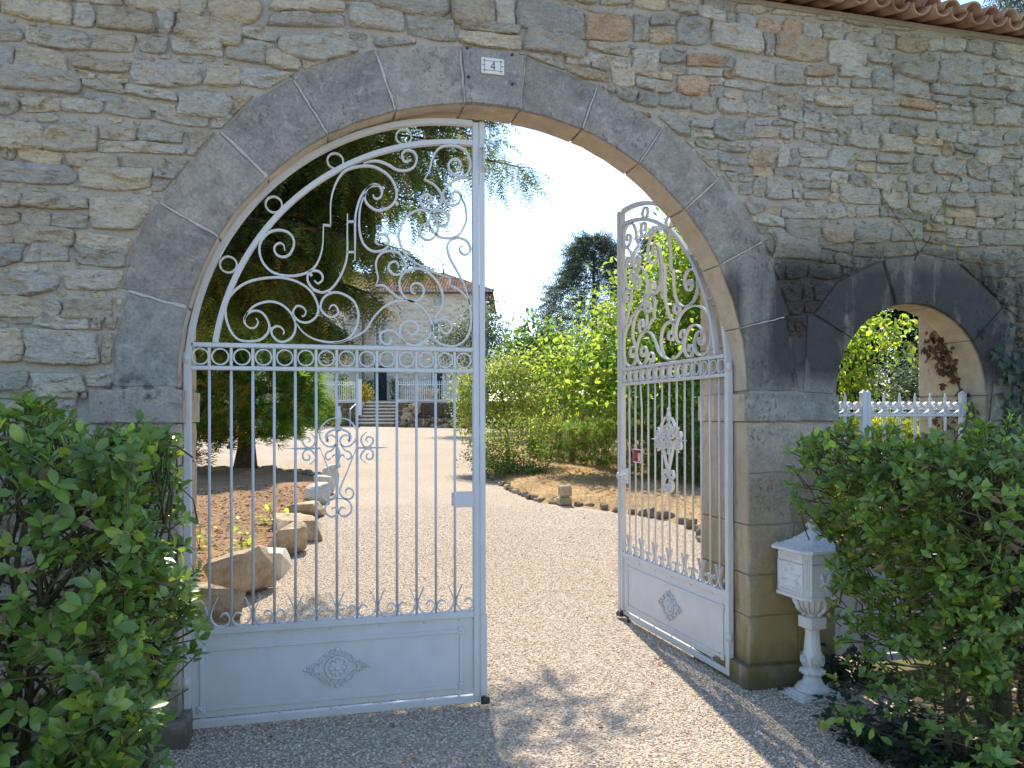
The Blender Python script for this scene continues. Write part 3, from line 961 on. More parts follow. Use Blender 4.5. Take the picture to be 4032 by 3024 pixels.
for xa, xb in ((1.50, 2.17), (-1.97, -1.50), (3.22, 3.72)):
    EXTRADOS.insert(0, [(fx(xa), -.2), (fx(xb), -.2), (fx(xb), 1.738), (fx(xa), 1.738)])
CENTRE_BIG = [(-AR, -1), (AR, -1), (AR, AZ)] + [polar(180 * k / 12, AR - .01) for k in range(13)][::1]
def rubble():
    kept = []
    for poly in lay_rubble():
        cx = sum(q[0] for q in poly) / len(poly); cz = sum(q[1] for q in poly) / len(poly)
        # anything inside an opening goes
        if abs(cx) < AR and cz < AZ: continue
        if math.hypot(cx, cz - AZ) < AR + .12 and cz >= AZ: continue
        if abs(cx - BX) < BR and cz < BZ: continue
        if math.hypot(cx - BX, cz - BZ) < BR and cz >= BZ: continue
        q = clip_poly(poly, (0, WTOP - .012), (0, -1))
        if len(q) < 3: continue
        for hole in EXTRADOS:
            hx = sum(p[0] for p in hole) / len(hole); hz = sum(p[1] for p in hole) / len(hole)
            if abs(hx - cx) > .9 or abs(hz - cz) > .9: continue
            q = subtract_convex(q, hole)
            if len(q) < 3: break
        if len(q) < 3 or area(q) < .0009: continue
        qx = sum(p[0] for p in q) / len(q); qz = sum(p[1] for p in q) / len(q)
        if (abs(qx) < AR + .35 and qz < AZ) or math.hypot(qx, qz - AZ) < AR + .1 or (abs(qx - BX) < BR + .3 and qz < BZ): continue
        xs = [p[0] for p in q]; zs = [p[1] for p in q]
        if min(max(xs) - min(xs), max(zs) - min(zs)) < .022: continue
        kept.append(q)
    def seen(q):
        cx = sum(p[0] for p in q) / len(q); cz = sum(p[1] for p in q) / len(q)
        vis = -2.32 < cx < 3.52 and (cz > 1.6 or (1.55 < cx < 2.1)) and cz < 3.86 + min(0, (cx - .9) * .15)
        dist = math.hypot(cx + .676, 3.62)
        return area(q) / dist ** 2 * (1 if vis else .02)
    kept.sort(key=seen, reverse=True)
    v0, f0, c0, base = [], [], [], 0
    for i, q in enumerate(kept):
        xs = [p[0] for p in q]; zs = [p[1] for p in q]
        sz = math.sqrt(area(q))
        depth = min(.042, .013 + sz * .13) * random.uniform(.7, 1.2)
        V, F = rock_face(q, depth, i * .37, 28 if i < 300 else 14)
        tint = stone_tint(sum(xs) / len(xs), sum(zs) / len(zs))
        if i < 300:
            c = V.mean(0)
            o = mesh_np("stone", V - c, F, np.tile(tint, (len(V), 1)), M_RUB, WALL, False)
            o.location = c
        else:
            v0.append(V); f0.append(F + base); c0.append(np.tile(tint, (len(V), 1))); base += len(V)
    # smaller stones packed into whatever space is left
    res = .006
    nx, nz = int((WX1 - WX0) / res), int((WTOP + .1) / res)
    G = np.zeros((nx, nz), bool)
    def mark(poly, grow=0.0, test=False):
        p = np.array(poly)
        if grow:
            c = p.mean(0); d = p - c; p = c + d * (1 + grow / (np.linalg.norm(d, axis=1, keepdims=True) + 1e-6))
        i0, i1 = int((p[:, 0].min() - WX0) / res), int((p[:, 0].max() - WX0) / res) + 1
        j0, j1 = int(p[:, 1].min() / res), int(p[:, 1].max() / res) + 1
        i0, j0 = max(i0, 0), max(j0, 0); i1, j1 = min(i1, nx - 1), min(j1, nz - 1)
        if i1 <= i0 or j1 <= j0: return False
        I, J = np.meshgrid(np.arange(i0, i1 + 1), np.arange(j0, j1 + 1), indexing='ij')
        ins = inpoly(np.c_[WX0 + (I.ravel() + .5) * res, (J.ravel() + .5) * res], [tuple(q) for q in p]).reshape(I.shape)
        if test: return not (G[i0:i1 + 1, j0:j1 + 1] & ins).any()
        G[i0:i1 + 1, j0:j1 + 1] |= ins
    for q in kept: mark(q)
    for h in EXTRADOS: mark(h, .008)
    mark([(-AR, 0), (AR, 0)] + [polar(180 * k / 24, arad(180 * k / 24) + .05) for k in range(25)])
    G[:, int((WTOP - .015) / res):] = True
    rr = random.Random(5)
    nf = 0
    for w_, h_, tries in ((.20, .075, 2600), (.13, .06, 4200), (.09, .04, 6000), (.055, .03, 8000), (.032, .02, 9000)):
        for _ in range(tries):
            x, z = rr.uniform(-2.8, 3.9), rr.uniform(1.5, WTOP)
            if G[min(nx - 1, int((x - WX0) / res)), min(nz - 1, int(z / res))]: continue
            a, b = w_ / 2 * rr.uniform(.8, 1.25), h_ / 2 * rr.uniform(.8, 1.2)
            tl = rr.uniform(-.12, .12)
            poly = []
            for k in range(8):
                w = (k + .5) * math.pi / 4 + rr.uniform(-.2, .2)
                ex, ez = a * math.copysign(abs(math.cos(w)) ** .6, math.cos(w)), b * math.copysign(abs(math.sin(w)) ** .6, math.sin(w))
                poly.append((x + ex - ez * tl, z + ez + ex * tl))
            if not mark(poly, .003, True): continue
            mark(poly, .002)
            V, F = rock_face(poly, min(.03, .006 + .14 * math.sqrt(a * b)), nf * .7, 12)
            v0.append(V); f0.append(F + base); c0.append(np.tile(stone_tint(x, z), (len(V), 1))); base += len(V)
            nf += 1
    print('filler stones', nf)
    o = mesh_np("rubble", np.vstack(v0), np.vstack(f0), np.vstack(c0), M_RUB, WALL, False)
    o["kind"] = "stuff"
rubble()

# ---- tiled coping: barrel tiles, hollow ones below and round ones above
def tile_mat():
    t = NT("clay_tile")
    P = t.pos()
    a = t.noise(P, 5, 5, .6).outputs[0]
    f = t.noise(P, 45, 4, .7).outputs[0]
    c = t.ramp(a, [(.3, (.15, .085, .065)), (.5, (.27, .165, .125)), (.72, (.40, .29, .23))])
    c = t.mix(1.0, c, t.attr(), 'MULTIPLY')
    lich = t.n("ShaderNodeMapRange", {"Value": t.noise(P, 16, 4, .6).outputs[0], "From Min": .58, "From Max": .68, "To Max": .7}).outputs[0]
    c = t.mix(lich, c, (.33, .27, .12))
    return t.done(t.pbr(c, .9, t.bump(f, .4, .006), .15))
M_TILE = tile_mat()
def barrel(r0, r1, L, th, up=True, n=8, steps=2):
    """half-round clay tile along +Y, a little tapered, with real thickness"""
    v, f = [], []
    for i in range(steps + 1):
        t = i / steps
        r = r0 + (r1 - r0) * t
        for rad in (r, r - th):
            for k in range(n + 1):
                w = math.pi * k / n
                v.append((rad * math.cos(w), L * t, rad * math.sin(w) * (1 if up else -1)))
    m = n + 1
    for i in range(steps):
        a, b = i * 2 * m, (i + 1) * 2 * m
        for k in range(n):
            f.append((a + k, a + k + 1, b + k + 1, b + k)); f.append((a + m + k, b + m + k, b + m + k + 1, a + m + k + 1))
        f.append((a, b, b + m, a + m)); f.append((a + n, a + m + n, b + m + n, b + n))
    e = steps * 2 * m
    for k in range(n):
        f.append((k, k + m, k + m + 1, k + 1)); f.append((e + k, e + k + 1, e + m + k + 1, e + m + k))
    return v, f
def coping():
    roof = bpy.data.objects.new("coping", None); link(roof, WALL)
    tiles = []
    for up in (True, False):
        for s in range(3):
            m = MB(); g = random.uniform(.75, 1.2)
            m.tint = (g, g * random.uniform(.85, 1.05), g * random.uniform(.8, 1.05))
            m.add(*barrel(.066, .056, .46, .012, up))
            o = m.build("tile", M_TILE, roof, smooth=True)
            tiles.append(o.data)
            bpy.data.objects.remove(o)
    pit = R(16)
    x, i = WX0 + .1, 0
    while x < WX1 - .05:
        for side in (0, 1):
            for up in (True, False):
                d = tiles[(0 if up else 3) + random.randrange(3)]
                o = bpy.data.objects.new("tile", d); link(o, roof)
                xo = x if up else x + .0725
                if side == 0:
                    o.location = (xo + random.uniform(-.006, .006), -.155 + random.uniform(-.012, .012), WTOP + (.050 if up else .066) + random.uniform(-.005, .005))
                    o.rotation_euler = (pit, random.uniform(-.03, .03), random.uniform(-.02, .02))
                else:
                    o.location = (xo, WTH + .155, WTOP + (.050 if up else .066))
                    o.rotation_euler = (pit, 0, math.pi)
        x += .145; i += 1
    m = MB()
    m.box(WX0, WX1, -.006, WTH + .006, WTOP - .002, WTOP + .03)
    m.add([(WX0, .0, WTOP + .03), (WX1, .0, WTOP + .03), (WX1, WTH, WTOP + .03), (WX0, WTH, WTOP + .03), (WX0, WTH / 2, WTOP + .14), (WX1, WTH / 2, WTOP + .14)],
          [(0, 1, 5, 4), (2, 3, 4, 5), (0, 4, 3), (1, 2, 5)])
    m.build("bedding_mortar", M_MOR, roof)
    x = WX0
    while x < WX1:
        m = MB(); g = random.uniform(.8, 1.15); m.tint = (g, g, g)
        v, f = barrel(.10, .088, .42, .014, True)
        m.add([(q[1] + x, q[0] + WTH / 2, q[2] + WTOP + .165) for q in v], f)
        m.build("ridge_tile", M_TILE, roof, smooth=True)
        x += .38
coping()
# wrought-iron curves of one gate leaf, millimetres: u from the hinge edge, z up; first value 1 = straight piece
SCROLLS=[
  (0,[(508,2473),(503,2500),(482,2510),(460,2494),(457,2469),(472,2445),(503,2438),(534,2455),(554,2499),(551,2539),(524,2569),(479,2578),(432,2564),(397,2527),(382,2483),(387,2434),(410,2388),(451,2354),(509,2340),(574,2345),(630,2366),(668,2403),(693,2463),(703,2521),(706,2616)]),
  (1,[(703,2618),(745,2616)]),
  (0,[(743,2616),(744,2734),(758,2808),(787,2876),(826,2919),(887,2943),(952,2951),(1010,2934),(1061,2895),(1090,2838),(1090,2786),(1060,2740),(1002,2714),(958,2726),(926,2761),(926,2805),(948,2839),(980,2853),(1009,2836),(1013,2803),(998,2780),(976,2779),(966,2796)]),
  (0,[(995,2848),(955,2842),(915,2804),(893,2759),(877,2699),(871,2647),(871,2552),(870,2438)]),
  (0,[(926,2801),(902,2737),(893,2663),(896,2590),(914,2532),(950,2497),(993,2492),(1037,2512),(1052,2550),(1037,2579),(1008,2585),(983,2565),(983,2539),(1001,2529)]),
  (0,[(831,2685),(830,2586),(830,2476),(818,2410),(791,2343),(756,2291),(727,2268),(692,2259),(650,2279),(626,2315),(626,2351),(644,2370),(679,2371),(700,2350),(700,2325),(678,2306),(658,2320)]),
  (1,[(831,2643),(871,2646)]),
  (1,[(830,2480),(871,2482)]),
  (0,[(365,2112),(375,2091),(361,2066),(334,2061),(311,2082),(308,2110),(328,2139),(365,2151),(402,2135),(429,2085),(425,2042),(394,2006),(347,1992),(287,1996),(247,2031),(221,2094),(215,2157),(231,2214),(275,2266),(335,2303),(417,2324),(498,2328),(574,2309),(636,2268),(671,2208),(678,2157),(660,2120),(622,2097),(580,2104),(552,2135),(553,2161),(573,2183),(601,2176),(615,2155),(608,2133),(594,2129)]),
  (0,[(307,2103),(328,2147),(368,2183),(430,2201),(484,2191),(532,2153),(559,2103),(562,2060),(548,2023),(524,2001),(497,1992),(469,1999),(446,2025),(442,2053),(463,2072),(487,2069),(504,2048),(500,2030)]),
  (0,[(563,2096),(600,2046),(656,2011),(733,1995),(804,2003),(854,2037),(883,2097),(887,2156),(866,2214),(819,2249),(763,2262),(713,2238),(692,2194),(699,2158),(734,2130),(769,2138),(783,2160),(769,2189),(748,2192),(734,2170)]),
  (0,[(760,1991),(801,1998),(876,2031),(931,2071),(978,2146),(1046,2208),(1119,2230),(1175,2226),(1227,2197),(1266,2150),(1284,2102),(1279,2058),(1257,2022),(1213,1991),(1170,1988),(1131,2007),(1110,2045),(1110,2080),(1127,2107),(1162,2121),(1196,2108),(1207,2082),(1196,2056),(1174,2047),(1153,2057),(1153,2072)]),
  (0,[(1140,1994),(1114,2019),(1092,2049),(1063,2066),(1033,2065),(1007,2047),(1003,2021),(1020,1996),(1045,1990),(1060,2007),(1056,2025)]),
  (0,[(1290,2104),(1306,2122),(1341,2136),(1376,2126),(1394,2100),(1389,2074),(1367,2056),(1345,2064),(1339,2086)]),
  (0,[(1284,2102),(1286,2062),(1299,2028),(1327,2002),(1371,1989),(1420,1991),(1465,2018),(1490,2054),(1502,2108),(1504,2161),(1497,2205),(1486,2245),(1457,2284),(1421,2309),(1386,2326)]),
  (1,[(1384,2324),(1386,2365)]),
  (0,[(1386,2364),(1254,2411),(1176,2452),(1144,2479),(1120,2521),(1107,2558),(1103,2588),(1112,2623),(1125,2654),(1147,2686),(1182,2716),(1212,2729),(1251,2731),(1282,2718),(1312,2678),(1321,2639),(1308,2599),(1281,2573),(1255,2570),(1224,2588),(1218,2620),(1233,2647),(1255,2653),(1275,2637),(1273,2612)]),
  (0,[(978,2306),(993,2344),(982,2403),(986,2447),(1015,2485),(1066,2499),(1110,2483),(1140,2432),(1132,2394),(1102,2371),(1066,2377),(1048,2405),(1059,2432),(1088,2441),(1103,2419),(1099,2408)]),
  (0,[(978,2306),(1022,2308),(1065,2273),(1102,2246),(1139,2234)]),
  (0,[(1197,2272),(1180,2274),(1169,2295),(1176,2319),(1202,2329),(1228,2317),(1241,2289),(1232,2258),(1210,2236),(1175,2226),(1141,2244),(1115,2285),(1107,2328),(1120,2367),(1146,2392),(1198,2408),(1241,2403),(1285,2374),(1320,2332),(1342,2280),(1346,2236),(1335,2191),(1310,2151),(1290,2106)]),
  (0,[(1495,2219),(1471,2317),(1425,2407),(1387,2473),(1372,2533),(1387,2571),(1433,2589),(1479,2576),(1501,2539),(1494,2509),(1467,2498),(1444,2514),(1441,2536),(1458,2549)]),
  (0,[(1505,2929),(1442,2919),(1389,2889),(1351,2841),(1350,2803),(1373,2775),(1411,2769),(1442,2794),(1449,2825),(1430,2845),(1404,2841),(1392,2813),(1404,2803)]),
  (0,[(1446,2825),(1472,2773),(1480,2705),(1468,2659),(1441,2612),(1395,2587),(1334,2588),(1289,2619),(1271,2663),(1282,2709),(1320,2734),(1358,2728),(1380,2699),(1373,2669),(1350,2649),(1327,2659),(1320,2677),(1331,2697)]),
  (0,[(1242,2902),(1298,2875),(1335,2832),(1339,2787),(1320,2749),(1275,2731),(1238,2751),(1223,2787),(1238,2811),(1268,2817),(1283,2799),(1283,2772),(1260,2771)]),
  (0,[(1249,2909),(1272,2948),(1291,3024),(1329,3080),(1382,3098),(1435,3096),(1481,3068),(1501,3018),(1496,2972),(1473,2940),(1442,2934),(1404,2943),(1381,2971),(1382,3001),(1401,3022),(1431,3024),(1449,3003),(1446,2984),(1431,2975)]),
  (0,[(916,2962),(952,2976),(996,2981),(1046,2967),(1090,2944),(1142,2941),(1186,2964),(1203,3010),(1187,3045),(1150,3053),(1124,3030),(1131,2997),(1149,2991),(1172,3004)]),
]
ORN={
  'ring':[(1,1592),(49,1583),(84,1549),(98,1510),(88,1471),(63,1444),(31,1439),(11,1457),(13,1484),(34,1500),(55,1493),(56,1471)],
  'cres':[(1,1531),(38,1523),(62,1500),(58,1468),(49,1479)],
  'ess':[(11,1454),(32,1421),(59,1408),(68,1385),(54,1370),(38,1378)],
  'vee':[(94,1430),(52,1321),(10,1218),(9,1187),(30,1164),(62,1159),(79,1181),(73,1205),(53,1216),(37,1201),(41,1190)],
  'low':[(-1,1164),(41,1155),(66,1125),(66,1091),(42,1068),(14,1071),(2,1093),(20,1115),(37,1106)],
  'upc':[(149,1517),(123,1490),(121,1463),(140,1436),(167,1440),(184,1467),(176,1485),(154,1488),(145,1472),(158,1463)],
  'loc':[(147,1346),(120,1373),(121,1396),(144,1423),(171,1420),(184,1395),(175,1372),(153,1371),(147,1389),(159,1400)],
  'arrow':[(94,1431),(263,1431)],
}
# ------------------------------------------------------------------ wrought-iron carriage gate
BARS_U = [.136 + .10625 * k for k in range(13)]
CU = .7815                         # centre bar of the leaf
def spiral_pts(pts):
    return spline([(a / 1000., b / 1000.) for a, b in pts], 5)

def build_leaf(label, loc, rz, mirror):
    g = thing("gate_leaf", label, "gate", loc, rz, "leaves of the carriage gate")
    sg = -1.0 if mirror else 1.0
    fn = lambda u, z, v: (sg * u, v, z)
    def bx(name, u0, u1, v0, v1, z0, z1, c=.003, parent=g, mat=M_GATE):
        m = MB(); a, b = sorted((sg * u0, sg * u1))
        m.cbox(a, b, v0, v1, z0, z1, c)
        return m.build(name, mat, parent)
    def flat(name, pts, t, v0, v1, taper=0.0, closed=False, parent=g):
        m = MB(); m.bar(pts, t, v0, v1, fn, taper, closed)
        return m.build(name, M_GATE, parent)
    # frame
    bx("hinge_stile", .014, .050, -.002, .036, .012, 1.93)
    for z in (.25, 1.90):
        m = MB(); m.tube([(sg * .026, .012, z - .028), (sg * .026, .012, z + .028)], .021, 10); m.build("hinge_collar", M_GATE, g, True)
    bx("lock_stile", 1.513, 1.5475, -.002, .036, .012, 3.235)
    bx("cover_strip", 1.5485, 1.580, -.008, .004, .030, 3.238)
    if not mirror:
        bx("shoe_plate", 1.550, 1.586, -.013, -.0085, .05, .50, .002)
    bx("rail", .0495, 1.5135, .0, .034, 1.957, 1.980)
    bx("rail", .0495, 1.5135, .0, .034, 1.8396, 1.861)
    bx("rail", .0495, 1.5135, .0, .034, .484, .520)
    bx("rail", .0495, 1.5135, -.001, .035, .012, .050)
    # arch bars
    def arc(cu, cz, r, w0, w1, n=44):
        return [(cu + r * math.cos(w0 + (w1 - w0) * k / n), cz + r * math.sin(w0 + (w1 - w0) * k / n)) for k in range(n + 1)]
    flat("arch_bar", arc(1.452, 1.815, 1.4165, math.pi - .07, math.pi / 2 - .042), .029, .0, .036)
    flat("arch_bar", arc(1.489, 1.783, 1.3385, math.pi - .149, math.pi / 2 - .018), .026, .002, .034)
    for cu, cz in ((.229, 2.385), (.454, 2.710), (.768, 2.963), (1.132, 3.123)):
        flat("arch_ring", arc(cu, cz, .0415, 0, 2 * math.pi, 23)[:-1], .008, .006, .028, closed=True)
    # ring band
    lefts = [.050] + BARS_U; rights = BARS_U + [1.5135]
    for a, b in zip(lefts, rights):
        flat("ring", arc((a + b) / 2, 1.909, .0405, 0, 2 * math.pi, 23)[:-1], .007, .006, .028, closed=True)
    for u in BARS_U:
        bx("divider", u - .0075, u + .0075, .008, .026, 1.8605, 1.9575, .002)
    # upright bars
    for k, u in enumerate(BARS_U):
        m = MB()
        if mirror and k == 10:       # this bar has been bent
            m.tube([(sg * u, .017, .515), (sg * u, .017, 1.66), (sg * (u + .018), .017, 1.80), (sg * (u + .02), .017, 1.845)], .0072, 8)
        else:
            m.tube([(sg * u, .017, .515), (sg * u, .017, 1.845)], .0072, 8)
        m.build("bar", M_GATE, g, True, label="bent upright bar" if (mirror and k == 10) else None)
    # scrollwork of the arched head
    for k, pts in SCROLLS:
        P = [(a / 1000., b / 1000.) for a, b in pts]
        if k: flat("scroll_step", P, .009, .006, .028)
        else: flat("scroll", spline(P, 5), .0105, .006, .028, .45)
    for (a, b) in (((503, 2340), (500, 2324)), ((634, 2362), (645, 2345)), ((684, 2262), (652, 2272)), ((733, 2268), (740, 2255)), ((428, 2062), (446, 2058)), ((678, 2180), (692, 2182)), ((1442, 2932), (1445, 2918)), ((1338, 2800), (1352, 2806)), ((1271, 2680), (1268, 2660)), ((1088, 2765), (1100, 2750)), ((1255, 2412), (1262, 2398)), ((1130, 2388), (1146, 2400)), ((1431, 2590), (1428, 2604))):
        flat("collar", [(a[0] / 1000., a[1] / 1000.), (b[0] / 1000., b[1] / 1000.)], .014, .005, .029)
    # ornament in the middle of the bars
    for side in (-1, 1):
        for nm, pts in ORN.items():
            P = [(CU + side * a / 1000., b / 1000.) for a, b in pts]
            if nm == 'arrow':
                m = MB(); m.tube([fn(P[0][0], P[0][1], .012), fn(P[1][0] - side * .05, P[1][1], .012), fn(P[1][0], P[1][1], .012)], [.006, .0055, .001], 6)
                m.build("arrow", M_GATE, g)
            else:
                flat("ornament_scroll", spline(P, 5), .009 if nm != 'cres' else .013, .0, .022, .6)
    bal = [(.0075, 1.655), (.0135, 1.65), (.011, 1.638), (.0145, 1.622), (.0185, 1.603), (.0165, 1.586), (.012, 1.575), (.0145, 1.571), (.0145, 1.566), (.009, 1.562), (.009, 1.548), (.017, 1.545), (.0215, 1.537), (.0215, 1.531), (.016, 1.524), (.008, 1.520)]
    m = MB(); m.lathe(bal[::-1], 14, Matrix.Translation((sg * CU, .016, 0))); m.build("baluster", M_GATE, g, True)
    m = MB()
    mz = lambda z: Matrix.Translation((sg * CU, .010, z))
    m.lathe([(.001, 1.437), (.006, 1.425), (.012, 1.405), (.012, 1.392), (.006, 1.378), (.006, 1.355), (.009, 1.345), (.0125, 1.338), (.0125, 1.331), (.007, 1.326)][::-1], 10, mz(0))
    for s in (-1, 1):
        m.bar(spline([(CU + s * .003, 1.365), (CU + s * .009, 1.385), (CU + s * .020, 1.395), (CU + s * .030, 1.388), (CU + s * .031, 1.381)], 4), .008, .002, .018, fn, .5)
    m.build("lily_finial", M_GATE, g, True)
    # border of flared scrolls above the panel
    FL = [(.039, .666), (.011, .599), (.0095, .561), (.033, .528), (.071, .5225), (.0965, .543), (.0975, .566), (.082, .587), (.062, .584), (.053, .569)]
    for k in range(0, 13, 2):
        for s in (-1, 1):
            flat("border_scroll", spline([(BARS_U[k] + s * a, b) for a, b in FL], 5), .0075, .004, .022, .5)
    # sheet panel, mouldings, bosses, rosette
    bx("panel", .053, 1.510, .014, .018, .0615, .4835, .001)
    for u0, u1, z0, z1 in ((.118, 1.428, .399, .421), (.110, 1.428, .093, .115), (.088, .110, .122, .392), (1.434, 1.456, .128, .394)):
        bx("panel_moulding", u0, u1, .007, .0145, z0, z1, .003)
    for u, z in ((.101, .410), (.096, .104), (1.444, .412), (1.446, .110)):
        o = bx("boss", u - .019, u + .019, .004, .0145, z - .019, z + .019, .003)
        m = MB(); m.ball(fn(u, z, .004), .009, 8, 6, (1, .6, 1)); m.build("stud", M_GATE, o, True)
    for u in (.22, .48, .74, 1.0, 1.24, 1.43):
        for z in (.056, .470):
            m = MB(); m.ball(fn(u, z, .012), .0065, 7, 5, (1, .7, 1)); m.build("rivet", M_GATE, g, True)
    m = MB()
    cu, cz = .7725, .2625
    m.lathe([(.060, 0), (.064, .004), (.062, .010), (.056, .012), (.050, .006), (.046, .003), (.028, .010), (.020, .013), (.001, .010)], 28,
            Matrix.Translation((sg * cu, .0145, cz)) @ Matrix.Rotation(R(90), 4, 'X'))
    for k in range(8):
        w = k * math.pi / 4
        m.ball(fn(cu + .033 * math.cos(w), cz + .033 * math.sin(w), .006), .0115, 8, 6, (1, .7, 1))
        m.ball(fn(cu + .046 * math.cos(w + .39), cz + .046 * math.sin(w + .39), .008), .008, 7, 5, (1, .8, 1))
    m.ball(fn(cu, cz, .000), .013, 10, 7, (1, .8, 1))
    rr = random.Random(3)
    def curl(a, b, r, w0, w1, t=.008):
        pts = [(cu + a + (r * (1 - .55 * k / 14)) * math.cos(w0 + (w1 - w0) * k / 14), cz + b + (r * (1 - .55 * k / 14)) * math.sin(w0 + (w1 - w0) * k / 14)) for k in range(15)]
        m.bar(pts, t, .004, .0145, fn, .4)
        m.ball(fn(pts[-1][0], pts[-1][1], .005), .005, 6, 5)
    for s in (-1, 1):
        for v in (-1, 1):
            curl(s * .020, v * .077, .018, math.pi / 2 * v, math.pi / 2 * v - s * v * 4.4)
            curl(s * .052, v * .066, .014, 0 if s > 0 else math.pi, (0 if s > 0 else math.pi) + s * v * 4.2)
            curl(s * .074, v * .046, .016, math.pi / 2 * v, math.pi / 2 * v - s * v * 4.4)
            curl(s * .092, v * .026, .014, 0 if s > 0 else math.pi, (0 if s > 0 else math.pi) + s * v * 4.0)
            curl(s * .117, v * .018, .012, math.pi / 2 * v, math.pi / 2 * v - s * v * 4.4)
            curl(s * .140, v * .011, .010, 0 if s > 0 else math.pi, (0 if s > 0 else math.pi) + s * v * 4.0, .006)
        for k in range(6):
            w = (k - 2.5) * .35
            m.ball(fn(cu + s * (.092 + .020 * math.cos(w)), cz + .020 * math.sin(w), .008), .007, 6, 5, (1.3, .8, .8))
        m.ball(fn(cu + s * .165, cz, .009), .008, 6, 5, (1.2, .8, 1)); m.ball(fn(cu, cz + s * .096, .007), .012, 8, 6, (1, .7, 1))
        m.ball(fn(cu + s * .152, cz, .009), .006, 6, 5)
    m.build("rosette", M_GATE, g, True)
    if not mirror:
        bx("latch_plate", 1.402, 1.514, -.006, -.0025, 1.096, 1.184, .002)
        o = bx("latch_edge", 1.394, 1.4015, -.004, .03, 1.104, 1.178, .002)
        m = MB()
        m.bar([(1.566, 3.085), (1.568, 3.04), (1.566, 2.985), (1.585, 2.965)], .004, -.045, -.0085, fn)
        m.bar([(1.550, 3.086), (1.582, 3.086)], .004, -.045, -.0085, fn)
        m.box(*sorted((sg * 1.552, sg * 1.582)), -.012, -.0085, 2.962, 3.086)
        m.build("top_catch", M_GATE, g)
        m = MB(); m.tube([(1.548, -.03, .030), (1.592, -.03, .028)], .020, 12)
        m.tube([(1.57, -.03, .03), (1.57, .0, .045)], .008, 6); m.build("rubber_stop", M_BLACK, g, True)
    else:
        lb = bx("lock_box", 1.425, 1.512, -.014, .034, 1.075, 1.185, .004)
        for v0, v1 in ((-.055, -.014),):
            m = MB(); m.tube([fn(1.455, 1.13, v0), fn(1.455, 1.13, v1)], .007, 8); m.ball(fn(1.455, 1.13, v0 - .006), .026, 12, 8, (.9, .45, 1.1)); m.build("knob", M_GATE, lb, True)
        m = MB(); m.cbox(*sorted((sg * 1.39, sg * 1.425)), -.020, .0, 1.072, 1.188, .004); m.build("keeper", M_GATE, lb)
        m = MB(); m.tube([fn(1.405, 1.13, -.05), fn(1.38, 1.13, -.05)], .004, 6); m.ball(fn(1.352, 1.13, -.05), .024, 12, 8, (.5, 1, 1.1)); m.build("knob", M_GATE, lb, True)
        m = MB()
        m.prism([(1.575, .022), (1.535, .052), (1.500, .050), (1.490, .012), (1.56, .004)], -.03, .02, fn)
        m.box(*sorted((sg * 1.40, sg * 1.49)), -.006, .012, .016, .030)
        m.box(*sorted((sg * 1.395, sg * 1.42)), -.008, .014, -.03, .03)
        m.build("drop_bolt", M_BLACK, g)
    return g
HINGE_L = (-1.5665, .120, .015)
_g = build_leaf("closed white iron gate leaf with scrolled arched head and latch plate", HINGE_L, 0.0, False)
_g.scale = (.992, .992, .992)
HINGE_R = (1.508, .130, .015)
RZ_R = R(92.8 - 180)
_g = build_leaf("white iron gate leaf standing open at right angles beside the dog sign", HINGE_R, RZ_R, True)
_g.scale = (.992, .992, .992)

# ------------------------------------------------------------------ house number and dog sign
def number_plate():
    M_EN = plain_mat("white_enamel", (.72, .71, .66), .25, .5, 6, .04)
    M_INK = plain_mat("blue_black_enamel", (.022, .014, .05), .3, .5)
    g = thing("number_plate", "small white enamel house number plate with a dark numeral 4 on the keystone", "sign", (.013, -.030, 3.474), 0)
    fn = lambda a, b, d: (a, d, b)
    w, h = .0635, .0435
    m = MB(); m.cbox(-w, w, -.007, .0, -h, h, .005); m.build("plate", M_EN, g)
    b, hh, n = .053, .034, .009
    m = MB()
    loop = []
    for sx, sz in ((1, 1), (-1, 1), (-1, -1), (1, -1)):
        arcp = [(sx * b - sx * n * math.cos(t), sz * hh - sz * n * math.sin(t)) for t in (0, .4, .8, 1.17, 1.57)]
        arcp = arcp if sx * sz < 0 else arcp[::-1]
        loop += arcp[::-1]
    m.bar(loop, .0017, -.0085, -.0075, fn, closed=True)
    for s in (-1, 1): m.box(s * b - .003, s * b + .003, -.0085, -.0075, -.002, .004)
    m.build("border", M_INK, g)
    m = MB()
    m.box(.0045, .0092, -.0088, -.0075, -.022, .022)
    m.box(-.014, .014, -.0089, -.0075, -.0095, -.0055)
    m.prism([(-.014, -.0095), (-.0105, -.0095), (.0065, .0185), (.0092, .022), (.0062, .022)], -.0087, -.0075, fn)
    m.build("numeral", M_INK, g)
number_plate()
def keystone_screws():
    for x, z in ((-.125, 3.557), (.122, 3.550), (-.118, 3.405), (.122, 3.392)):
        m = MB(); m.lathe([(.0075, 0), (.0075, .006), (.004, .009)], 10, Matrix.Translation((x, -.028, z)) @ Matrix.Rotation(R(90), 4, 'X'))
        m.build("screw_head", M_BLACK, WALL, True)
keystone_screws()

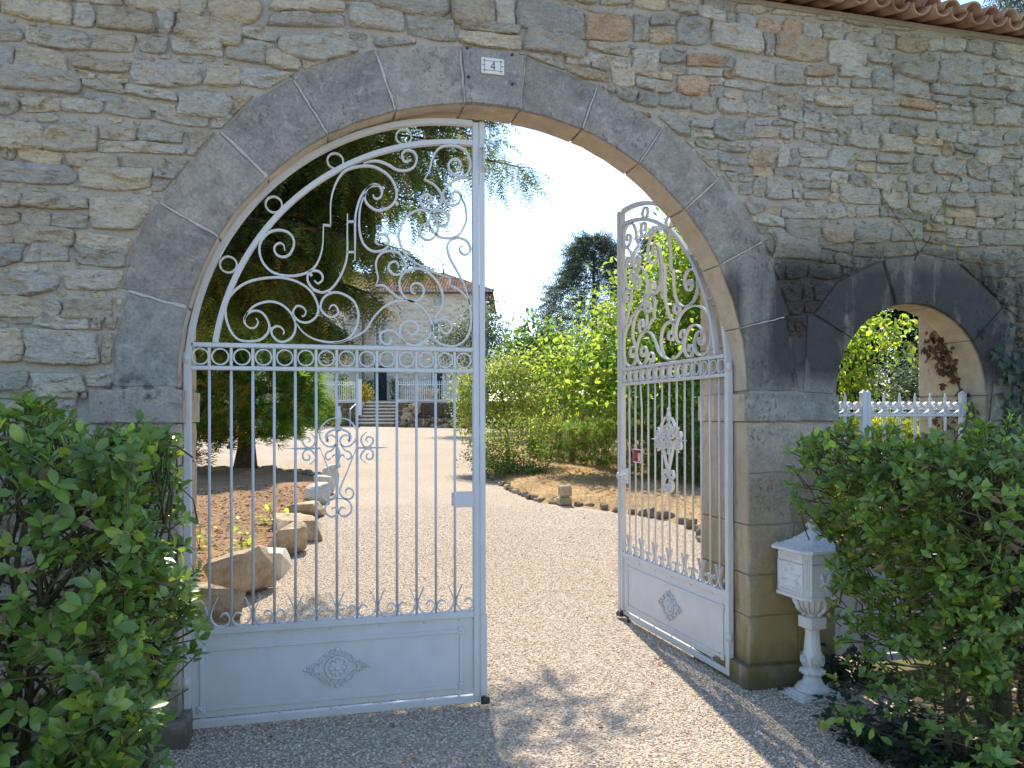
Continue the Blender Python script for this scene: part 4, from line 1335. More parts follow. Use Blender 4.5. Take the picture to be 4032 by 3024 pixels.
def dog_sign():
    M_RED = plain_mat("red_print", (.50, .022, .035), .35, .4, 6, .05)
    M_WHT = plain_mat("white_print", (.75, .72, .70), .35, .4, 6, .04)
    # hangs on two bars of the open leaf, on the side that faces the drive
    M = Matrix.Translation(HINGE_R) @ Matrix.Rotation(RZ_R, 4, 'Z')
    p = M @ Vector((-(BARS_U[11] + BARS_U[12]) / 2 + .125, 0, 1.285))
    g = thing("warning_sign", "small red and white beware of the dog sign tied to the open leaf", "sign", p, RZ_R)
    w, h = .068, .052
    fn = lambda a, b, d: (a, d, b)
    m = MB(); m.cbox(-w, w, -.004, .0, -h, h, .0015); m.build("plate", M_WHT, g)
    m = MB(); m.box(-w + .007, w - .007, -.0052, -.0042, -h + .007, h - .007); m.build("red_field", M_RED, g)
    def text(s, x, z, size):
        cu = bpy.data.curves.new("lettering", 'FONT')
        cu.body = s; cu.size = size; cu.extrude = .0003; cu.offset = .0005
        cu.materials.append(M_WHT)
        o = link(bpy.data.objects.new("lettering", cu), g)
        o.location = (x, -.0056, z); o.rotation_euler = (R(90), 0, 0)
        me = bpy.data.meshes.new_from_object(o)
        bpy.data.objects.remove(o)
        o = link(bpy.data.objects.new("lettering", me), g)
        o.location = (x, -.0056, z); o.rotation_euler = (R(90), 0, 0)
    text("ATTENTION", -.057, .021, .0225)
    text("AU", -.036, -.004, .023)
    text("CHIEN", -.054, -.034, .025)
    dog = [(.030, -.036), (.052, -.036), (.055, -.018), (.050, .004), (.053, .012), (.045, .016), (.043, .026), (.038, .022), (.026, .016), (.030, .009), (.036, .006), (.032, -.010), (.022, -.004), (.020, -.010), (.032, -.020), (.024, -.034)]
    m = MB(); m.prism(dog, -.0062, -.0054, fn); m.build("dog_mark", M_WHT, g)
dog_sign()
# ------------------------------------------------------------------ mailbox on its cast column
def mailbox():
    g = thing("mailbox", "white cast mailbox with pagoda lid on an ornate column by the pier", "mailbox", (1.850, -.185, .0), R(5))
    m = MB()
    def plate(w, d, z0, z1, w2, d2):
        m.add([(sx * w, sy * d, z0) for sx, sy in ((-1, -1), (1, -1), (1, 1), (-1, 1))] + [(sx * w2, sy * d2, z1) for sx, sy in ((-1, -1), (1, -1), (1, 1), (-1, 1))],
              [(0, 3, 2, 1), (4, 5, 6, 7), (0, 1, 5, 4), (1, 2, 6, 5), (2, 3, 7, 6), (3, 0, 4, 7)])
    plate(.155, .105, -.01, .012, .150, .10); plate(.142, .092, .012, .024, .125, .076); plate(.118, .070, .024, .034, .108, .062)
    m.build("base_plate", M_MAIL, g)
    m = MB(); m.lathe([(.098, .030), (.098, .040), (.090, .048), (.086, .058), (.072, .068), (.058, .078), (.050, .096), (.046, .112), (.050, .118)], 20); m.build("foot_moulding", M_MAIL, g, True)
    m = MB(); m.lathe([(.048, .116), (.060, .122), (.068, .132), (.068, .142), (.060, .152), (.046, .158), (.044, .166)], 20)
    for k in range(12):
        w = k * math.pi / 6; m.ball((.064 * math.cos(w), .064 * math.sin(w), .137), .011, 6, 5)
    m.build("ring", M_MAIL, g, True)
    m = MB(); m.lathe([(.040, .162), (.052, .176), (.060, .200), (.058, .222), (.050, .240), (.050, .248), (.046, .252)], 20)
    for k in range(6):
        w = k * math.pi / 3
        for r_, z_ in ((.020, .205), (.012, .205)):
            pts = [(.061 * math.cos(w) - math.sin(w) * r_ * math.cos(t), .061 * math.sin(w) + math.cos(w) * r_ * math.cos(t), z_ + 1.5 * r_ * math.sin(t)) for t in np.linspace(0, 6.28, 12)]
            m.tube(pts, .003, 5)
    m.build("leaf_bulb", M_MAIL, g, True)
    m = MB(); m.lathe([(.047, .25), (.044, .29), (.040, .34), (.038, .39)], 12); m.build("column", M_MAIL, g)
    m = MB(); m.cbox(-.056, .056, -.056, .056, .385, .452, .005); m.cbox(-.038, .038, -.0585, .0585, .40, .437, .002); m.cbox(-.0585, .0585, -.038, .038, .40, .437, .002); m.build("capital_block", M_MAIL, g)
    m = MB()
    m.lathe([(.040, .450), (.034, .462), (.040, .470), (.062, .485), (.088, .515), (.102, .548), (.106, .580)], 20)
    for k in range(20):
        w = k * math.pi / 10
        m.tube([(r_ * math.cos(w), r_ * math.sin(w), z_) for r_, z_ in ((.050, .474), (.078, .497), (.098, .53), (.108, .572))], [.004, .006, .008, .007], 5)
    for w in (0, math.pi / 2, math.pi, 1.5 * math.pi):
        m.ball((.112 * math.cos(w), .112 * math.sin(w), .566), .018, 8, 6); m.ball((.060 * math.cos(w), .060 * math.sin(w), .474), .014, 8, 6)
        m.tube([(.062 * math.cos(w), .062 * math.sin(w), .477), (.098 * math.cos(w), .098 * math.sin(w), .51), (.115 * math.cos(w), .115 * math.sin(w), .56)], [.012, .014, .014], 6)
    m.build("capital", M_MAIL, g, True)
    W, D, c = .150, .135, .032
    oct8 = lambda w, d, c_: [(-w + c_, -d), (w - c_, -d), (w, -d + c_), (w, d - c_), (w - c_, d), (-w + c_, d), (-w, d - c_), (-w, -d + c_)]
    fz = lambda a, b, z: (a, b, z)
    m = MB()
    m.prism(oct8(W + .010, D + .010, c + .004), .574, .592, fz)
    m.prism(oct8(W, D, c), .592, .835, fz)
    m.build("box", M_MAIL, g)
    # faces: front = -Y (toward street), side = +X
    f1 = lambda a, b, d: (a, -D - d, b)
    f2 = lambda a, b, d: (W + d, a, b)
    f3 = lambda a, b, d: (-W - d, a, b)
    for nm, fn, hw in (("front_door", f3, D - c), ("front_panel", f1, W - c), ("side_panel", f2, D - c)):
        m = MB()
        fr = [(-hw, .606), (hw, .606), (hw, .768), (-hw, .768)]
        m.bar(fr, .008, -.004, .005, fn, closed=True)
        m.bar([(-hw, .776), (hw, .776), (hw, .822), (-hw, .822)], .004, -.004, .003, fn, closed=True)
        m.build(nm, M_MAIL, g)
    for fn, hw in ((f1, W - c), (f2, D - c), (f3, D - c)):
        m = MB(); m.prism([(-hw + .004, .772), (hw - .004, .772), (hw - .004, .776), (-hw + .004, .776)], -.001, .002, fn); m.build("slot_shadow_line", M_BLACK, g)
    # lettering band on the flap, too worn to read: small raised marks
    m = MB()
    for k in range(8):
        m.prism([(-.06 + .016 * k, .792), (-.05 + .016 * k, .790), (-.052 + .016 * k, .808), (-.061 + .016 * k, .806)], -.002, .003, f3)
    m.build("flap_relief", M_MAIL, g)
    # rider relief on the left-hand face
    def blob(m, fn, a, b, ra, rb, rot=0.0, h=.010):
        n, rings = 12, 4
        v, f = [], []
        for i in range(rings + 1):
            ph = math.pi / 2 * i / rings
            for k in range(n):
                w = 2 * math.pi * k / n
                x_, y_ = ra * math.cos(ph) * math.cos(w), rb * math.cos(ph) * math.sin(w)
                v.append(fn(a + x_ * math.cos(rot) - y_ * math.sin(rot), b + x_ * math.sin(rot) + y_ * math.cos(rot), h * math.sin(ph)))
        for i in range(rings):
            for k in range(n):
                f.append((i * n + k, i * n + (k + 1) % n, (i + 1) * n + (k + 1) % n, (i + 1) * n + k))
        m.add(v, f)
    m = MB()
    for a, b, ra, rb, ro in ((.0, .685, .044, .021, .15), (.042, .703, .026, .012, .9), (.060, .722, .017, .010, -.5), (-.040, .690, .024, .020, .2),
                             (.035, .660, .026, .007, -.7), (.052, .664, .024, .006, .3), (-.045, .660, .028, .008, 1.0), (-.060, .655, .028, .006, .6), (-.070, .705, .026, .006, 2.5),
                             (.004, .722, .013, .024, .2), (.010, .748, .010, .011, 0), (-.012, .735, .026, .009, 2.6), (.024, .728, .020, .006, -.4), (.006, .695, .009, .026, -.3),
                             (-.03, .622, .045, .010, .1), (.03, .620, .045, .009, -.1), (-.075, .64, .009, .028, 0), (.078, .64, .009, .028, 0)):
        blob(m, f3, a, b, ra, rb, ro)
    m.build("rider_relief", M_MAIL, g, True)
    m = MB()
    for a, b, ra, rb, ro in ((.0, .690, .050, .012, .9), (.0, .690, .012, .060, .0), (-.035, .665, .034, .010, .5), (.035, .655, .034, .010, -.5), (.0, .745, .020, .015, 0), (-.05, .70, .02, .008, 1.4), (.05, .70, .02, .008, 1.7), (0, .64, .03, .02, 0)):
        blob(m, f1, a, b, ra, rb, ro, .012)
    m.tube([f1(.045 * math.cos(t), .688 + .038 * math.sin(t), .006) for t in np.linspace(.4, 5.6, 16)], .006, 6)
    m.build("horn_relief", M_MAIL, g, True)
    m = MB()                         # flutes on the cut corner
    for k in (-1, 0, 1):
        m.tube([(-W + c / 2 + k * .009 * .7, -D + c / 2 - k * .009 * .7, z) for z in (.63, .80)], .0035, 5)
    m.build("corner_flutes", M_MAIL, g)
    # pagoda lid
    m = MB()
    prof = [(1.0, .835), (1.12, .836), (1.12, .852), (1.02, .858), (.80, .868), (.58, .888), (.40, .908), (.26, .926), (.22, .934)]
    ring = [[(x * s, y * s, z) for x, y in oct8(W + .016, D + .016, c + .012)] for s, z in prof]
    v = [q for rg in ring for q in rg]
    f = [(i * 8 + k, i * 8 + (k + 1) % 8, (i + 1) * 8 + (k + 1) % 8, (i + 1) * 8 + k) for i in range(len(prof) - 1) for k in range(8)]
    f += [tuple(range(8))[::-1], tuple((len(prof) - 1) * 8 + k for k in range(8))]
    m.add(v, f)
    lid = m.build("lid", M_MAIL, g)
    m = MB()                         # fish-scale shingles cast on the lid
    for (ax, hw) in ((0, D), (1, W), (2, D), (3, W)):
        for row in range(6):
            t = .95 - row * .115
            z = np.interp(t, [.26, .40, .58, .80, 1.02], [.926, .908, .888, .868, .858])
            nn = max(2, int(9 * t))
            for k in range(nn):
                s = (k + .5 + (.5 if row % 2 else 0)) / nn * 2 - 1
                if abs(s) > .9: continue
                off = (W if ax % 2 == 0 else D) + .016
                p = [(-off * t, s * hw * t), (s * hw * t, -off * t), (off * t, s * hw * t), (s * hw * t, off * t)][ax]
                m.ball((p[0], p[1], z), .0105, 6, 4, (1, 1, .35))
    m.build("shingles", M_MAIL, lid, True)
    m = MB(); m.lathe([(.036, .930), (.032, .940), (.020, .946), (.018, .956), (.030, .964), (.033, .974), (.028, .984), (.014, .990), (.008, .996), (.010, 1.000), (.004, 1.008)], 14)
    for k in range(10):
        w = k * math.pi / 5; m.tube([(r_ * math.cos(w), r_ * math.sin(w), z_) for r_, z_ in ((.022, .960), (.034, .972), (.020, .988))], .0045, 5)
    m.build("finial", M_MAIL, g, True)
mailbox()

# ------------------------------------------------------------------ footgate in the small arch
def footgate():
    g = thing("footgate", "low white iron picket gate with a curled crest inside the small arch", "gate", (.045, .15, 0))
    def bx(name, x0, x1, y0, y1, z0, z1, c=.003):
        m = MB(); m.cbox(x0, x1, y0, y1, z0, z1, c); return m.build(name, M_GATE, g)
    def post(x, zt, w=.020):
        m = MB(); m.cbox(x - w, x + w, -.018, .018, .02, zt - .02, .003)
        m.add([(x - w, -.018, zt - .02), (x + w, -.018, zt - .02), (x + w, .018, zt - .02), (x - w, .018, zt - .02), (x, 0, zt)], [(0, 1, 4), (1, 2, 4), (2, 3, 4), (3, 0, 4)])
        m.build("post", M_GATE, g)
    post(2.155, 1.70); post(2.425, 1.765); post(2.458, 1.765, .012); post(3.190, 1.765)
    bx("rail", 2.17, 2.405, -.012, .012, 1.592, 1.612); bx("rail", 2.47, 3.17, -.012, .012, 1.592, 1.612)
    bx("rail", 2.47, 3.17, -.012, .012, .66, .695); bx("rail", 2.47, 3.17, -.012, .012, .03, .075)
    bx("panel", 2.47, 3.17, -.003, .003, .085, .655, .001)
    bx("panel", 2.175, 2.405, -.003, .003, .085, .655, .001)
    xs = [2.29] + [2.58 + .118 * k for k in range(6)]
    for x in xs[:-1] if xs[-1] > 3.16 else xs:
        m = MB(); m.tube([(x, 0, .69), (x, 0, 1.715), (x, 0, 1.745)], [.0085, .0085, .002], 8); m.build("picket", M_GATE, g, True)
    fn = lambda a, b, d: (a, d, b)
    edges = [(2.175, 2.29), (2.29, 2.405), (2.47, 2.58)] + [(2.58 + .118 * k, 2.58 + .118 * (k + 1)) for k in range(5)]
    for a, b in edges:
        c = (a + b) / 2; w = (b - a) / 2
        for s in (-1, 1):
            pts = [(c + s * w * .92, 1.665), (c + s * w * .80, 1.635), (c + s * w * .45, 1.616), (c + s * .004, 1.632), (c + s * .006, 1.672), (c + s * w * .42, 1.684), (c + s * w * .60, 1.662), (c + s * w * .42, 1.648), (c + s * w * .28, 1.660)]
            pts = [(c + s * w * .95, 1.618), (c + s * w * .86, 1.655), (c + s * w * .55, 1.684), (c + s * w * .18, 1.672), (c + s * w * .14, 1.648), (c + s * w * .38, 1.640), (c + s * w * .50, 1.654), (c + s * w * .40, 1.664)]
            m = MB(); m.bar(spline(pts, 4), .007, -.012, .012, fn, .3); m.build("crest_scroll", M_GATE, g)
        m = MB(); m.bar(spline([(c - w * .95, 1.655), (c - w * .6, 1.624), (c, 1.6145), (c + w * .6, 1.624), (c + w * .95, 1.655)], 4), .006, -.010, .010, fn, .3); m.build("crest_scroll", M_GATE, g)
footgate()
# ------------------------------------------------------------------ house and terrace
def house_wall_mat():
    t = NT("house_stone")
    tc = t.n("ShaderNodeTexCoord").outputs["Object"]
    jit = t.noise(tc, 1.4, 3).outputs["Color"]
    vec = t.n("ShaderNodeVectorMath", {0: tc, 1: t.n("ShaderNodeVectorMath", {0: jit, 1: (.22, .22, .10)}, operation='MULTIPLY').outputs[0]}, operation='ADD').outputs[0]
    sx = t.sep(vec)
    uv = t.n("ShaderNodeCombineXYZ", {0: t.math('ADD', sx[0], sx[1]), 1: sx[2], 2: 0.0}).outputs[0]
    b = t.n("ShaderNodeTexBrick", {"Vector": uv, "Color1": (.68, .62, .53, 1), "Color2": (.42, .33, .23, 1), "Mortar": (.60, .56, .49, 1), "Scale": 1.0, "Mortar Size": .018, "Bias": -.3, "Brick Width": .46, "Row Height": .155}, offset=.43)
    n1 = t.noise(tc, 3.5, 5, .6).outputs[0]
    c = t.mix(1.0, b.outputs[0], t.ramp(n1, [(.3, (.86, .85, .83)), (.7, (1.12, 1.1, 1.06))]), 'MULTIPLY')
    och = t.n("ShaderNodeMapRange", {"Value": t.noise(t.mapping(tc, (2.2, 2.2, 6)), 1.0, 2).outputs[0], "From Min": .62, "From Max": .70, "To Max": .7}).outputs[0]
    c = t.mix(och, c, (.42, .27, .15))
    c = t.mix(1.0, c, t.attr(), 'MULTIPLY')
    return t.done(t.pbr(c, .93, t.bump(t.math('ADD', t.math('MULTIPLY', b.outputs["Fac"], -.6), n1), .5, .03), .15))
M_HOUSE = house_wall_mat()
M_RENDER = rock_mat("cream_render", (.50, .44, .36), (.58, .52, .43), (.64, .58, .49), 1.5, .2, .02)
M_TRIM = rock_mat("dressed_trim", (.46, .43, .38), (.54, .51, .46), (.60, .57, .52), 3, .2, .01)
M_NAVY = plain_mat("navy_door", (.012, .017, .034), .45, .3)
M_DARKIN = plain_mat("dark_interior", (.012, .013, .016), .9, .1)
M_FRAME = plain_mat("white_joinery", (.66, .67, .68), .5, .3)
M_ZINC = plain_mat("zinc", (.24, .25, .26), .5, .4)
M_SKYPANE = plain_mat("sky_reflection_paint", (.42, .48, .50), .6, .3)  # pale blue of the sky reflected in the attic window, as flat colour
t_ = NT("window_glass")
M_GLASS = t_.done(t_.pbr((.02, .025, .03), .06, None, .8))

def build_house():
    D = 48.0
    z0, ze = 2.70, 10.25
    o = T(0, D)
    g = thing("stone_house", "two storey stone house with clay tile roof beyond the terrace", "house", (o[0], o[1], 0), -PHI)
    L, Rr = -10.4, -1.9
    BACK = 10.0
    m = MB()
    # front wall pierced by the openings
    ops = [("w", -9.56, -8.84, 6.55, 8.10), ("w", -5.50, -4.62, 6.55, 8.15), ("a", -5.42, -4.94, 9.33, 10.0), ("d", -9.62, -8.72, 2.72, 5.15), ("d", -5.62, -4.62, 2.72, 4.75)]
    xs = sorted({L, Rr} | {v for q in ops for v in q[1:3]})
    for i in range(len(xs) - 1):
        a, b = xs[i], xs[i + 1]
        cuts = sorted([(q[3], q[4]) for q in ops if q[1] <= a + 1e-6 and q[2] >= b - 1e-6])
        z = z0 - .3
        for c0, c1 in cuts + [(ze, ze)]:
            if c0 > z + 1e-4: m.add([(a, 0, z), (b, 0, z), (b, 0, c0), (a, 0, c0)], [(0, 1, 2, 3)])
            z = c1
    for q in ops:                  # reveals
        _, a, b, c, d = q
        m.add([(a, 0, c), (b, 0, c), (b, 0, d), (a, 0, d), (a, .3, c), (b, .3, c), (b, .3, d), (a, .3, d)], [(0, 4, 5, 1), (1, 5, 6, 2), (2, 6, 7, 3), (3, 7, 4, 0)])
    m.add([(Rr, 0, z0 - .3), (Rr, BACK, z0 - .3), (Rr, BACK, ze), (Rr, 0, ze), (L, 0, z0 - .3), (L, BACK, z0 - .3), (L, BACK, ze), (L, 0, ze)], [(0, 1, 2, 3), (5, 4, 7, 6), (1, 5, 6, 2)])
    m.build("wall", M_HOUSE, g, fix=False)
    # openings
    for kind, a, b, c, d in ops:
        if kind == "w":
            w = MB(); w.box(a, b, .16, .20, c, d)
            gl = w.build("window", M_GLASS, g)
            f = MB()
            f.box(a, a + .07, .10, .16, c, d); f.box(b - .07, b, .10, .16, c, d); f.box((a + b) / 2 - .09, (a + b) / 2 + .09, .10, .16, c, d)
            f.box(a + .07, b - .07, .10, .16, d - .06, d - .001); f.box(a + .07, b - .07, .10, .16, c + .001, c + .07)
            for k in range(1, 5):
                zz = c + (d - c) * k / 5
                f.box(a + .07, (a + b) / 2 - .09, .12, .155, zz - .02, zz + .02); f.box((a + b) / 2 + .09, b - .07, .12, .155, zz - .02, zz + .02)
            f.build("frame", M_FRAME, gl)
        elif kind == "a":
            w = MB(); w.box(a, b, .08, .12, c, d); w.build("shutter_or_sky_pane", M_SKYPANE, g)  # attic window pane, its sky reflection put into the colour
        else:
            w = MB(); w.box(a, b, .22, .27, c, d)
            dr = w.build("door", M_NAVY, g)
            p = MB()
            if a < -9:
                for x0, x1 in ((a + .35, a + .58), (a + .63, b - .06)):
                    for zz0, zz1 in ((c + .15, c + .8), (c + .95, c + 1.7), (c + 1.8, d - .35)):
                        p.box(x0, x1, .205, .222, zz0, zz1)
                p.box(a, a + .28, .18, .23, c, d)
                p.build("door_panel", M_NAVY, dr)
                h = MB(); h.ball((a + .62, .19, c + 1.0), .035, 8, 6); h.build("handle", M_ZINC, dr)
            else:
                p.box(a + .04, a + .24, .12, .20, c + .05, d - .05); p.box(b - .24, b - .04, .12, .20, c + .05, d - .05)
                p.build("shutter_or_sky_pane", M_FRAME, dr)
        # dressed surround with toothed quoins
        s = MB()
        n = max(2, int((d - c) / .38))
        for k in range(n):
            e = .32 if k % 2 else .20
            zz0, zz1 = c + (d - c) * k / n, c + (d - c) * (k + 1) / n
            s.box(a - e, a - .002, -.025, .05, zz0 + .006, zz1 - .006); s.box(b + .002, b + e, -.025, .05, zz0 + .006, zz1 - .006)
        s.box(a - .22, b + .22, -.03, .05, d + .004, d + .30)
        if kind == "w": s.box(a - .18, b + .18, -.07, .05, c - .15, c - .004)
        s.build("surround", M_TRIM, g)
    q = MB()
    for k in range(19):
        e = .55 if k % 2 else .32
        q.box(Rr - e, Rr + .02, -.02, .06, z0 + k * .395, z0 + k * .395 + .385)
    q.build("quoins", M_TRIM, g)
    # hipped roof of barrel tiles
    ex, ey = .62, -.62
    ridge_x0, ridge_x1, ridge_y, ridge_z = -16.0, -5.15, 4.4, 12.35
    eave = ze + .02
    rm = MB()
    A, B = (-18.0, ey, eave), (Rr + ex, ey, eave)
    C, Dd = (Rr + ex, BACK + .6, eave), (ridge_x1, ridge_y, ridge_z)
    E_ = (ridge_x0, ridge_y, ridge_z)
    rm.add([A, B, Dd, E_, C, (-18, BACK + .6, eave)], [(0, 1, 2, 3), (1, 4, 2), (4, 5, 3, 2), (0, 3, 5)])
    rm.build("roof", M_TILE, g)
    tv, tf, tc_, base = [], [], [], 0
    rr = np.random.default_rng(4)
    sl = math.hypot(ridge_y - ey, ridge_z - eave)
    ddir = np.array([0, (ridge_y - ey) / sl, (ridge_z - eave) / sl]); nrm = np.array([0, -ddir[2], ddir[1]])
    x = -12.6
    nn = 5
    while x < Rr + ex:
        top = 1.0 if x < ridge_x1 else max(0, (Rr + ex - x) / (Rr + ex - ridge_x1))
        s = -.05
        while s < sl * top:
            L_ = .40
            sh = rr.uniform(.6, 1.35); hue = rr.choice([(1.1, 1, .95), (1.25, .95, .8), (.8, .78, .8), (1.45, 1.3, 1.1)])
            ring = []
            for (ss, rad) in ((s, .092), (s + L_ * 1.12, .075)):
                for k in range(nn + 1):
                    w = math.pi * k / nn
                    p_ = np.array([x + rad * math.cos(w), ey, eave]) + ddir * ss + nrm * (rad * math.sin(w) + (.045 if ss == s else .015))
                    ring.append(p_)
            tv += ring
            tc_ += [tuple(sh * h for h in hue)] * len(ring)
            for k in range(nn): tf.append((base + k, base + k + 1, base + nn + 2 + k, base + nn + 1 + k))
            base += len(ring)
            s += L_
        x += .205
    to = mesh_np("roof_tiles", np.array(tv), np.array(tf), np.array(tc_), M_TILE, g, True)
    to["kind"] = "stuff"
    rt = MB(); rt.tube([E_, Dd], .11, 6); rt.tube([Dd, B], .10, 6); rt.build("ridge_tiles", M_TILE, g)
    fin = MB(); fin.lathe([(.10, 0), (.05, .2), (.09, .3), (.03, .4), (.02, 1.1), (.004, 1.25)], 8, Matrix.Translation((ridge_x1, ridge_y, ridge_z))); fin.build("roof_finial", M_ZINC, g)
    gt = MB(); gt.tube([(-18, ey - .06, eave - .03), (Rr + ex, ey - .06, eave - .03)], .075, 8); gt.build("gutter", M_ZINC, g)
    so = MB(); so.box(-12, Rr + ex - .03, ey + .05, -.03, eave - .10, eave - .02); so.box(Rr + .02, Rr + ex - .03, ey + .05, BACK, eave - .10, eave - .02)
    for k in range(12): so.box(Rr - .02 , Rr + ex - .05, .4 + k * .8, .5 + k * .8, eave - .24, eave - .10)
    so.build("eaves_boards", M_ROCKD, g)
    dp = MB(); dp.tube([(Rr + .22, -.1, eave - .1), (Rr + .10, -.08, eave - .9), (Rr + .10, -.08, z0)], .05, 6); dp.build("drainpipe", M_ZINC, g)
    dp = MB(); dp.tube([(L + .10, -.1, eave - .1), (L + .10, -.1, z0 - .1)], .06, 6); dp.build("drainpipe", M_ZINC, g)
    vm = MB(); vm.box(-8.45, -8.2, -.01, .02, z0 + .12, z0 + .24); vm.build("vent", M_DARKIN, g)
    # rendered wing running forward on the left, seen behind the conifers
    wg = MB(); wg.box(-22, L - .02, -5.2, BACK, z0 - .6, ze - 1.0)
    wg.build("rendered_wing", M_RENDER, g)
    wr = MB(); wr.add([(-22.4, -5.8, ze - 1.0), (L + .3, -5.8, ze - 1.0), (L + .3, 5, ze + 1.0), (-22.4, 5, ze + 1.0)], [(0, 1, 2, 3)]); wr.build("wing_roof", M_TILE, g)
    for (x, z) in ((-11.15, 6.1), (-10.95, 5.6)):
        l = MB(); l.tube([(x, -5.22, z - .35), (x, -5.5, z - .3), (x, -5.5, z - .12)], .02, 5)
        l.lathe([(.05, -.12), (.12, .12), (.14, .14), (.05, .24), (.01, .34)], 6, Matrix.Translation((x, -5.5, z))); l.build("wall_lantern", M_BLACK, g)
    return g
build_house()

def build_terrace():
    D = 34.5
    zt, zb = 2.38, 1.12
    o = T(0, D)
    # paved terrace behind the retaining wall
    m = MB(); m.tint = (1, 1, 1)
    P = [(-40, .05), (-7.65, .05), (-7.65, 1.75), (-5.80, 1.75), (-5.80, .05), (30, .05), (30, 13.4), (-40, 13.4)]
    M = Matrix.Translation((o[0], o[1], 0)) @ Matrix.Rotation(-PHI, 4, 'Z')
    m.prism(P, zb - .4, zt - .02, lambda a, b, z: M @ Vector((a, b, z)))
    t = m.build("terrace", M_GRAVEL, None); tag(t, kind='structure')
    w = thing("retaining_wall", "low rough rubble retaining wall of the terrace with pale coping beside the steps", "wall", (o[0], o[1], 0), -PHI)
    for nm, a, b in (("c", -15, -7.66), ("c", -5.79, 3.0)):
        m = MB(); m.box(a, b, .0, .3, zb - .5, zt - .09); m.build("wall_core", M_ROCKD, w)
        x = a
        while x < b - .05:
            e = min(b, x + random.uniform(.5, 1.0))
            m = MB(); v = random.uniform(.85, 1.05); m.tint = (v, v, v * .96); m.cbox(x + .004, e - .004, -.05, .36, zt - .088, zt, .012); m.build("coping_stone", M_TRIM, w)
            x = e
    vs, fs, cs, base = [], [], [], 0
    rr = random.Random(8)
    for a, b in ((-11, -7.7), (-5.75, -.5)):
        z = zb - .05
        while z < zt - .12:
            h = rr.uniform(.10, .22); x = a
            while x < b:
                ww = rr.uniform(.12, .34)
                poly = [(x + .012, z + .01), (x + ww - .012, z + .01 + rr.uniform(-.02, .02)), (x + ww - .01, min(zt - .1, z + h - .01)), (x + .01, min(zt - .1, z + h - .01 + rr.uniform(-.02, .02)))]
                V, F = rock_face(poly, .07, x * 3.1 + z, 9)
                vs.append(V); fs.append(F + base); v = rr.uniform(.7, 1.3); cs.append(np.tile((v, v * .96, v * .9), (len(V), 1))); base += len(V)
                x += ww
            z += h
    ro = mesh_np("rubble_face", np.vstack(vs), np.vstack(fs), np.vstack(cs), M_ROCKD, w); ro["kind"] = "stuff"
    # steps
    s = thing("garden_steps", "six worn stone steps with mossy risers leading up to the terrace", "steps", (o[0], o[1], 0), -PHI)
    for k in range(7):
        z1 = zb + .03 + (zt - zb - .03) * (k + 1) / 7
        y0 = -.75 + k * .36
        x = -7.64
        while x < -5.82:
            e = min(-5.80, x + random.uniform(.7, 1.3))
            if -5.80 - e < .25: e = -5.80
            m = MB(); v = random.uniform(.9, 1.08); m.tint = (v, v * .98, v * .93)
            m.cbox(x + .004, e - .004, y0 + (.02 if k else 0), y0 + .42, z1 - .075, z1, .015); m.build("tread", M_TRIM, s); x = e
        m = MB(); m.box(-7.60, -5.84, y0 + .05, y0 + .5, zb - .3, z1 - .076); m.build("riser", M_ROCKD, s)
    M_WP = paint_mat("white_fence_paint", (.70, .73, .74))
    h = thing("handrail", "bent white tubular handrail at the foot of the terrace steps", "handrail", (o[0], o[1], 0), -PHI)
    m = MB(); m.tube([(-7.95, -.75, zb), (-7.95, -.75, zb + .85), (-7.72, .2, zt - .0), ], .032, 8); m.build("rail", M_WP, h)
    m = MB(); m.tube([(-7.78, .0, zb), (-7.78, .0, zt - .15)], .028, 8); m.build("rail_post", M_WP, h)
    p = thing("gate_post", "square white post at the head of the terrace steps", "post", (o[0], o[1], 0), -PHI)
    m = MB(); m.cbox(-7.68, -7.53, -.12, .03, zb + .55, 3.42, .01); m.build("shaft", M_WP, p)
    m = MB(); m.cbox(-7.70, -7.51, -.14, .05, 3.42, 3.47, .01); m.build("cap", M_WP, p)
    def fence(label, a, b):
        f = thing("picket_fence", label, "fence", (o[0], o[1], 0), -PHI, "white fences on the terrace edge")
        for z in (zt + .05, zt + .84):
            m = MB(); m.box(a, b, .09, .13, z - .022, z + .022); m.build("rail", M_WP, f)
        d = None
        x = a + .04
        while x < b:
            if d is None:
                m = MB(); m.tube([(0, 0, 0), (0, 0, .90), (0, 0, .905), (0, 0, .94), (0, 0, .96), (0, 0, 1.06)], [.014, .014, .028, .032, .020, .002], 6)
                q = m.build("picket", M_WP, f); d = q.data
            else:
                q = link(bpy.data.objects.new("picket", d), f)
            q.location = (x, .085, zt)
            x += .107
    fence("short white spear-topped fence left of the terrace steps", -9.35, -7.70)
    fence("long white spear-topped fence right of the terrace steps", -5.72, -1.9)
    # stone basin
    bs = thing("stone_basin", "pale stone basin on a pedestal behind the long white fence", "basin", T(-4.55, 37.5, zt), 0)
    m = MB(); m.lathe([(.26, 0), (.22, .06), (.17, .25), (.20, .32)], 10); m.build("pedestal", M_ROCK, bs, True)
    m = MB(); m.lathe([(.20, .30), (.38, .40), (.52, .52), (.58, .66), (.62, .70), (.60, .72), (.50, .66), (.05, .50)], 18); m.build("bowl", M_ROCK, bs, True)
    # rockery below the right-hand wall
    rk = thing("rockery", "heap of tufa rocks with a low rough wall at the foot of the terrace", "rockery", (o[0], o[1], 0), -PHI)
    rr = random.Random(12)
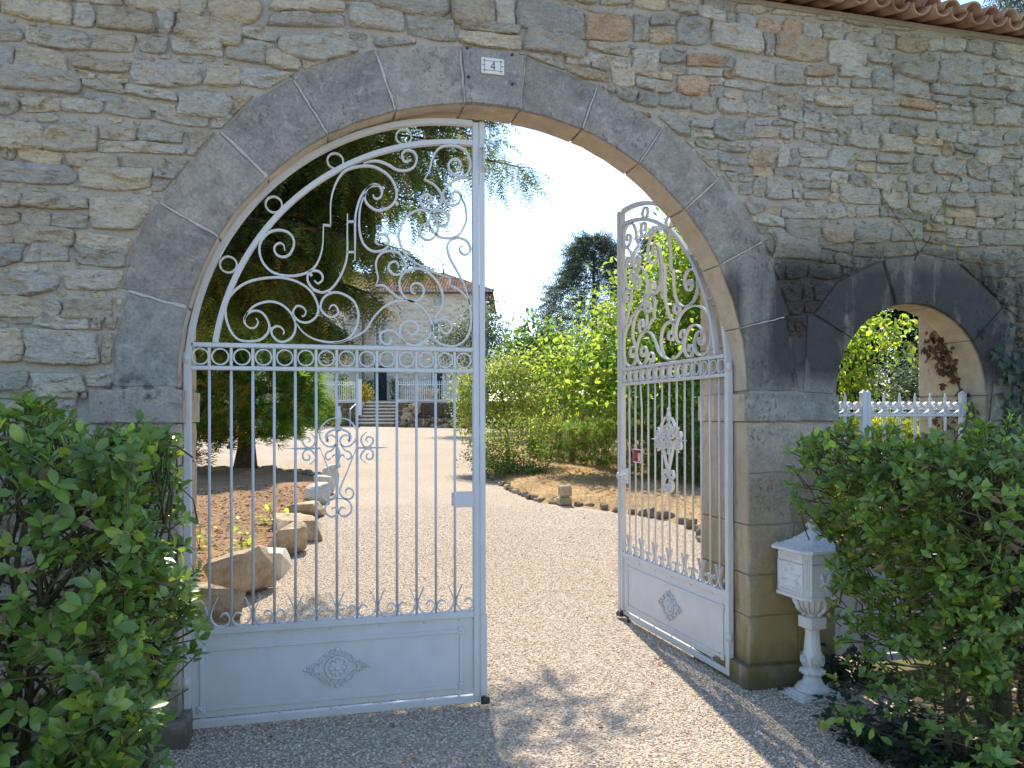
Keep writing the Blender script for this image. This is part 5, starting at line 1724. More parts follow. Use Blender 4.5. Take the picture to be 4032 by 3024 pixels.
    def rock(name, x, y, z, sx, sy, sz, mat, parent, seed, tint=None):
        m = MB(); v = rr.uniform(.8, 1.2); m.tint = tint or (v, v * .95, v * .88)
        m.ball((0, 0, 0), 1.0, 9, 6)
        vv = []
        for q in m.v:
            n = mnoise.fractal(Vector((q[0] * 1.3 + seed * 7.1, q[1] * 1.3, q[2] * 1.3)), 1.0, 2.0, 3)
            k = 1 + .42 * n
            e = [math.copysign(abs(c) ** .72, c) for c in q]
            vv.append((e[0] * sx * k, e[1] * sy * k, e[2] * sz * k))
        m.v = vv
        ob = m.build(name, mat, parent)
        ob.location = (x, y, z)
        ob.rotation_euler = (rr.uniform(-.25, .25), rr.uniform(-.25, .25), rr.uniform(0, 6.28))
        return ob
    globals()['rock'] = rock
    for k in range(14):            # upright tufa pillar
        rock("rock", -5.15 + rr.uniform(-.25, .25) + .02 * k, -.55 + rr.uniform(-.15, .15), zb + .05 + k * .075, rr.uniform(.12, .24), rr.uniform(.12, .2), rr.uniform(.1, .18), M_ROCK, rk, k)
    for k in range(26):
        rock("rock", -5.7 + k * .125 + rr.uniform(-.1, .1), -.5 - k * .035 + rr.uniform(-.15, .15), zb - .02 - k * .003 + rr.uniform(0, .18), rr.uniform(.1, .24), rr.uniform(.1, .2), rr.uniform(.07, .15), M_ROCKD if k % 3 else M_ROCK, rk, 40 + k)
    m = MB(); m.prism([(-4.9, -.75), (-1.6, -1.6), (-1.6, -1.2), (-4.9, -.4)], zb - .3, zb + .36, lambda a, b, z: (a, b, z)); m.build("low_wall", M_ROCKD, rk)
    for k in range(40):
        x = -4.85 + (k % 20) * .165; y = -.78 - (x + 4.9) * .26
        rock("rock", x, y - .02, zb + .06 + (k // 20) * .21 + rr.uniform(-.03, .05), rr.uniform(.09, .15), .1, rr.uniform(.08, .13), M_ROCKD, rk, 90 + k)
build_terrace()
rr = random.Random(77)
# ------------------------------------------------------------------ foliage tools
def norm(v):
    return v / (np.linalg.norm(v, axis=-1, keepdims=True) + 1e-9)
def frames(dirs, ups):
    """orthonormal frames: Y along dirs, Z near ups"""
    Y = norm(dirs)
    X = norm(np.cross(Y, ups))
    Z = np.cross(X, Y)
    return X, Y, Z
def scatter(tv, tf, pos, dirs, ups, scale, cols):
    X, Y, Z = frames(dirs, ups)
    tv = np.asarray(tv, float)
    s = np.asarray(scale).reshape(-1, 1, 1)
    V = pos[:, None, :] + s * (tv[None, :, 0:1] * X[:, None, :] + tv[None, :, 1:2] * Y[:, None, :] + tv[None, :, 2:3] * Z[:, None, :])
    n, k = len(pos), len(tv)
    F = np.asarray(tf)[None] + (np.arange(n) * k)[:, None, None]
    C = np.repeat(cols, k, axis=0)
    return V.reshape(-1, 3), F.reshape(-1, F.shape[-1]), C
def rand_dirs(n, r=rng):
    v = r.normal(size=(n, 3))
    return norm(v)
def leaf_template(L=1.0, W=.5, curl=.12, fold=.10, n=4, tip=.6):
    """oval leaf along +Y with a folded midrib, tri faces"""
    v, f = [], []
    for i in range(n + 1):
        t = i / n
        w = W / 2 * (math.sin(math.pi * min(1, t ** tip)) ** .75 if 0 < t < 1 else (.02 if t == 0 else .10))
        z = -curl * L * (t * t)
        v += [(-w, t * L, z + fold * w * 2), (0, t * L, z), (w, t * L, z + fold * w * 2)]
    for i in range(n):
        a, b = i * 3, i * 3 + 3
        for k in (0, 1):
            f += [(a + k, a + k + 1, b + k + 1), (a + k, b + k + 1, b + k)]
    return np.array(v), np.array(f)
LEAF4 = leaf_template(1, .54, .12, .10, 3, 1.25)
LEAF2 = leaf_template(1, .62, .15, .12, 2, .8)
def spray_template(kind, r):
    """small conifer twig built from flat needles"""
    v, f = [], []
    def tri(a, b, c):
        n = len(v); v.extend([a, b, c]); f.append((n, n + 1, n + 2))
    if kind == 'yew':
        for i in range(7):
            t = i / 7
            z = -.25 * t * t
            for s in (-1, 1):
                l = .17 * (1 - .45 * t) * r.uniform(.8, 1.2)
                dz = r.uniform(-.05, .03)
                tri((0, t, z), (s * l, t + .13, z + dz), (s * .012, t + .075, z))
        for sd, t0 in ((-1, .25), (1, .45)):
            for i in range(3):
                t = i / 3 * .4
                bx, by = sd * t * .75, t0 + t * .65
                for s in (-1, 1):
                    l = .12 * (1 - t)
                    tri((bx, by, -.2 * by), (bx + s * l * .7 + sd * .04, by + l * .8 * (1 if s == sd else .3) + .04, -.2 * by - .02), (bx + sd * .05, by + .05, -.2 * by))
    elif kind == 'thuja':
        for b in range(-2, 3):
            w = b * .42
            L = 1 - .16 * abs(b)
            y0 = .12 * abs(b)
            for i in range(4):
                t0, t1 = y0 + (L - y0) * i / 4, y0 + (L - y0) * (i + 1.25) / 4
                x0, x1 = math.sin(w) * t0, math.sin(w) * t1
                ww = .075 * (1 - .5 * i / 4)
                z = r.uniform(-.05, .05)
                tri((x0 - ww, t0, z), (x1, t1, z + r.uniform(-.06, .06)), (x0 + ww, t0, z))
    return np.array(v), np.array(f)
R2 = random.Random(3)
YEW_T = [spray_template('yew', R2) for _ in range(3)]
THU_T = [spray_template('thuja', R2) for _ in range(3)]

# leaf materials: reflected colour, transmitted colour
ML_HEDGE = leaf_mat("hedge_leaf", (.125, .225, .050), (.40, .58, .075), .31, .30, .55, .25)
ML_DEAD = leaf_mat("dead_leaf", (.33, .25, .17), (.38, .27, .16), .30, .7, .2)
ML_YEW = leaf_mat("yew_needles", (.075, .115, .036), (.19, .29, .05), .45, .6, .2, .4)
ML_THU = leaf_mat("thuja_sprays", (.080, .155, .030), (.20, .38, .045), .45, .6, .2, .35)
ML_GOLD = leaf_mat("golden_sprays", (.13, .14, .02), (.34, .32, .04), .45, .6, .2)
ML_BROAD = leaf_mat("broad_leaf", (.12, .20, .030), (.42, .58, .065), .55, .45, .35, .3)
ML_FIG = leaf_mat("fig_leaf", (.075, .14, .035), (.23, .38, .06), .45, .5, .3)
ML_FAR = leaf_mat("far_conifer", (.085, .11, .08), (.12, .155, .10), .35, .7, .15, .3)
ML_OLIVE = leaf_mat("olive_leaf", (.16, .19, .11), (.20, .25, .12), .35, .5, .3)
ML_SHRUB = leaf_mat("shrub_leaf", (.14, .205, .045), (.40, .50, .09), .52, .5, .3, .3)
ML_DARK = leaf_mat("dark_evergreen", (.018, .034, .024), (.022, .045, .026), .2, .6, .2, .35)
ML_GREY = leaf_mat("grey_green_leaf", (.10, .15, .09), (.16, .23, .10), .35, .5, .3)
ML_IVY = leaf_mat("ivy_leaf", (.020, .042, .022), (.04, .08, .03), .2, .4, .4, .3)
ML_BROWN = leaf_mat("withered_ivy", (.085, .045, .028), (.12, .06, .03), .2, .7, .2, .3)
ML_YOUNG = leaf_mat("young_shoot", (.24, .38, .04), (.60, .74, .07), .5, .5, .3)

def tinted(n, lo=.7, hi=1.3, yellow=.0, r=rng):
    v = r.uniform(lo, hi, (n, 1))
    c = np.repeat(v, 3, 1)
    y = r.random((n, 1)) < yellow
    return np.where(y, c * np.array([[1.7, 1.25, .8]]), c)

def bez(p0, p1, p2, n):
    t = np.linspace(0, 1, n)[:, None]
    return (1 - t) ** 2 * np.array(p0) + 2 * t * (1 - t) * np.array(p1) + t * t * np.array(p2)

def crown_blobs(name, parent, mat, blobs, n, size, tmpl, shell=.55, yellow=.05, seed=1, lo=.7, hi=1.3, clump=.35, per=14, droop=-.2):
    """leaves gathered in clumps through a union of ellipsoids (cx,cy,cz,rx,ry,rz)"""
    r = np.random.default_rng(seed)
    B = np.array(blobs, float)
    vol = (B[:, 3] * B[:, 4] * B[:, 5]) ** .7
    nc = n // per
    pick = r.choice(len(B), nc, p=vol / vol.sum())
    d = rand_dirs(nc, r)
    rad = (shell + (1 - shell) * r.random((nc, 1))) * (1 + .18 * r.normal(size=(nc, 1)).clip(-1.5, 1.5))
    cc = B[pick, :3] + d * B[pick, 3:] * rad
    pos = np.repeat(cc, per, 0) + r.normal(size=(nc * per, 3)) * clump * np.array([1, 1, .7])
    out = np.repeat(d, per, 0)
    dirs = norm(out * .6 + rand_dirs(len(pos), r) + np.array([0, 0, droop]))
    ups = norm(rand_dirs(len(pos), r) * .8 + np.array([0, 0, 1.0]))
    cl = np.repeat(r.uniform(.8, 1.2, (nc, 1)), per, 0)
    V, F, C = scatter(tmpl[0], tmpl[1], pos, dirs, ups, size * r.uniform(.6, 1.25, len(pos)), tinted(len(pos), lo, hi, yellow, r) * cl)
    return mesh_np(name, V, F, C, mat, parent)

def trunk_mesh(parent, base, top, r0, r1, limbs, seed=1, mat=None, name="trunk"):
    """tapered trunk with limbs as one mesh"""
    r = random.Random(seed)
    m = MB()
    base, top = np.array(base, float), np.array(top, float)
    mid = (base + top) / 2 + np.array([r.uniform(-.15, .15), r.uniform(-.15, .15), 0])
    P = bez(base, mid, top, 8)
    rs = [r0 + (r1 - r0) * (k / 7) ** .8 for k in range(8)]
    rs[0] *= 1.35
    m.tube([tuple(p) for p in P], rs, 9)
    for end, t in limbs:
        s = P[0] + (P[-1] - P[0]) * t
        e = np.array(end, float)
        c = (s + e) / 2 + np.array([0, 0, .18 * np.linalg.norm(e - s)])
        Q = bez(s, c, e, 7)
        rr_ = (r0 + (r1 - r0) * t) * .5
        m.tube([tuple(q) for q in Q], [max(.008, rr_ * (1 - .85 * k / 6)) for k in range(7)], 6)
        for j in range(3):
            a = Q[2 + j]
            b = a + np.array([r.uniform(-.6, .6), r.uniform(-.6, .6), r.uniform(-.1, .6)]) * np.linalg.norm(e - s) * .35
            m.tube([tuple(a), tuple((a + b) / 2 + np.array([0, 0, .05])), tuple(b)], [rr_ * .35, rr_ * .2, .006], 5)
    return m.build(name, mat or M_BARK, parent, True)

# ------------------------------------------------------------------ yew spreading over the gate
def yew():
    K = .66
    base = W(-3.55, 6.3)
    base = (-.908 + K * (base[0] + .908), -4.037 + K * (base[1] + 4.037))
    g = thing("conifer_tree", "huge dark conifer with drooping sprays spreading across the arch opening", "tree", (base[0], base[1], zL(*base)))
    zoff = 1.6 - K * 1.6 + K * .19 - gz(base[1])
    r = np.random.default_rng(11)
    limbs = []
    # limbs reach mostly to the right, tier over tier; (z at trunk, azimuth deg, length, end rise)
    for z in np.r_[np.arange(2.9, 6.3, .19), np.arange(6.5, 8.6, 1.0)]:
        for k in range(3 if z < 6.2 else 1):
            az = r.uniform(-24, 46) if r.random() < .93 else r.uniform(60, 300)
            L = float(np.interp(z, [2.9, 3.6, 4.3, 5.2, 6.0, 9.5], [3.1, 3.8, 4.6, 5.3, 5.5, 4.4])) * r.uniform(.58, 1.0)
            L *= (1 if abs(az) < 60 else .55)
            limbs.append((z + r.uniform(-.15, .15), R(az), L, r.uniform(-.35, .55)))
    m = MB()
    limbs = [(K * z + zoff, az, K * L, K * rise) for z, az, L, rise in limbs]
    m.tube([(0, 0, -.2), (.03, .03, 1.2), (-.03, .05, 2.8), (.05, .0, 4.8), (.0, .0, 7.0)], [.30, .22, .18, .12, .03], 10)
    pos, dirs, sc = [], [], []
    for z, az, L, rise in limbs:
        s = np.array([0, 0, z]); e = s + np.array([math.cos(az) * L, math.sin(az) * L, rise])
        c = (s + e) / 2 + np.array([0, 0, .45 * K])
        Q = bez(s, c, e, 14)
        m.tube([tuple(q) for q in Q], [.028 * (1 - .9 * k / 13) + .004 for k in range(14)], 5)
        for k in range(1, 14):
            for side in (-1, 1):
                for _ in range(2):
                    t = Q[k] - Q[k - 1]
                    lat = np.array([-t[1], t[0], 0]); lat = lat / (np.linalg.norm(lat) + 1e-9) * side
                    bl = K * r.uniform(.35, 1.0) * (1.15 - k / 18)
                    fw = t / np.linalg.norm(t)
                    b = Q[k] + (lat * r.uniform(.5, 1) + fw * r.uniform(.3, .9)) * bl + np.array([0, 0, -r.uniform(.12, .50) * bl])
                    B_ = bez(Q[k], (Q[k] + b) / 2 + np.array([0, 0, .10 * bl]), b, 6)
                    if r.random() < .5: m.tube([tuple(B_[0]), tuple(B_[3]), tuple(b)], .004, 3, False)
                    for j in range(1, 6):
                        for _2 in range(3):
                            d = (B_[j] - B_[j - 1]); d = d / (np.linalg.norm(d) + 1e-9)
                            dd = d * r.uniform(.3, 1.0) + lat * r.uniform(-.3, .5) + r.normal(size=3) * .35 + np.array([0, 0, -r.uniform(.2, 1.0)])
                            pos.append(B_[j] + r.normal(size=3) * .03); dirs.append(dd); sc.append(r.uniform(.22, .42))
                    pos.append(b); dirs.append(fw + lat * .4 + np.array([0, 0, -.3])); sc.append(.42)
                    if z < 4.75:                 # hanging strands
                        for _3 in range(2):
                            q0 = B_[r.integers(2, 6)]
                            hl = K * r.uniform(.2, .65)
                            for j in range(int(hl / .066)):
                                pos.append(q0 + np.array([r.normal() * .03, r.normal() * .03, -.066 * j])); dirs.append(np.array([r.normal() * .6, r.normal() * .6, -1.0])); sc.append(r.uniform(.20, .34))
    pos, dirs, sc = np.array(pos), np.array(dirs), np.array(sc)
    print('yew sprays', len(pos))
    keep = r.random(len(pos)) < .43
    pos, dirs, sc = pos[keep], dirs[keep], sc[keep] * K
    m.build("trunk", M_BARK, g, True)
    V, F, C, b = [], [], [], 0
    for k in range(3):
        i = np.arange(k, len(pos), 3)
        col = tinted(len(i), .6, 1.35, .10, r)
        brown = r.random((len(i), 1)) < .07
        col = np.where(brown, col * np.array([[2.6, 1.1, .8]]), col)
        v, f, c = scatter(YEW_T[k][0], YEW_T[k][1], pos[i], dirs[i], norm(rand_dirs(len(i), r) * .5 + np.array([0, 0, 1.])), sc[i], col)
        V.append(v); F.append(f + b); C.append(c); b += len(v)
    mesh_np("crown", np.vstack(V), np.vstack(F), np.vstack(C), ML_YEW, g)
    return len(pos)
yew()

def cone_conifer(name, label, a, d, z, H, Rm, mat, tm, n, size, seed, clear=.0, trunk_r=.2, world=None, yellow=.08, prof=None, brown=0.0, droop=.2, group=None, ragged=1.0):
    p = world or T(a, d, z)
    g = thing(name, label, "tree", p, 0, group)
    r = np.random.default_rng(seed)
    t = r.random(n) ** .85
    zz = clear + (H - clear) * t
    prof = prof or (lambda q: np.sin(np.pi * np.clip(q, 0, 1) ** .62) ** .8)
    az = r.random(n) * 2 * np.pi
    lob = 1 + ragged * (.16 * np.sin(az * 3 + zz * 2.1) + .10 * np.sin(az * 7 - zz * 3.7)) + (.30 * np.abs(np.sin(zz * 3.3 + 1.1 * np.sin(az * 2))) * np.abs(np.sin(az * 4 + zz * 1.7)) if ragged > 1 else 0)
    rad = Rm * prof(t) * lob * np.sqrt(r.uniform(.45, 1.0, n)) * np.where(r.random(n) < .12 * (ragged > 1), r.uniform(1.05, 1.4, n), 1.0)
    out = np.c_[np.cos(az), np.sin(az), np.zeros(n)]
    pos = np.c_[out[:, 0] * rad, out[:, 1] * rad, zz] + r.normal(size=(n, 3)) * .06
    dirs = out + r.normal(size=(n, 3)) * .45 + np.array([0, 0, droop])
    col = tinted(n, .65, 1.3, yellow, r)
    if brown: col = np.where(r.random((n, 1)) < brown * (1.6 - t[:, None]), col * np.array([[2.4, .95, .7]]), col)
    V, F, C, b = [], [], [], 0
    for k in range(3):
        i = np.arange(k, n, 3)
        v, f, c = scatter(tm[k][0], tm[k][1], pos[i], dirs[i], norm(out[i] * .4 + rand_dirs(len(i), r) * .6 + np.array([0, 0, .5])), size * r.uniform(.65, 1.3, len(i)), col[i])
        V.append(v); F.append(f + b); C.append(c); b += len(v)
    mesh_np("crown", np.vstack(V), np.vstack(F), np.vstack(C), mat, g)
    m = MB(); m.tube([(0, 0, -.15), (.03, 0, H * .1), (.05, .02, H * .35), (0, .05, H * .9)], [trunk_r * 1.5, trunk_r, trunk_r * .8, .03], 9)
    rr_ = random.Random(seed)
    for k in range(26):
        z_ = clear + (H - clear) * rr_.random() * .8; w = rr_.uniform(0, 6.28); L = Rm * .75
        m.tube([(0, 0, z_), (math.cos(w) * L * .5, math.sin(w) * L * .5, z_ + .12), (math.cos(w) * L, math.sin(w) * L, z_ + .1)], [.035, .02, .006], 4)
    m.build("trunk", M_BARK, g, True)
    return g

_p = W(-3.12, 12.35)
cone_conifer("thuja_tree", "bushy green thuja with bare trunk standing at the back of the round bed", 0, 0, 0, 4.7, 1.62, ML_THU, THU_T, 11500, .245, 5, clear=.62, trunk_r=.19,
             world=(_p[0], _p[1], zL(*_p)), prof=lambda q: np.clip(np.minimum((q + .02) * 9, 1), 0, 1) ** .6 * (1 - np.clip(q, 0, 1) ** 2.6) ** .7, brown=.05, droop=.35)
cone_conifer("golden_conifer", "yellow tinged conifer showing behind the left edge of the gate", -6.6, 14.0, .42, 4.6, 1.1, ML_GOLD, THU_T, 2200, .26, 6, clear=.3, trunk_r=.1, yellow=.3)
for k, (a, d, H, Rm, lab) in enumerate(((-9.6, 17, 5.2, 1.7, "green conifer just showing left of the thuja"),)):
    cone_conifer("garden_conifer", lab, a, d, .55, H, Rm, ML_THU, THU_T, 1600, .38, 30 + k, clear=.2)
cone_conifer("far_conifer", "tall blue grey conifer rising above the garden shrubs against the sky", 3.7, 31, 1.1, 8.6, 2.9, ML_FAR, YEW_T, 4300, .72, 8, clear=.8, trunk_r=.22, yellow=.02,
             prof=lambda q: (1 - np.clip(q, 0, 1)) ** .62 * np.minimum(1, q * 8 + .3), droop=-.1, ragged=1.8)
cone_conifer("far_conifer", "second dark conifer partly hidden by the open gate leaf", 6.6, 30, 1.1, 8.6, 2.5, ML_FAR, YEW_T, 2600, .72, 9, clear=.8, trunk_r=.22, yellow=.02,
             prof=lambda q: (1 - np.clip(q, 0, 1)) ** .6 * np.minimum(1, q * 8 + .3), droop=-.1, ragged=1.8)
cone_conifer("roadside_conifer", "conifer branch tips showing above the tiled coping", 10.2, 12.4, .2, 10.2, 3.1, ML_FAR, YEW_T, 2600, .55, 19, clear=3.0, trunk_r=.25, prof=lambda q: (1 - np.clip(q, 0, 1)) ** .6 * np.minimum(1, q * 8 + .3), droop=-.2)

def broad_tree(name, label, base, blobs, mat, n, size, seed, trunk=(.14, .05), per=14, clump=.3, yellow=.06, tmpl=None, shell=.5, droop=-.2, group=None, lo=.7, hi=1.3):
    g = thing(name, label, "tree", (0, 0, 0), 0, group)
    g.location = base
    b = np.array(base)
    bl = [(x - b[0], y - b[1], z - b[2], rx, ry, rz) for x, y, z, rx, ry, rz in blobs]
    crown_blobs("crown", g, mat, bl, n, size, tmpl or LEAF2, shell, yellow, seed, lo, hi, clump, per, droop)
    top = np.mean([q[:3] for q in bl], 0)
    trunk_mesh(g, (0, 0, -.1), tuple(top), trunk[0], trunk[1], [(q[:3], random.Random(seed + i).uniform(.3, .85)) for i, q in enumerate(bl)], seed)
    return g
def TB(u, v, d, rx, ry, rz):
    """ellipsoid given by the bearing it is seen on from the gateway, and its depth"""
    a = (u - 2016) / 2711 * d
    z = 1.6 + (1638 - v) / 2711 * d      # bearings taken with a 2711 unit rule
    p = T(a, d, z)
    return (p[0], p[1], p[2], rx, ry, rz)
def base_at(u, d, poly=None):
    p = T((u - 2016) / 2711 * d, d)
    return (p[0], p[1], (zR(p[0], p[1]) if poly else gz(p[1])))

# bright spreading tree behind the low hedge
broad_tree("mulberry_tree", "broad bright green leafy tree behind the clipped hedge", base_at(2640, 15.0, 1),
           [TB(2330, 1500, 14.2, 1.0, 1.0, .75), TB(2480, 1330, 14.6, 1.2, 1.2, .95), TB(2640, 1180, 15, 1.4, 1.3, 1.1), TB(2820, 1120, 15.4, 1.5, 1.4, 1.2), TB(2620, 1480, 13.6, 1.3, 1.2, .85),
            TB(2820, 1420, 14.4, 1.4, 1.3, 1.2), TB(3020, 1250, 15, 1.5, 1.4, 1.3), TB(2440, 1570, 13.4, 1.0, .9, .45), TB(2650, 1620, 13.4, 1.1, 1.0, .42), TB(2260, 1430, 14.6, .75, .75, .5), TB(2760, 950, 15.6, 1.0, 1.0, .7)],
           ML_BROAD, 27000, .125, 3, (.2, .07), 12, .24, .10, droop=-.35)
broad_tree("fig_tree", "rounded darker green tree between the olive and the tall conifer", base_at(2150, 24),
           [TB(2130, 1340, 24, 1.0, 1.0, .8), TB(2080, 1420, 23.6, .9, .9, .8), TB(2220, 1400, 24, 1.1, 1.0, .9), TB(2170, 1480, 23.4, 1.3, 1.0, .9), TB(2060, 1500, 23.4, .8, .8, .7)], ML_FIG, 4200, .20, 4, (.14, .05), 10, .3, .04)
broad_tree("olive_tree", "pale grey green olive tree in front of the house", base_at(1850, 29),
           [TB(1790, 1340, 29, 1.1, 1.0, .9), TB(1880, 1300, 29, 1.0, 1.0, 1.0), TB(1960, 1340, 29, 1.0, 1.0, 1.0), TB(1830, 1420, 28.6, 1.4, 1.0, .7), TB(1980, 1430, 28.6, 1.0, 1.0, .7), TB(1930, 1240, 29, .5, .5, .5)], ML_OLIVE, 6500, .13, 5, (.12, .05), 12, .28, .02, shell=.3)
# shrubs at the head of the right-hand bed
broad_tree("yellow_shrub", "tall yellow green feathery shrub right of the closed gate leaf", base_at(2000, 15.6, 1),
           [TB(1960, 1480, 15.6, .62, .6, .5), TB(2040, 1440, 15.8, .5, .5, .45), TB(2090, 1540, 15.6, .6, .6, .5), TB(1900, 1560, 15.4, .5, .5, .55), TB(2000, 1600, 15.4, .75, .6, .5), TB(2140, 1620, 15.4, .5, .5, .45), TB(1840, 1520, 15.5, .35, .4, .6), TB(1835, 1630, 15.2, .35, .4, .5)], ML_SHRUB, 9500, .065, 6, (.05, .02), 14, .12, .22, shell=.25, droop=.1)
broad_tree("rose_bush", "loose rose bush with bright leaves at the corner of the dry lawn", base_at(2030, 14.4, 1),
           [TB(1960, 1720, 14.2, .5, .5, .38), TB(2080, 1690, 14.3, .5, .5, .36), TB(2030, 1780, 14.0, .62, .5, .34), TB(2130, 1760, 14.2, .35, .4, .3), TB(1930, 1810, 14.0, .35, .4, .28), TB(1880, 1760, 14.4, .3, .4, .5)], ML_SHRUB, 5200, .055, 7, (.03, .012), 12, .10, .10, shell=.2, droop=.0)
broad_tree("low_shrub", "low dark shrub at the foot of the rose bush", base_at(2000, 13.9, 1),
           [TB(1980, 1830, 13.8, .7, .4, .18), TB(2100, 1840, 13.8, .5, .35, .14)], ML_FIG, 1800, .05, 8, (.02, .01), 10, .08, .02, shell=.2)
for k, (u, v, lab) in enumerate(((2170, 1850, "young leggy shrub beside the rose bush"),)):
    broad_tree("sapling", lab, base_at(u - 30, 13.2, 1), [TB(u, v - 60, 13.2, .25, .25, .25), TB(u + 20, v - 110, 13.2, .2, .2, .2)], ML_SHRUB, 260, .05, 40 + k, (.012, .006), 8, .08, .1, shell=.1)
# trees and shrubs seen through the small arch
broad_tree("hazel_bough", "sunlit leafy branches hanging behind the small arch", base_at(3180, 8.6),
           [TB(3310, 1330, 8.2, .45, .5, .30), TB(3420, 1290, 8.2, .42, .45, .20), TB(3520, 1300, 8.3, .38, .4, .18), TB(3500, 1380, 8.2, .30, .4, .14), TB(3320, 1470, 8.4, .35, .4, .35), TB(3230, 1380, 8.4, .5, .5, .5), TB(3340, 1560, 8.4, .3, .4, .3)], ML_BROAD, 1900, .085, 9, (.07, .02), 9, .11, .12, shell=.15, droop=-.5)
broad_tree("grey_shrub", "grey green rounded shrub behind the footgate", base_at(3560, 9.4),
           [TB(3560, 1490, 9.3, .45, .5, .32), TB(3480, 1560, 9.2, .45, .5, .30), TB(3620, 1560, 9.2, .5, .5, .35), TB(3600, 1420, 9.4, .3, .4, .25), TB(3700, 1500, 9.3, .5, .5, .5)], ML_GREY, 3200, .055, 10, (.05, .02), 12, .09, .02, shell=.3)
for k, (u, d, H, lab) in enumerate(((3380, 15.5, 7.0, "dark evergreen filling the view through the small arch"), (3700, 15.0, 7.0, "dark evergreen behind the right jamb of the small arch"), (3080, 18.0, 7.0, "dark evergreen behind the pier between the arches"))):
    cone_conifer("dark_evergreen", lab, (u - 2016) / 2711 * d, d, gz(10), H, 2.1, ML_DARK, THU_T, 2200, .52, 50 + k, clear=.0, trunk_r=.15, yellow=.0, prof=lambda q: np.minimum(1, (1 - np.clip(q, 0, 1)) * 3) ** .7, droop=.3)

def box_hedge(name, label, corners, z0f, H, mat, n, size, seed, top_mat=None, yellow=.05, brown=.0):
    """clipped hedge over a quadrilateral footprint"""
    c = np.array(corners, float)
    o = c.mean(0)
    g = thing(name, label, "hedge", (o[0], o[1], z0f(o[0], o[1])))
    zb = z0f(o[0], o[1])
    r = np.random.default_rng(seed)
    s, t = r.random(n), r.random(n)
    h = r.random(n)
    face = r.random(n)
    h = np.where(face < .42, 1.0 - .06 * r.random(n), h)
    side = face >= .42
    w = r.choice(4, n, p=[.22, .13, .55, .10])
    s = np.where(side & (w == 0), .03 * r.random(n), s); s = np.where(side & (w == 1), 1 - .03 * r.random(n), s)
    t = np.where(side & (w == 2), .06 * r.random(n), t); t = np.where(side & (w == 3), 1 - .06 * r.random(n), t)
    p = (c[0][None] * ((1 - s) * (1 - t))[:, None] + c[1][None] * (s * (1 - t))[:, None] + c[2][None] * (s * t)[:, None] + c[3][None] * ((1 - s) * t)[:, None])
    gzv = np.array([z0f(x, y) for x, y in p])
    z = gzv + h * H + .05 * np.sin(p[:, 0] * 3.1) * np.sin(p[:, 1] * 2.3) * h
    pos = np.c_[p - o, z - zb] + r.normal(size=(n, 3)) * .05
    dirs = rand_dirs(n, r) + np.c_[(p - o) * .25, np.full(n, .5)]
    col = tinted(n, .65, 1.3, yellow, r)
    if brown: col = np.where(r.random((n, 1)) < brown, col * np.array([[3.2, 1.4, .9]]), col)
    V, F, C, b = [], [], [], 0
    for k in range(3):
        i = np.arange(k, n, 3)
        v, f, cc = scatter(THU_T[k][0], THU_T[k][1], pos[i], dirs[i], rand_dirs(len(i), r), size * r.uniform(.6, 1.3, len(i)), col[i])
        V.append(v); F.append(f + b); C.append(cc); b += len(v)
    mesh_np("foliage", np.vstack(V), np.vstack(F), np.vstack(C), mat, g)
    m = MB()                        # woody inside
    rr_ = random.Random(seed)
    for k in range(22):
        s_, t_ = rr_.random(), rr_.random()
        q = (c[0] * (1 - s_) * (1 - t_) + c[1] * s_ * (1 - t_) + c[2] * s_ * t_ + c[3] * (1 - s_) * t_) - o
        m.tube([(q[0], q[1], -.1), (q[0] + rr_.uniform(-.15, .15), q[1] + rr_.uniform(-.15, .15), H * .5), (q[0] + rr_.uniform(-.3, .3), q[1] + rr_.uniform(-.3, .3), H * .93)], [.02, .014, .005], 4)
    m.build("stems", M_STEM, g)
    return g
ML_JUN = leaf_mat("clipped_juniper", (.11, .165, .05), (.24, .36, .07), .45, .6, .2, .3)
box_hedge("clipped_hedge", "low clipped hedge with a browned flat top across the dry lawn", WP([(3.55, 13.6), (4.65, 9.1), (7.2, 9.6), (6.4, 14.5)]), zR, .84, ML_JUN, 5600, .155, 21, yellow=.04, brown=.05)
box_hedge("clipped_hedge", "dark shaded end of the clipped hedge behind the open leaf", WP([(4.75, 8.9), (5.2, 6.6), (8.0, 6.9), (7.3, 9.5)]), zR, .95, ML_FIG, 3200, .16, 22, yellow=.03, brown=.10)
box_hedge("garden_hedge", "sunlit yellow green hedge beyond the footgate", WP([(4.0, 3.2), (7.5, 3.2), (7.6, 4.4), (4.0, 4.4)]), lambda x, y: gz(y), 1.42, ML_SHRUB, 2600, .15, 23, yellow=.2)

# planting on the terrace
def terrace_plant(name, label, u, v0, v1, d, w, mat, n, size, seed, yellow=.05, group=None):
    a = (u - 2016) / 2711 * d
    zt = 1.6 + (1638 - v0) / 2711 * d; zb = 1.6 + (1638 - v1) / 2711 * d
    p = T(a, d, zb)
    return broad_tree(name, label, p, [(p[0] + random.uniform(-.1, .1), p[1], zb + (zt - zb) * q, w * (1 - .3 * abs(q - .5)), w * .7, (zt - zb) * .24) for q in (.28, .52, .78)], mat, n, size, seed, (.04, .02), 10, .14, yellow, shell=.2, group=group)
terrace_plant("climbing_shrub", "dark climbing shrub left of the navy house door", 1448, 1490, 1575, 46.5, .55, ML_FIG, 900, .12, 61)
terrace_plant("climbing_shrub", "dark climbing shrub right of the navy house door", 1560, 1490, 1577, 46.5, .45, ML_FIG, 800, .12, 62)
terrace_plant("flowering_shrub", "orange and yellow leaved shrub beside the white gate post", 1440, 1510, 1595, 36.5, .42, ML_GOLD, 1100, .085, 63, .5)
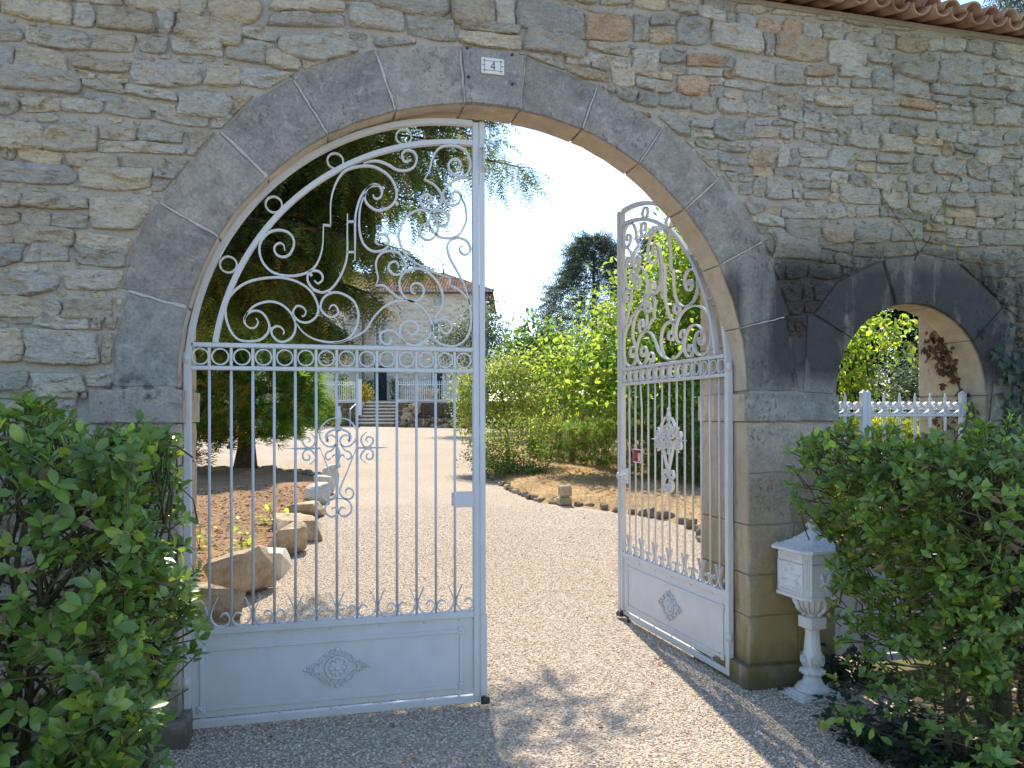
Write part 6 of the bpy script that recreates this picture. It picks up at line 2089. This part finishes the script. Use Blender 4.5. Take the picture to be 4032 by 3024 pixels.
terrace_plant("terrace_shrub", "yellow green shrub behind the short white fence", 1385, 1500, 1580, 36.2, .45, ML_SHRUB, 900, .085, 64, .2)
terrace_plant("terrace_shrub", "dark leafy shrub at the wing wall behind the short fence", 1345, 1470, 1580, 40, .6, ML_FIG, 900, .11, 65, .1)
terrace_plant("terrace_shrub", "small dark bush behind the stone basin", 1700, 1520, 1575, 44, .6, ML_FIG, 700, .11, 66)
# ------------------------------------------------------------------ the two street hedges
CAMP = np.array([-.908, -4.037, 1.60])
LEAF_SET = []
def leaf_meshes():
    r = random.Random(9)
    for k in range(8):
        v, f = leaf_template(1, r.uniform(.48, .60), r.uniform(.05, .25), r.uniform(.06, .2), 4, r.uniform(1.1, 1.4))
        c = r.uniform(.75, 1.35)
        tint = (c * (1.5 if k == 7 else 1), c * (1.25 if k == 7 else 1), c)
        o = mesh_np("leaf", v, f, np.tile(tint, (len(v), 1)), ML_HEDGE, None, True)
        LEAF_SET.append(o.data)
        bpy.data.objects.remove(o)
leaf_meshes()

def street_hedge(name, label, base, xin, xout, sgn, y0, y1, top, dens, n, size, seed, stems, dead_zone):
    """xin(z): end of the hedge beside the gate; sgn: direction from there away from the gate"""
    g = thing(name, label, "hedge", base)
    b = np.array(base)
    r = np.random.default_rng(seed)
    P, O = [], []
    while len(P) < n:
        u = r.random()
        z = r.uniform(.06, top)
        xi = xin(z)
        dep = r.exponential(.075)
        if u < .50:
            x = xi + sgn * r.random() ** 1.25 * abs(xout - xi); p = (x, y0 + dep, z); o = (0, -1, .15)
        elif u < .78:
            p = (xi + sgn * dep, r.uniform(y0, y1), z); o = (-sgn, -.2, .15)
        else:
            x = xi + sgn * r.random() ** 1.25 * abs(xout - xi); p = (x, r.uniform(y0, y1), top - dep * .7); o = (0, -.1, 1)
        if r.random() > dens(*p): continue
        # rounded shoulders and an uneven trim
        wob = .055 * math.sin(p[0] * 7 + p[2] * 5 + seed) + .045 * math.sin(p[2] * 11 + p[1] * 9) + .03 * math.sin(p[0] * 19)
        p = np.array(p) + np.array(o) * (wob + r.normal() * .03)
        P.append(p); O.append(o)
    P, O = np.array(P), np.array(O, float)
    axis = norm(O * .65 + np.array([0, 0, .55]) + r.normal(size=(n, 3)) * .35)
    # twigs carrying the rosettes
    m = MB()
    for i in range(n):
        L = r.uniform(.12, .32)
        back = P[i] - axis[i] * L * .6 - O[i] * L * .5 + r.normal(size=3) * .04
        m.tube([tuple(back - b), tuple((back + P[i]) / 2 + r.normal(size=3) * .015 - b), tuple(P[i] - b)], [.0042, .0034, .0024], 4, False)
    ML_TW = M_TWIG
    m.build("twigs", ML_TW, g, True, kind="stuff")
    # leaves
    per = r.integers(4, 8, n)
    pos, dirs, ups, sz = [], [], [], []
    for i in range(n):
        a = axis[i]
        t1 = norm(np.cross(a, [.3, .9, .2])); t2 = np.cross(a, t1)
        ph = r.random() * 6.28
        for k in range(per[i]):
            w = ph + k * 2.4
            tilt = r.uniform(.55, 1.35)
            d = a * math.cos(tilt) + (t1 * math.cos(w) + t2 * math.sin(w)) * math.sin(tilt)
            pos.append(P[i] - a * .035 * k / per[i] * r.uniform(.2, 2.0)); dirs.append(d); ups.append(a + r.normal(size=3) * .15); sz.append(size * r.uniform(.62, 1.2))
    pos, dirs, ups, sz = map(np.array, (pos, dirs, ups, sz))
    dd = np.linalg.norm(pos - CAMP, axis=1)
    view = np.array([SP, CP, 0])
    front = ((pos - CAMP) @ view)
    lat = (pos - CAMP) @ np.array([CP, -SP, 0])
    infr = (np.abs(lat / front) < .67) & (pos[:, 2] > .15)
    score = sz / dd * infr
    order = np.argsort(-score)
    solo, mass = order[:300], order[300:]
    X, Y, Z = frames(dirs, ups)
    for i in solo:
        o = bpy.data.objects.new("leaf", LEAF_SET[r.integers(0, 8)])
        link(o, g)
        M = Matrix(((X[i][0], Y[i][0], Z[i][0], 0), (X[i][1], Y[i][1], Z[i][1], 0), (X[i][2], Y[i][2], Z[i][2], 0), (0, 0, 0, 1)))
        o.matrix_basis = Matrix.Translation(Vector(pos[i] - b)) @ M @ Matrix.Diagonal((sz[i], sz[i], sz[i], 1))
    deadm = np.array([dead_zone(*p) for p in pos[mass]])
    isd = r.random(len(mass)) < deadm
    live = mass[~isd]; dead = mass[isd]
    col = tinted(len(live), .6, 1.35, .10, r)
    tipy = r.random((len(live), 1)) < .10 * (pos[live, 2:3] > top - .12)
    col = np.where(tipy, col * np.array([[2.2, 1.9, 1.0]]), col)
    V, F, C = scatter(LEAF4[0], LEAF4[1], pos[live] - b, dirs[live], ups[live], sz[live], col)
    fo = mesh_np("foliage", V, F, C, ML_HEDGE, g, True); fo["kind"] = "stuff"
    if len(dead):
        V, F, C = scatter(*leaf_template(1, .5, .5, .35, 4, .7), pos[dead] - b, dirs[dead] + np.array([0, 0, -.8]), rand_dirs(len(dead), r), sz[dead] * 1.05, tinted(len(dead), .6, 1.3, 0, r))
        do = mesh_np("withered_leaves", V, F, C, ML_DEAD, g, True); do["kind"] = "stuff"
    # main stems
    rs = random.Random(seed)
    for (x, y, rad) in stems:
        m = MB()
        tops = []
        for k in range(3):
            e = (x + rs.uniform(-.35, .35), y + rs.uniform(-.28, .22), top * rs.uniform(.72, .96))
            c = (x + rs.uniform(-.1, .1), y + rs.uniform(-.1, .1), top * .45)
            Q = bez((x + rs.uniform(-.03, .03), y, -.04), c, e, 9)
            Q[1:-1] += np.array([[rs.uniform(-.018, .018), rs.uniform(-.018, .018), 0] for _ in range(7)])
            m.tube([tuple(np.array(q) - b) for q in Q], [rad * (1 - .8 * j / 8) + .003 for j in range(9)], 6)
            for j in (3, 4, 5, 6, 7):
                for _ in range(2):
                    s = Q[j]; en = s + np.array([rs.uniform(-.3, .3), rs.uniform(-.35, .25), rs.uniform(.05, .4)])
                    if en[2] > top: en[2] = top
                    lim = xin(float(en[2])) + sgn * .05
                    en[0] = min(en[0], lim) if sgn < 0 else max(en[0], lim)
                    md = (s + en) / 2 + np.array([rs.uniform(-.04, .04), rs.uniform(-.04, .04), .0])
                    m.tube([tuple(s - b), tuple(md - b), tuple(en - b)], [rad * .38, rad * .28, .003], 5)
        m.build("stem", M_STEM, g, True)
    return g
M_TWIG = plain_mat("green_twig", (.075, .085, .035), .6, .25, 12, .3)
def dl(x, y, z):
    k = 1.0
    if z > 1.05: k = .70 if z < 1.42 else .95
    return k
def dr(x, y, z):
    k = 1.0
    if z < .50: k = .30
    if z < .26: k = .16
    if x > 2.6: k *= .8
    return k
rs_ = random.Random(2)
street_hedge("evergreen_hedge", "near evergreen hedge hiding the pier by the closed leaf", (-2.1, -1.05, 0),
             lambda z: -1.43 - .13 * float(np.clip((1.0 - z) / .8, 0, 1)), -3.7, -1, -1.52, -.48, 1.55, dl, 1650, .060, 14,
             [(-1.62 - .17 * k + rs_.uniform(-.05, .05), -1.03 + rs_.uniform(-.25, .25), rs_.uniform(.012, .024)) for k in range(9)],
             lambda x, y, z: .30 * math.exp(-((x + 1.95) / .16) ** 2 - ((z - 1.12) / .16) ** 2) * 2.2 + .02)
street_hedge("evergreen_hedge", "leggy evergreen hedge beside the mailbox with bare stems below", (2.6, -1.05, 0),
             lambda z: 1.46 + .22 * float(np.clip((1.15 - z) / .45, 0, 1)), 4.7, 1, -1.52, -.58, 1.49, dr, 2050, .051, 15,
             [(1.88 + .16 * k + rs_.uniform(-.06, .06), -1.05 + rs_.uniform(-.22, .22), rs_.uniform(.016, .032)) for k in range(11)],
             lambda x, y, z: .85 * math.exp(-((x - 1.93) / .10) ** 2 - ((z - 1.15) / .13) ** 2) + .015)

# long shoot with a few big leaves leaning out of the hedge foot
def low_shoot():
    g = thing("trailing_shoot", "trailing shoot with reddish green leaves low at the hedge foot over the gravel", "plant", (1.68, -1.05, 0))
    m = MB(); pts = [(0, 0, .02), (-.10, .04, .16), (-.22, .06, .22), (-.33, .10, .20)]
    m.tube(pts, [.004, .0035, .003, .002], 5); m.build("stem", M_STEM, g)
    r = np.random.default_rng(3)
    for k in range(9):
        t = .25 + .75 * k / 8
        i = min(2, int(t * 3)); q = np.array(pts[i]) * (1 - (t * 3 - i)) + np.array(pts[i + 1]) * (t * 3 - i)
        d = norm(np.array([r.normal() * .5 - .3, r.normal() * .4 - .3, -.7 + r.normal() * .3]))
        X, Y, Z = frames(d[None], np.array([[0, -1, .3]]))
        o = bpy.data.objects.new("leaf", LEAF_SET[7 if k % 3 else 2]); link(o, g)
        s = r.uniform(.05, .07)
        o.matrix_basis = Matrix.Translation(Vector(q)) @ Matrix(((X[0][0], Y[0][0], Z[0][0], 0), (X[0][1], Y[0][1], Z[0][1], 0), (X[0][2], Y[0][2], Z[0][2], 0), (0, 0, 0, 1))) @ Matrix.Diagonal((s, s, s, 1))
low_shoot()

def leaf_cloud(name, label, cat, base, pos, dirs, ups, size, mat, stems=None, tint=(.7, 1.3, .05), tmpl=LEAF4, kind=None, seed=1, stem_mat=None):
    g = thing(name, label, cat, base)
    b = np.array(base)
    r = np.random.default_rng(seed)
    V, F, C = scatter(tmpl[0], tmpl[1], np.asarray(pos) - b, np.asarray(dirs), np.asarray(ups), size * r.uniform(.6, 1.2, len(pos)), tinted(len(pos), *tint, r=r))
    mesh_np("leaves", V, F, C, mat, g)
    if stems:
        m = MB()
        for q, rad in stems: m.tube([tuple(np.array(p) - b) for p in q], rad, 5)
        m.build("stem", stem_mat or M_STEM, g)
    return g
IVY_T = (np.array([(0, 0, 0), (-.5, .25, .05), (-.22, .45, 0), (-.3, .72, .04), (0, 1, -.05), (.3, .72, .04), (.22, .45, 0), (.5, .25, .05)]), np.array([(0, 1, 2), (2, 3, 4), (2, 4, 6), (6, 4, 5), (0, 2, 6), (0, 6, 7)]))
def vines():
    r = np.random.default_rng(31)
    # withered ivy on the inner jamb and soffit of the small arch
    def jamb(y, s):          # s: height along jamb then round the soffit
        if s < BZ or y > RING: return np.array([BX + BR - .012, y, s]), np.array([-1, 0, 0.])
        w = (s - BZ) / BR
        return np.array([BX + (BR - .012) * math.cos(w), y, BZ + (BR - .012) * math.sin(w)]), np.array([-math.cos(w), 0, -math.sin(w)])
    path = [(.06, .9), (.05, 1.15), (.08, 1.40), (.12, 1.60), (.20, 1.76), (.27, 1.90), (.33, 2.02), (.38, 2.14), (.40, 2.24)]
    pos, dirs, ups, stems = [], [], [], []
    main = [jamb(y, s)[0] for y, s in path]
    stems.append((main, [.007, .007, .006, .006, .005, .004, .004, .003, .002]))
    for br in ([(.12, 1.60), (.26, 1.58), (.34, 1.62)], [(.08, 1.40), (.20, 1.44), (.30, 1.50)], [(.27, 1.90), (.22, 2.02), (.20, 2.12)], [(.33, 2.02), (.42, 2.04), (.47, 2.10)], [(.05, 1.15), (.16, 1.22), (.24, 1.32)]):
        stems.append(([jamb(y, s)[0] for y, s in br], [.004, .003, .002])); path += br
    for y, s in path:
        for _ in range(9):
            p, n = jamb(max(.02, y + r.normal() * .045), s + r.normal() * .05)
            pos.append(p + n * r.uniform(.008, .03)); ups.append(n + r.normal(size=3) * .5); dirs.append(np.array([0, r.normal(), -.7 + r.normal() * .6]))
    leaf_cloud("withered_ivy", "brown withered ivy climbing the inner jamb of the small arch", "ivy", (BX + BR - .01, .06, .0), pos, dirs, ups, .05, ML_BROWN, stems, tmpl=IVY_T, seed=1)
    # live ivy over the face of the wall beside it
    pos, dirs, ups, stems = [], [], [], []
    for k in range(520):
        z = r.uniform(.3, 2.2); x = 3.30 + abs(r.normal()) * .22 + .10 * math.sin(z * 5) - .05 * (z < 1.6)
        if r.random() < smoothstep(1.5, 2.25, z) * .8: continue
        pos.append((x, -.03 - r.uniform(0, .05), z)); ups.append(np.array([0, -1, .2]) + r.normal(size=3) * .35); dirs.append((r.normal() * .6, -.1, -.8 + r.normal() * .5))
    for k in range(4):
        x = 3.3 + k * .12
        stems.append(([(x, -.03, 0), (x + .05, -.025, .8), (x - .04, -.025, 1.5), (x + .03, -.02, 2.0)], [.009, .007, .005, .002]))
    leaf_cloud("wall_ivy", "dark green ivy clinging to the wall beside the small arch", "ivy", (3.4, -.03, 0), pos, dirs, ups, .06, ML_IVY, stems, tmpl=IVY_T, seed=2)
    # thin creeper with a handful of yellowing leaves
    stems = [([(2.72, -.035, 2.62), (2.66, -.045, 2.72), (2.58, -.04, 2.80), (2.47, -.045, 2.92), (2.40, -.05, 3.02), (2.25, -.045, 3.10)], [.0028, .0022, .002, .0018, .0014, .001]), ([(2.72, -.035, 2.60), (2.80, -.05, 2.70), (2.83, -.045, 2.82), (2.92, -.05, 2.96), (2.97, -.05, 3.08), (3.08, -.045, 3.20)], [.0028, .0022, .002, .0018, .0014, .001]),
             ([(2.70, -.03, 2.56), (2.72, -.04, 2.62)], [.004, .003])]
    pos = [(2.60, -.06, 2.76), (2.66, -.06, 2.72), (2.72, -.07, 2.77), (2.80, -.06, 2.75), (2.86, -.06, 2.70), (2.93, -.06, 2.79), (2.98, -.06, 2.66), (2.76, -.06, 2.64), (2.62, -.06, 2.63), (3.05, -.06, 2.62), (2.50, -.06, 2.95), (2.34, -.06, 3.05), (3.08, -.06, 3.28), (3.0, -.06, 3.10), (2.88, -.06, 2.92), (2.22, -.06, 3.16), (2.70, -.06, 2.70), (2.90, -.06, 2.62)]
    dirs = r.normal(size=(len(pos), 3)) * np.array([1, .3, 1]); ups = np.array([[0, -1, .2]] * len(pos)) + r.normal(size=(len(pos), 3)) * .3
    leaf_cloud("creeper", "thin dark creeper with a few yellowing leaves on the wall above the small arch", "creeper", (2.72, -.03, 2.45), pos, dirs, ups, .052, leaf_mat("creeper_leaf", (.20, .22, .05), (.3, .3, .06), .3), stems, tint=(.5, 1.3, .3), tmpl=LEAF4, seed=3, stem_mat=M_BARK)
    # ivy on the ground under the hedge
    pos, dirs, ups = [], [], []
    for k in range(1300):
        x = 1.58 + abs(r.normal()) * .55; y = -1.06 + r.normal() * .24 + .10 * (x - 1.6)
        pos.append((x, y, .02 + abs(r.normal()) * .05)); ups.append((r.normal() * .4, r.normal() * .4 - .2, 1)); dirs.append((r.normal(), r.normal(), .1))
    leaf_cloud("ground_ivy", "dark ivy carpeting the soil under the leggy hedge", "ivy", (1.9, -1.06, 0), pos, dirs, ups, .055, ML_IVY, None, tmpl=IVY_T, seed=4)
    pos, dirs, ups = [], [], []
    for k in range(260):
        pos.append((2.22 + r.normal() * .12, -.12 + r.normal() * .07, .03 + abs(r.normal()) * .10)); ups.append((r.normal() * .4, -.5, .8)); dirs.append((r.normal(), r.normal(), .1))
    leaf_cloud("ground_ivy", "dark ivy tuft growing against the pier plinth behind the mailbox", "ivy", (2.22, -.12, 0), pos, dirs, ups, .05, ML_IVY, None, tmpl=IVY_T, seed=5)
vines()

# ------------------------------------------------------------------ stones edging the beds
def boulder(name, label, x, y, sx, sy, sz, seed, mat=None, rz=0.0, zf=None, sink=.25, tint=None, boxy=.38, rough=.20, group=None, tilt=(0, 0)):
    m = MB(); m.tint = tint or (1, 1, 1)
    m.ball((0, 0, 0), 1.0, 18, 12)
    rp = random.Random(seed)
    cuts = [(Vector((rp.gauss(0, 1), rp.gauss(0, 1), rp.gauss(0, .8))).normalized(), rp.uniform(.74, 1.0)) for _ in range(10)]
    vv = []
    for q in m.v:
        e = [math.copysign(abs(c) ** boxy, c) for c in q]
        k = 1 + rough * mnoise.fractal(Vector((e[0] * 1.1 + seed * 5.3, e[1] * 1.1, e[2] * 1.1)), 1.0, 2.0, 4)
        E = Vector(e) * k
        for cn, cd in cuts:
            dd = E.dot(cn) - cd
            if dd > 0: E -= cn * dd
        vv.append((E[0] * sx / 2, E[1] * sy / 2, E[2] * sz / 2))
    m.v = vv
    o = m.build(name, mat or M_ROCK, None)
    z = (zf or (lambda a, b: gz(b)))(x, y)
    o.location = (x, y, z + sz * (.5 - sink))
    o.rotation_euler = (tilt[0], tilt[1], rz)
    tag(o, label, "stone", group)
    return o
GRP = "big stones edging the round bed"
for k, (x, y, sx, sy, sz, rz, lab, mt, tl, bx_) in enumerate([
    (-1.86, 2.12, .46, .34, .26, .25, "flat grey topped edging stone nearest the closed leaf", M_ROCK, (.05, .12), .42),
    (-1.70, 2.78, .44, .40, .34, -.35, "big dark tilted edging stone casting a black shadow", M_ROCK, (.0, -.25), .40),
    (-1.50, 3.55, .24, .52, .22, -.22, "smooth dressed edging block with a moulded end", M_TRIM, (.06, .0), .16),
    (-1.44, 4.30, .36, .30, .28, .3, "rounded yellow edging stone beyond the dressed block", M_ROCK, (.08, -.1), .42),
    (-1.42, 5.20, .54, .66, .24, .15, "wide flat slab among the edging stones", M_ROCK, (.0, .05), .32),
    (-1.40, 6.55, .42, .50, .17, -.1, "low thin edging slab behind the wide one", M_ROCK, (.0, .0), .34),
    (-1.30, 7.75, .32, .36, .30, .4, "pale block with sloping sides in the edging row", M_TRIM, (.0, -.12), .34),
    (-1.24, 8.75, .26, .42, .34, .1, "pale tapering edging stone standing on end", M_TRIM, (.0, -.2), .3),
    (-1.22, 9.85, .30, .34, .36, -.2, "farthest pale edging stone by the drive", M_TRIM, (.0, -.15), .32)]):
    x, y = W(x, y)
    boulder("border_stone", lab, x, y, sx * 1.22, sy * 1.35, sz * 1.25, k + 1, mt, rz, zL, .2, (1.05, 1.0, .92), bx_ * .55, .10, GRP, tl)
rr9 = random.Random(14)
for k in range(13):
    t = k / 12
    p = np.array(WP([[-1.45, 10.85], [-1.95, 11.6], [-3.0, 12.55], [-4.4, 12.85]]))
    q = spline(p, 10); i = int(t * (len(q) - 1))
    boulder("edging_stone", "low brown stone along the back rim of the round bed", q[i][0], q[i][1], rr9.uniform(.2, .5), rr9.uniform(.14, .22), rr9.uniform(.10, .17), 60 + k, M_ROCKD, rr9.uniform(-.4, .4) + .9, zL, .3, None, .5, .2, "low stones on the back rim of the round bed")
edge = spline(WP([(1.93, 11.3), (1.95, 10.2), (2.02, 8.6), (2.12, 7.4), (2.30, 6.95), (2.62, 6.72), (3.0, 6.2), (3.4, 5.6), (3.62, 5.05), (3.55, 4.4), (3.35, 3.9)]), 12)
seg = np.r_[0, np.cumsum(np.linalg.norm(np.diff(edge, axis=0), axis=1))]
STP = W(2.47, 6.80)
s = 0.0; k = 0
while s < seg[-1]:
    x, y = np.interp(s, seg, edge[:, 0]), np.interp(s, seg, edge[:, 1])
    near = y < 7.2
    L = rr9.uniform(.08, .19) * (1.5 if near else 1)
    if not (math.hypot(x - STP[0], y - STP[1]) < .2):
        boulder("edging_stone", "small rough stone edging the dry lawn along the drive", x + rr9.uniform(-.03, .03), y, L, rr9.uniform(.08, .15), rr9.uniform(.06, .12) * (1.4 if near else 1), 100 + k, M_ROCKD if (near or k % 3) else M_ROCK, rr9.uniform(0, 3), None, .25, None, .5, .22, "stones edging the dry lawn")
    s += L * rr9.choice([1.02, 1.05, 1.5]); k += 1
st = thing("stone_stump", "short round stone stump of two blocks at the lawn edge", "stone", (STP[0], STP[1], gz(STP[1])))
for z0, h, w, sd in ((.0, .13, .23, 3), (.13, .19, .19, 4)):
    m = MB(); m.ball((0, 0, 0), 1.0, 14, 10)
    m.v = [tuple(math.copysign(abs(c) ** .45, c) * sc * (1 + .12 * mnoise.noise(Vector((c * 3 + sd, q[0] * 2, q[2] * 2)))) for c, sc in zip(q, (w / 2, w / 2, h / 2))) for q in m.v]
    o = m.build("block", M_ROCK, st); o.location = (.02 if z0 else 0, 0, z0 + h / 2)

# ------------------------------------------------------------------ litter, dry grass, seedlings, fallen leaves
def litter(name, label, poly, zf, n, size, mat, seed, tint, blade=False, region=None):
    r = np.random.default_rng(seed)
    p = np.array(poly)
    lo, hi = (p.min(0), p.max(0)) if region is None else (np.array(region[0]), np.array(region[1]))
    P = r.uniform(lo, hi, (n * 3, 2)); P = P[inpoly(P, poly)][:n]
    e = edge_dist(P, poly)
    z = gza(P[:, 1]) + smoothstep(0, .35, e) * zf + .02
    z += lump(P[:, 0], P[:, 1], 3.1, .018) * smoothstep(0, .5, e) + lump(P[:, 1], P[:, 0], 1.1, .03) * smoothstep(0, .5, e)
    pos = np.c_[P, z]
    if blade:
        tv = np.array([(-.035, 0, 0), (.035, 0, 0), (.0, 1, .12)]); tf = np.array([(0, 1, 2)])
        dirs = np.c_[r.normal(size=(len(P), 2)), np.abs(r.normal(size=len(P))) * .35]
    else:
        tv, tf = LEAF2; dirs = np.c_[r.normal(size=(len(P), 2)), r.normal(size=len(P)) * .2]
    V, F, C = scatter(tv, tf, pos, dirs, np.c_[r.normal(size=(len(P), 2)) * .3, np.ones(len(P))], size * r.uniform(.4, 1.3, len(P)), np.array(tint)[r.integers(0, len(tint), len(P))] * r.uniform(.7, 1.2, (len(P), 1)))
    o = mesh_np(name, V, F, C, mat); tag(o, label, "litter", kind='stuff')
ML_LIT = leaf_mat("litter_leaf", (.34, .22, .13), (.3, .18, .1), .15, .8, .15, .2)
litter("leaf_litter", "brown needles and leaves littering the round bed", BED_L, .075, 5200, .06, ML_LIT, 1, [(1, 1, 1), (1.3, 1.1, .9), (.6, .55, .5), (1.5, 1.35, 1.2)], region=((-3.8, .9), (-.4, 10)))
litter("dry_grass", "straw coloured dry grass on the lawn right of the drive", BED_R, .14, 22000, .10, ML_LIT, 2, [(1.15, 1.1, .95), (1.45, 1.4, 1.15), (.9, .85, .6), (.7, .6, .45)], True, region=((2.0, 4.0), (7.5, 14.5)))
def seedling(label, x, y, h, n, seed):
    x, y = W(x, y)
    r = np.random.default_rng(seed)
    z = zL(x, y)
    pos = np.c_[r.normal(size=(n, 2)) * h * .42 + np.array([x, y]), z + np.abs(r.normal(size=n)) * h * .45 + .03]
    leaf_cloud("seedling", label, "plant", (x, y, z), pos, np.c_[r.normal(size=(n, 2)), r.normal(size=n) * .4 + .2], np.c_[r.normal(size=(n, 2)) * .5, np.ones(n)], .085, ML_YOUNG,
               [([(x, y, z - .02), (x + r.normal() * .03, y, z + h * .5), (x + r.normal() * .06, y, z + h)], [.004, .003, .002]) for _ in range(4)], seed=seed)
for k, (x, y, h, n, lab) in enumerate(((-2.62, 4.3, .24, 26, "tall bright green seedling farther left in the bed"), (-2.36, 4.35, .26, 30, "bright green seedling in the middle of the bed"), (-1.86, 4.0, .22, 46, "bushy bright seedling behind the dark tilted stone"), (-1.72, 5.5, .24, 40, "bright seedling beside the wide flat slab"), (-2.95, 5.6, .2, 24, "small seedling near the hedge side of the bed"))):
    seedling(lab, x, y, h, n, 70 + k)
def fallen():
    r = random.Random(4)
    data = []
    for k in range(3):
        v, f = leaf_template(1, .6, .3, .3, 3, .7)
        o = mesh_np("fallen_leaf", v, f, np.tile([(1.2, .6, .4), (.9, .7, .5), (.7, .5, .4)][k], (len(v), 1)), ML_DEAD); data.append(o.data); bpy.data.objects.remove(o)
    for k in range(58):
        x, y = r.uniform(-1.2, 2.9), r.uniform(-.9, 6.5) ** 1 if k % 2 else r.uniform(-.9, 2)
        if x > 1.4 and y < .6: continue
        o = bpy.data.objects.new("fallen_leaf", data[k % 3]); link(o)
        s = r.uniform(.02, .045)
        o.location = (x, y, gz(y) + .014); o.scale = (s, s, s); o.rotation_euler = (r.uniform(-.3, .3), r.uniform(-.3, .3), r.uniform(0, 6.28))
        tag(o, "small dry fallen leaf lying on the gravel drive", "leaf", "fallen leaves on the gravel")
fallen()

# ------------------------------------------------------------------ person sitting below the terrace, mostly hidden by the thuja
def person():
    p = T(-8.72, 33.0); z = gz(p[1])
    ch = thing("garden_chair", "dark garden chair beside the terrace wall under the seated person", "chair", (p[0], p[1], z), -PHI)
    m = MB(); m.cbox(-.24, .22, -.22, .22, .40, .44, .01); m.build("seat", M_BLACK, ch)
    m = MB(); m.cbox(-.27, -.24, -.22, .22, .42, .88, .01); m.build("backrest", M_BLACK, ch)
    for sx in (-.22, .20):
        for sy in (-.2, .2):
            m = MB(); m.box(sx - .015, sx + .015, sy - .015, sy + .015, 0, .40); m.build("leg", M_BLACK, ch)
    M_SK = plain_mat("skin", (.52, .30, .22), .6, .3); M_CL = plain_mat("dark_clothes", (.020, .024, .035), .9, .2)
    M_HR = plain_mat("grey_hair", (.30, .24, .20), .8, .2)
    g = thing("person", "seated person in dark clothes half hidden behind the thuja", "person", (p[0], p[1], z), -PHI)
    V = [(-.08, 0, .52, .135), (-.10, 0, .75, .13), (-.09, 0, .98, .15), (-.06, 0, 1.10, .06), (-.02, 0, 1.18, .085), (0, 0, 1.27, .095),
         (-.06, .10, .52, .09), (.34, .13, .54, .075), (.36, .14, .10, .05), (.46, .15, .04, .04), (-.06, -.10, .52, .09), (.34, -.13, .54, .075), (.36, -.14, .10, .05), (.46, -.15, .04, .04),
         (-.08, .19, 1.0, .06), (-.02, .24, .74, .05), (.18, .18, .64, .036), (.27, .15, .62, .03), (-.08, -.19, 1.0, .06), (-.02, -.24, .74, .05), (.18, -.18, .64, .036), (.27, -.15, .62, .03)]
    E = [(0, 1), (1, 2), (2, 3), (3, 4), (4, 5), (0, 6), (6, 7), (7, 8), (8, 9), (0, 10), (10, 11), (11, 12), (12, 13), (2, 14), (14, 15), (15, 16), (16, 17), (2, 18), (18, 19), (19, 20), (20, 21)]
    me = bpy.data.meshes.new("body")
    bm = bmesh.new()
    sk = bm.verts.layers.skin.verify()
    vs = []
    for i, (x, y, zz, r_) in enumerate(V):
        v = bm.verts.new((x, y, zz)); v[sk].radius = (r_, r_); v[sk].use_root = (i == 0); vs.append(v)
    for a, b in E: bm.edges.new((vs[a], vs[b]))
    bm.to_mesh(me); bm.free()
    o = link(bpy.data.objects.new("body", me), g)
    o.modifiers.new("skin", 'SKIN'); ss = o.modifiers.new("sub", 'SUBSURF'); ss.levels = ss.render_levels = 2
    t = NT("person_body")
    pz = t.sep(t.n("ShaderNodeTexCoord").outputs["Object"])
    skin = t.math('MAXIMUM', t.math('GREATER_THAN', pz[2], 1.10), t.math('MULTIPLY', t.math('GREATER_THAN', pz[0], .10), t.math('GREATER_THAN', pz[2], .615)))
    me.materials.append(t.done(t.pbr(t.mix(skin, (.020, .024, .038), (.52, .30, .22)), .75)))
    m = MB(); m.ball((-.025, 0, 1.30), .108, 12, 8, (1, .95, .8)); m.build("hair", M_HR, g, True)
person()
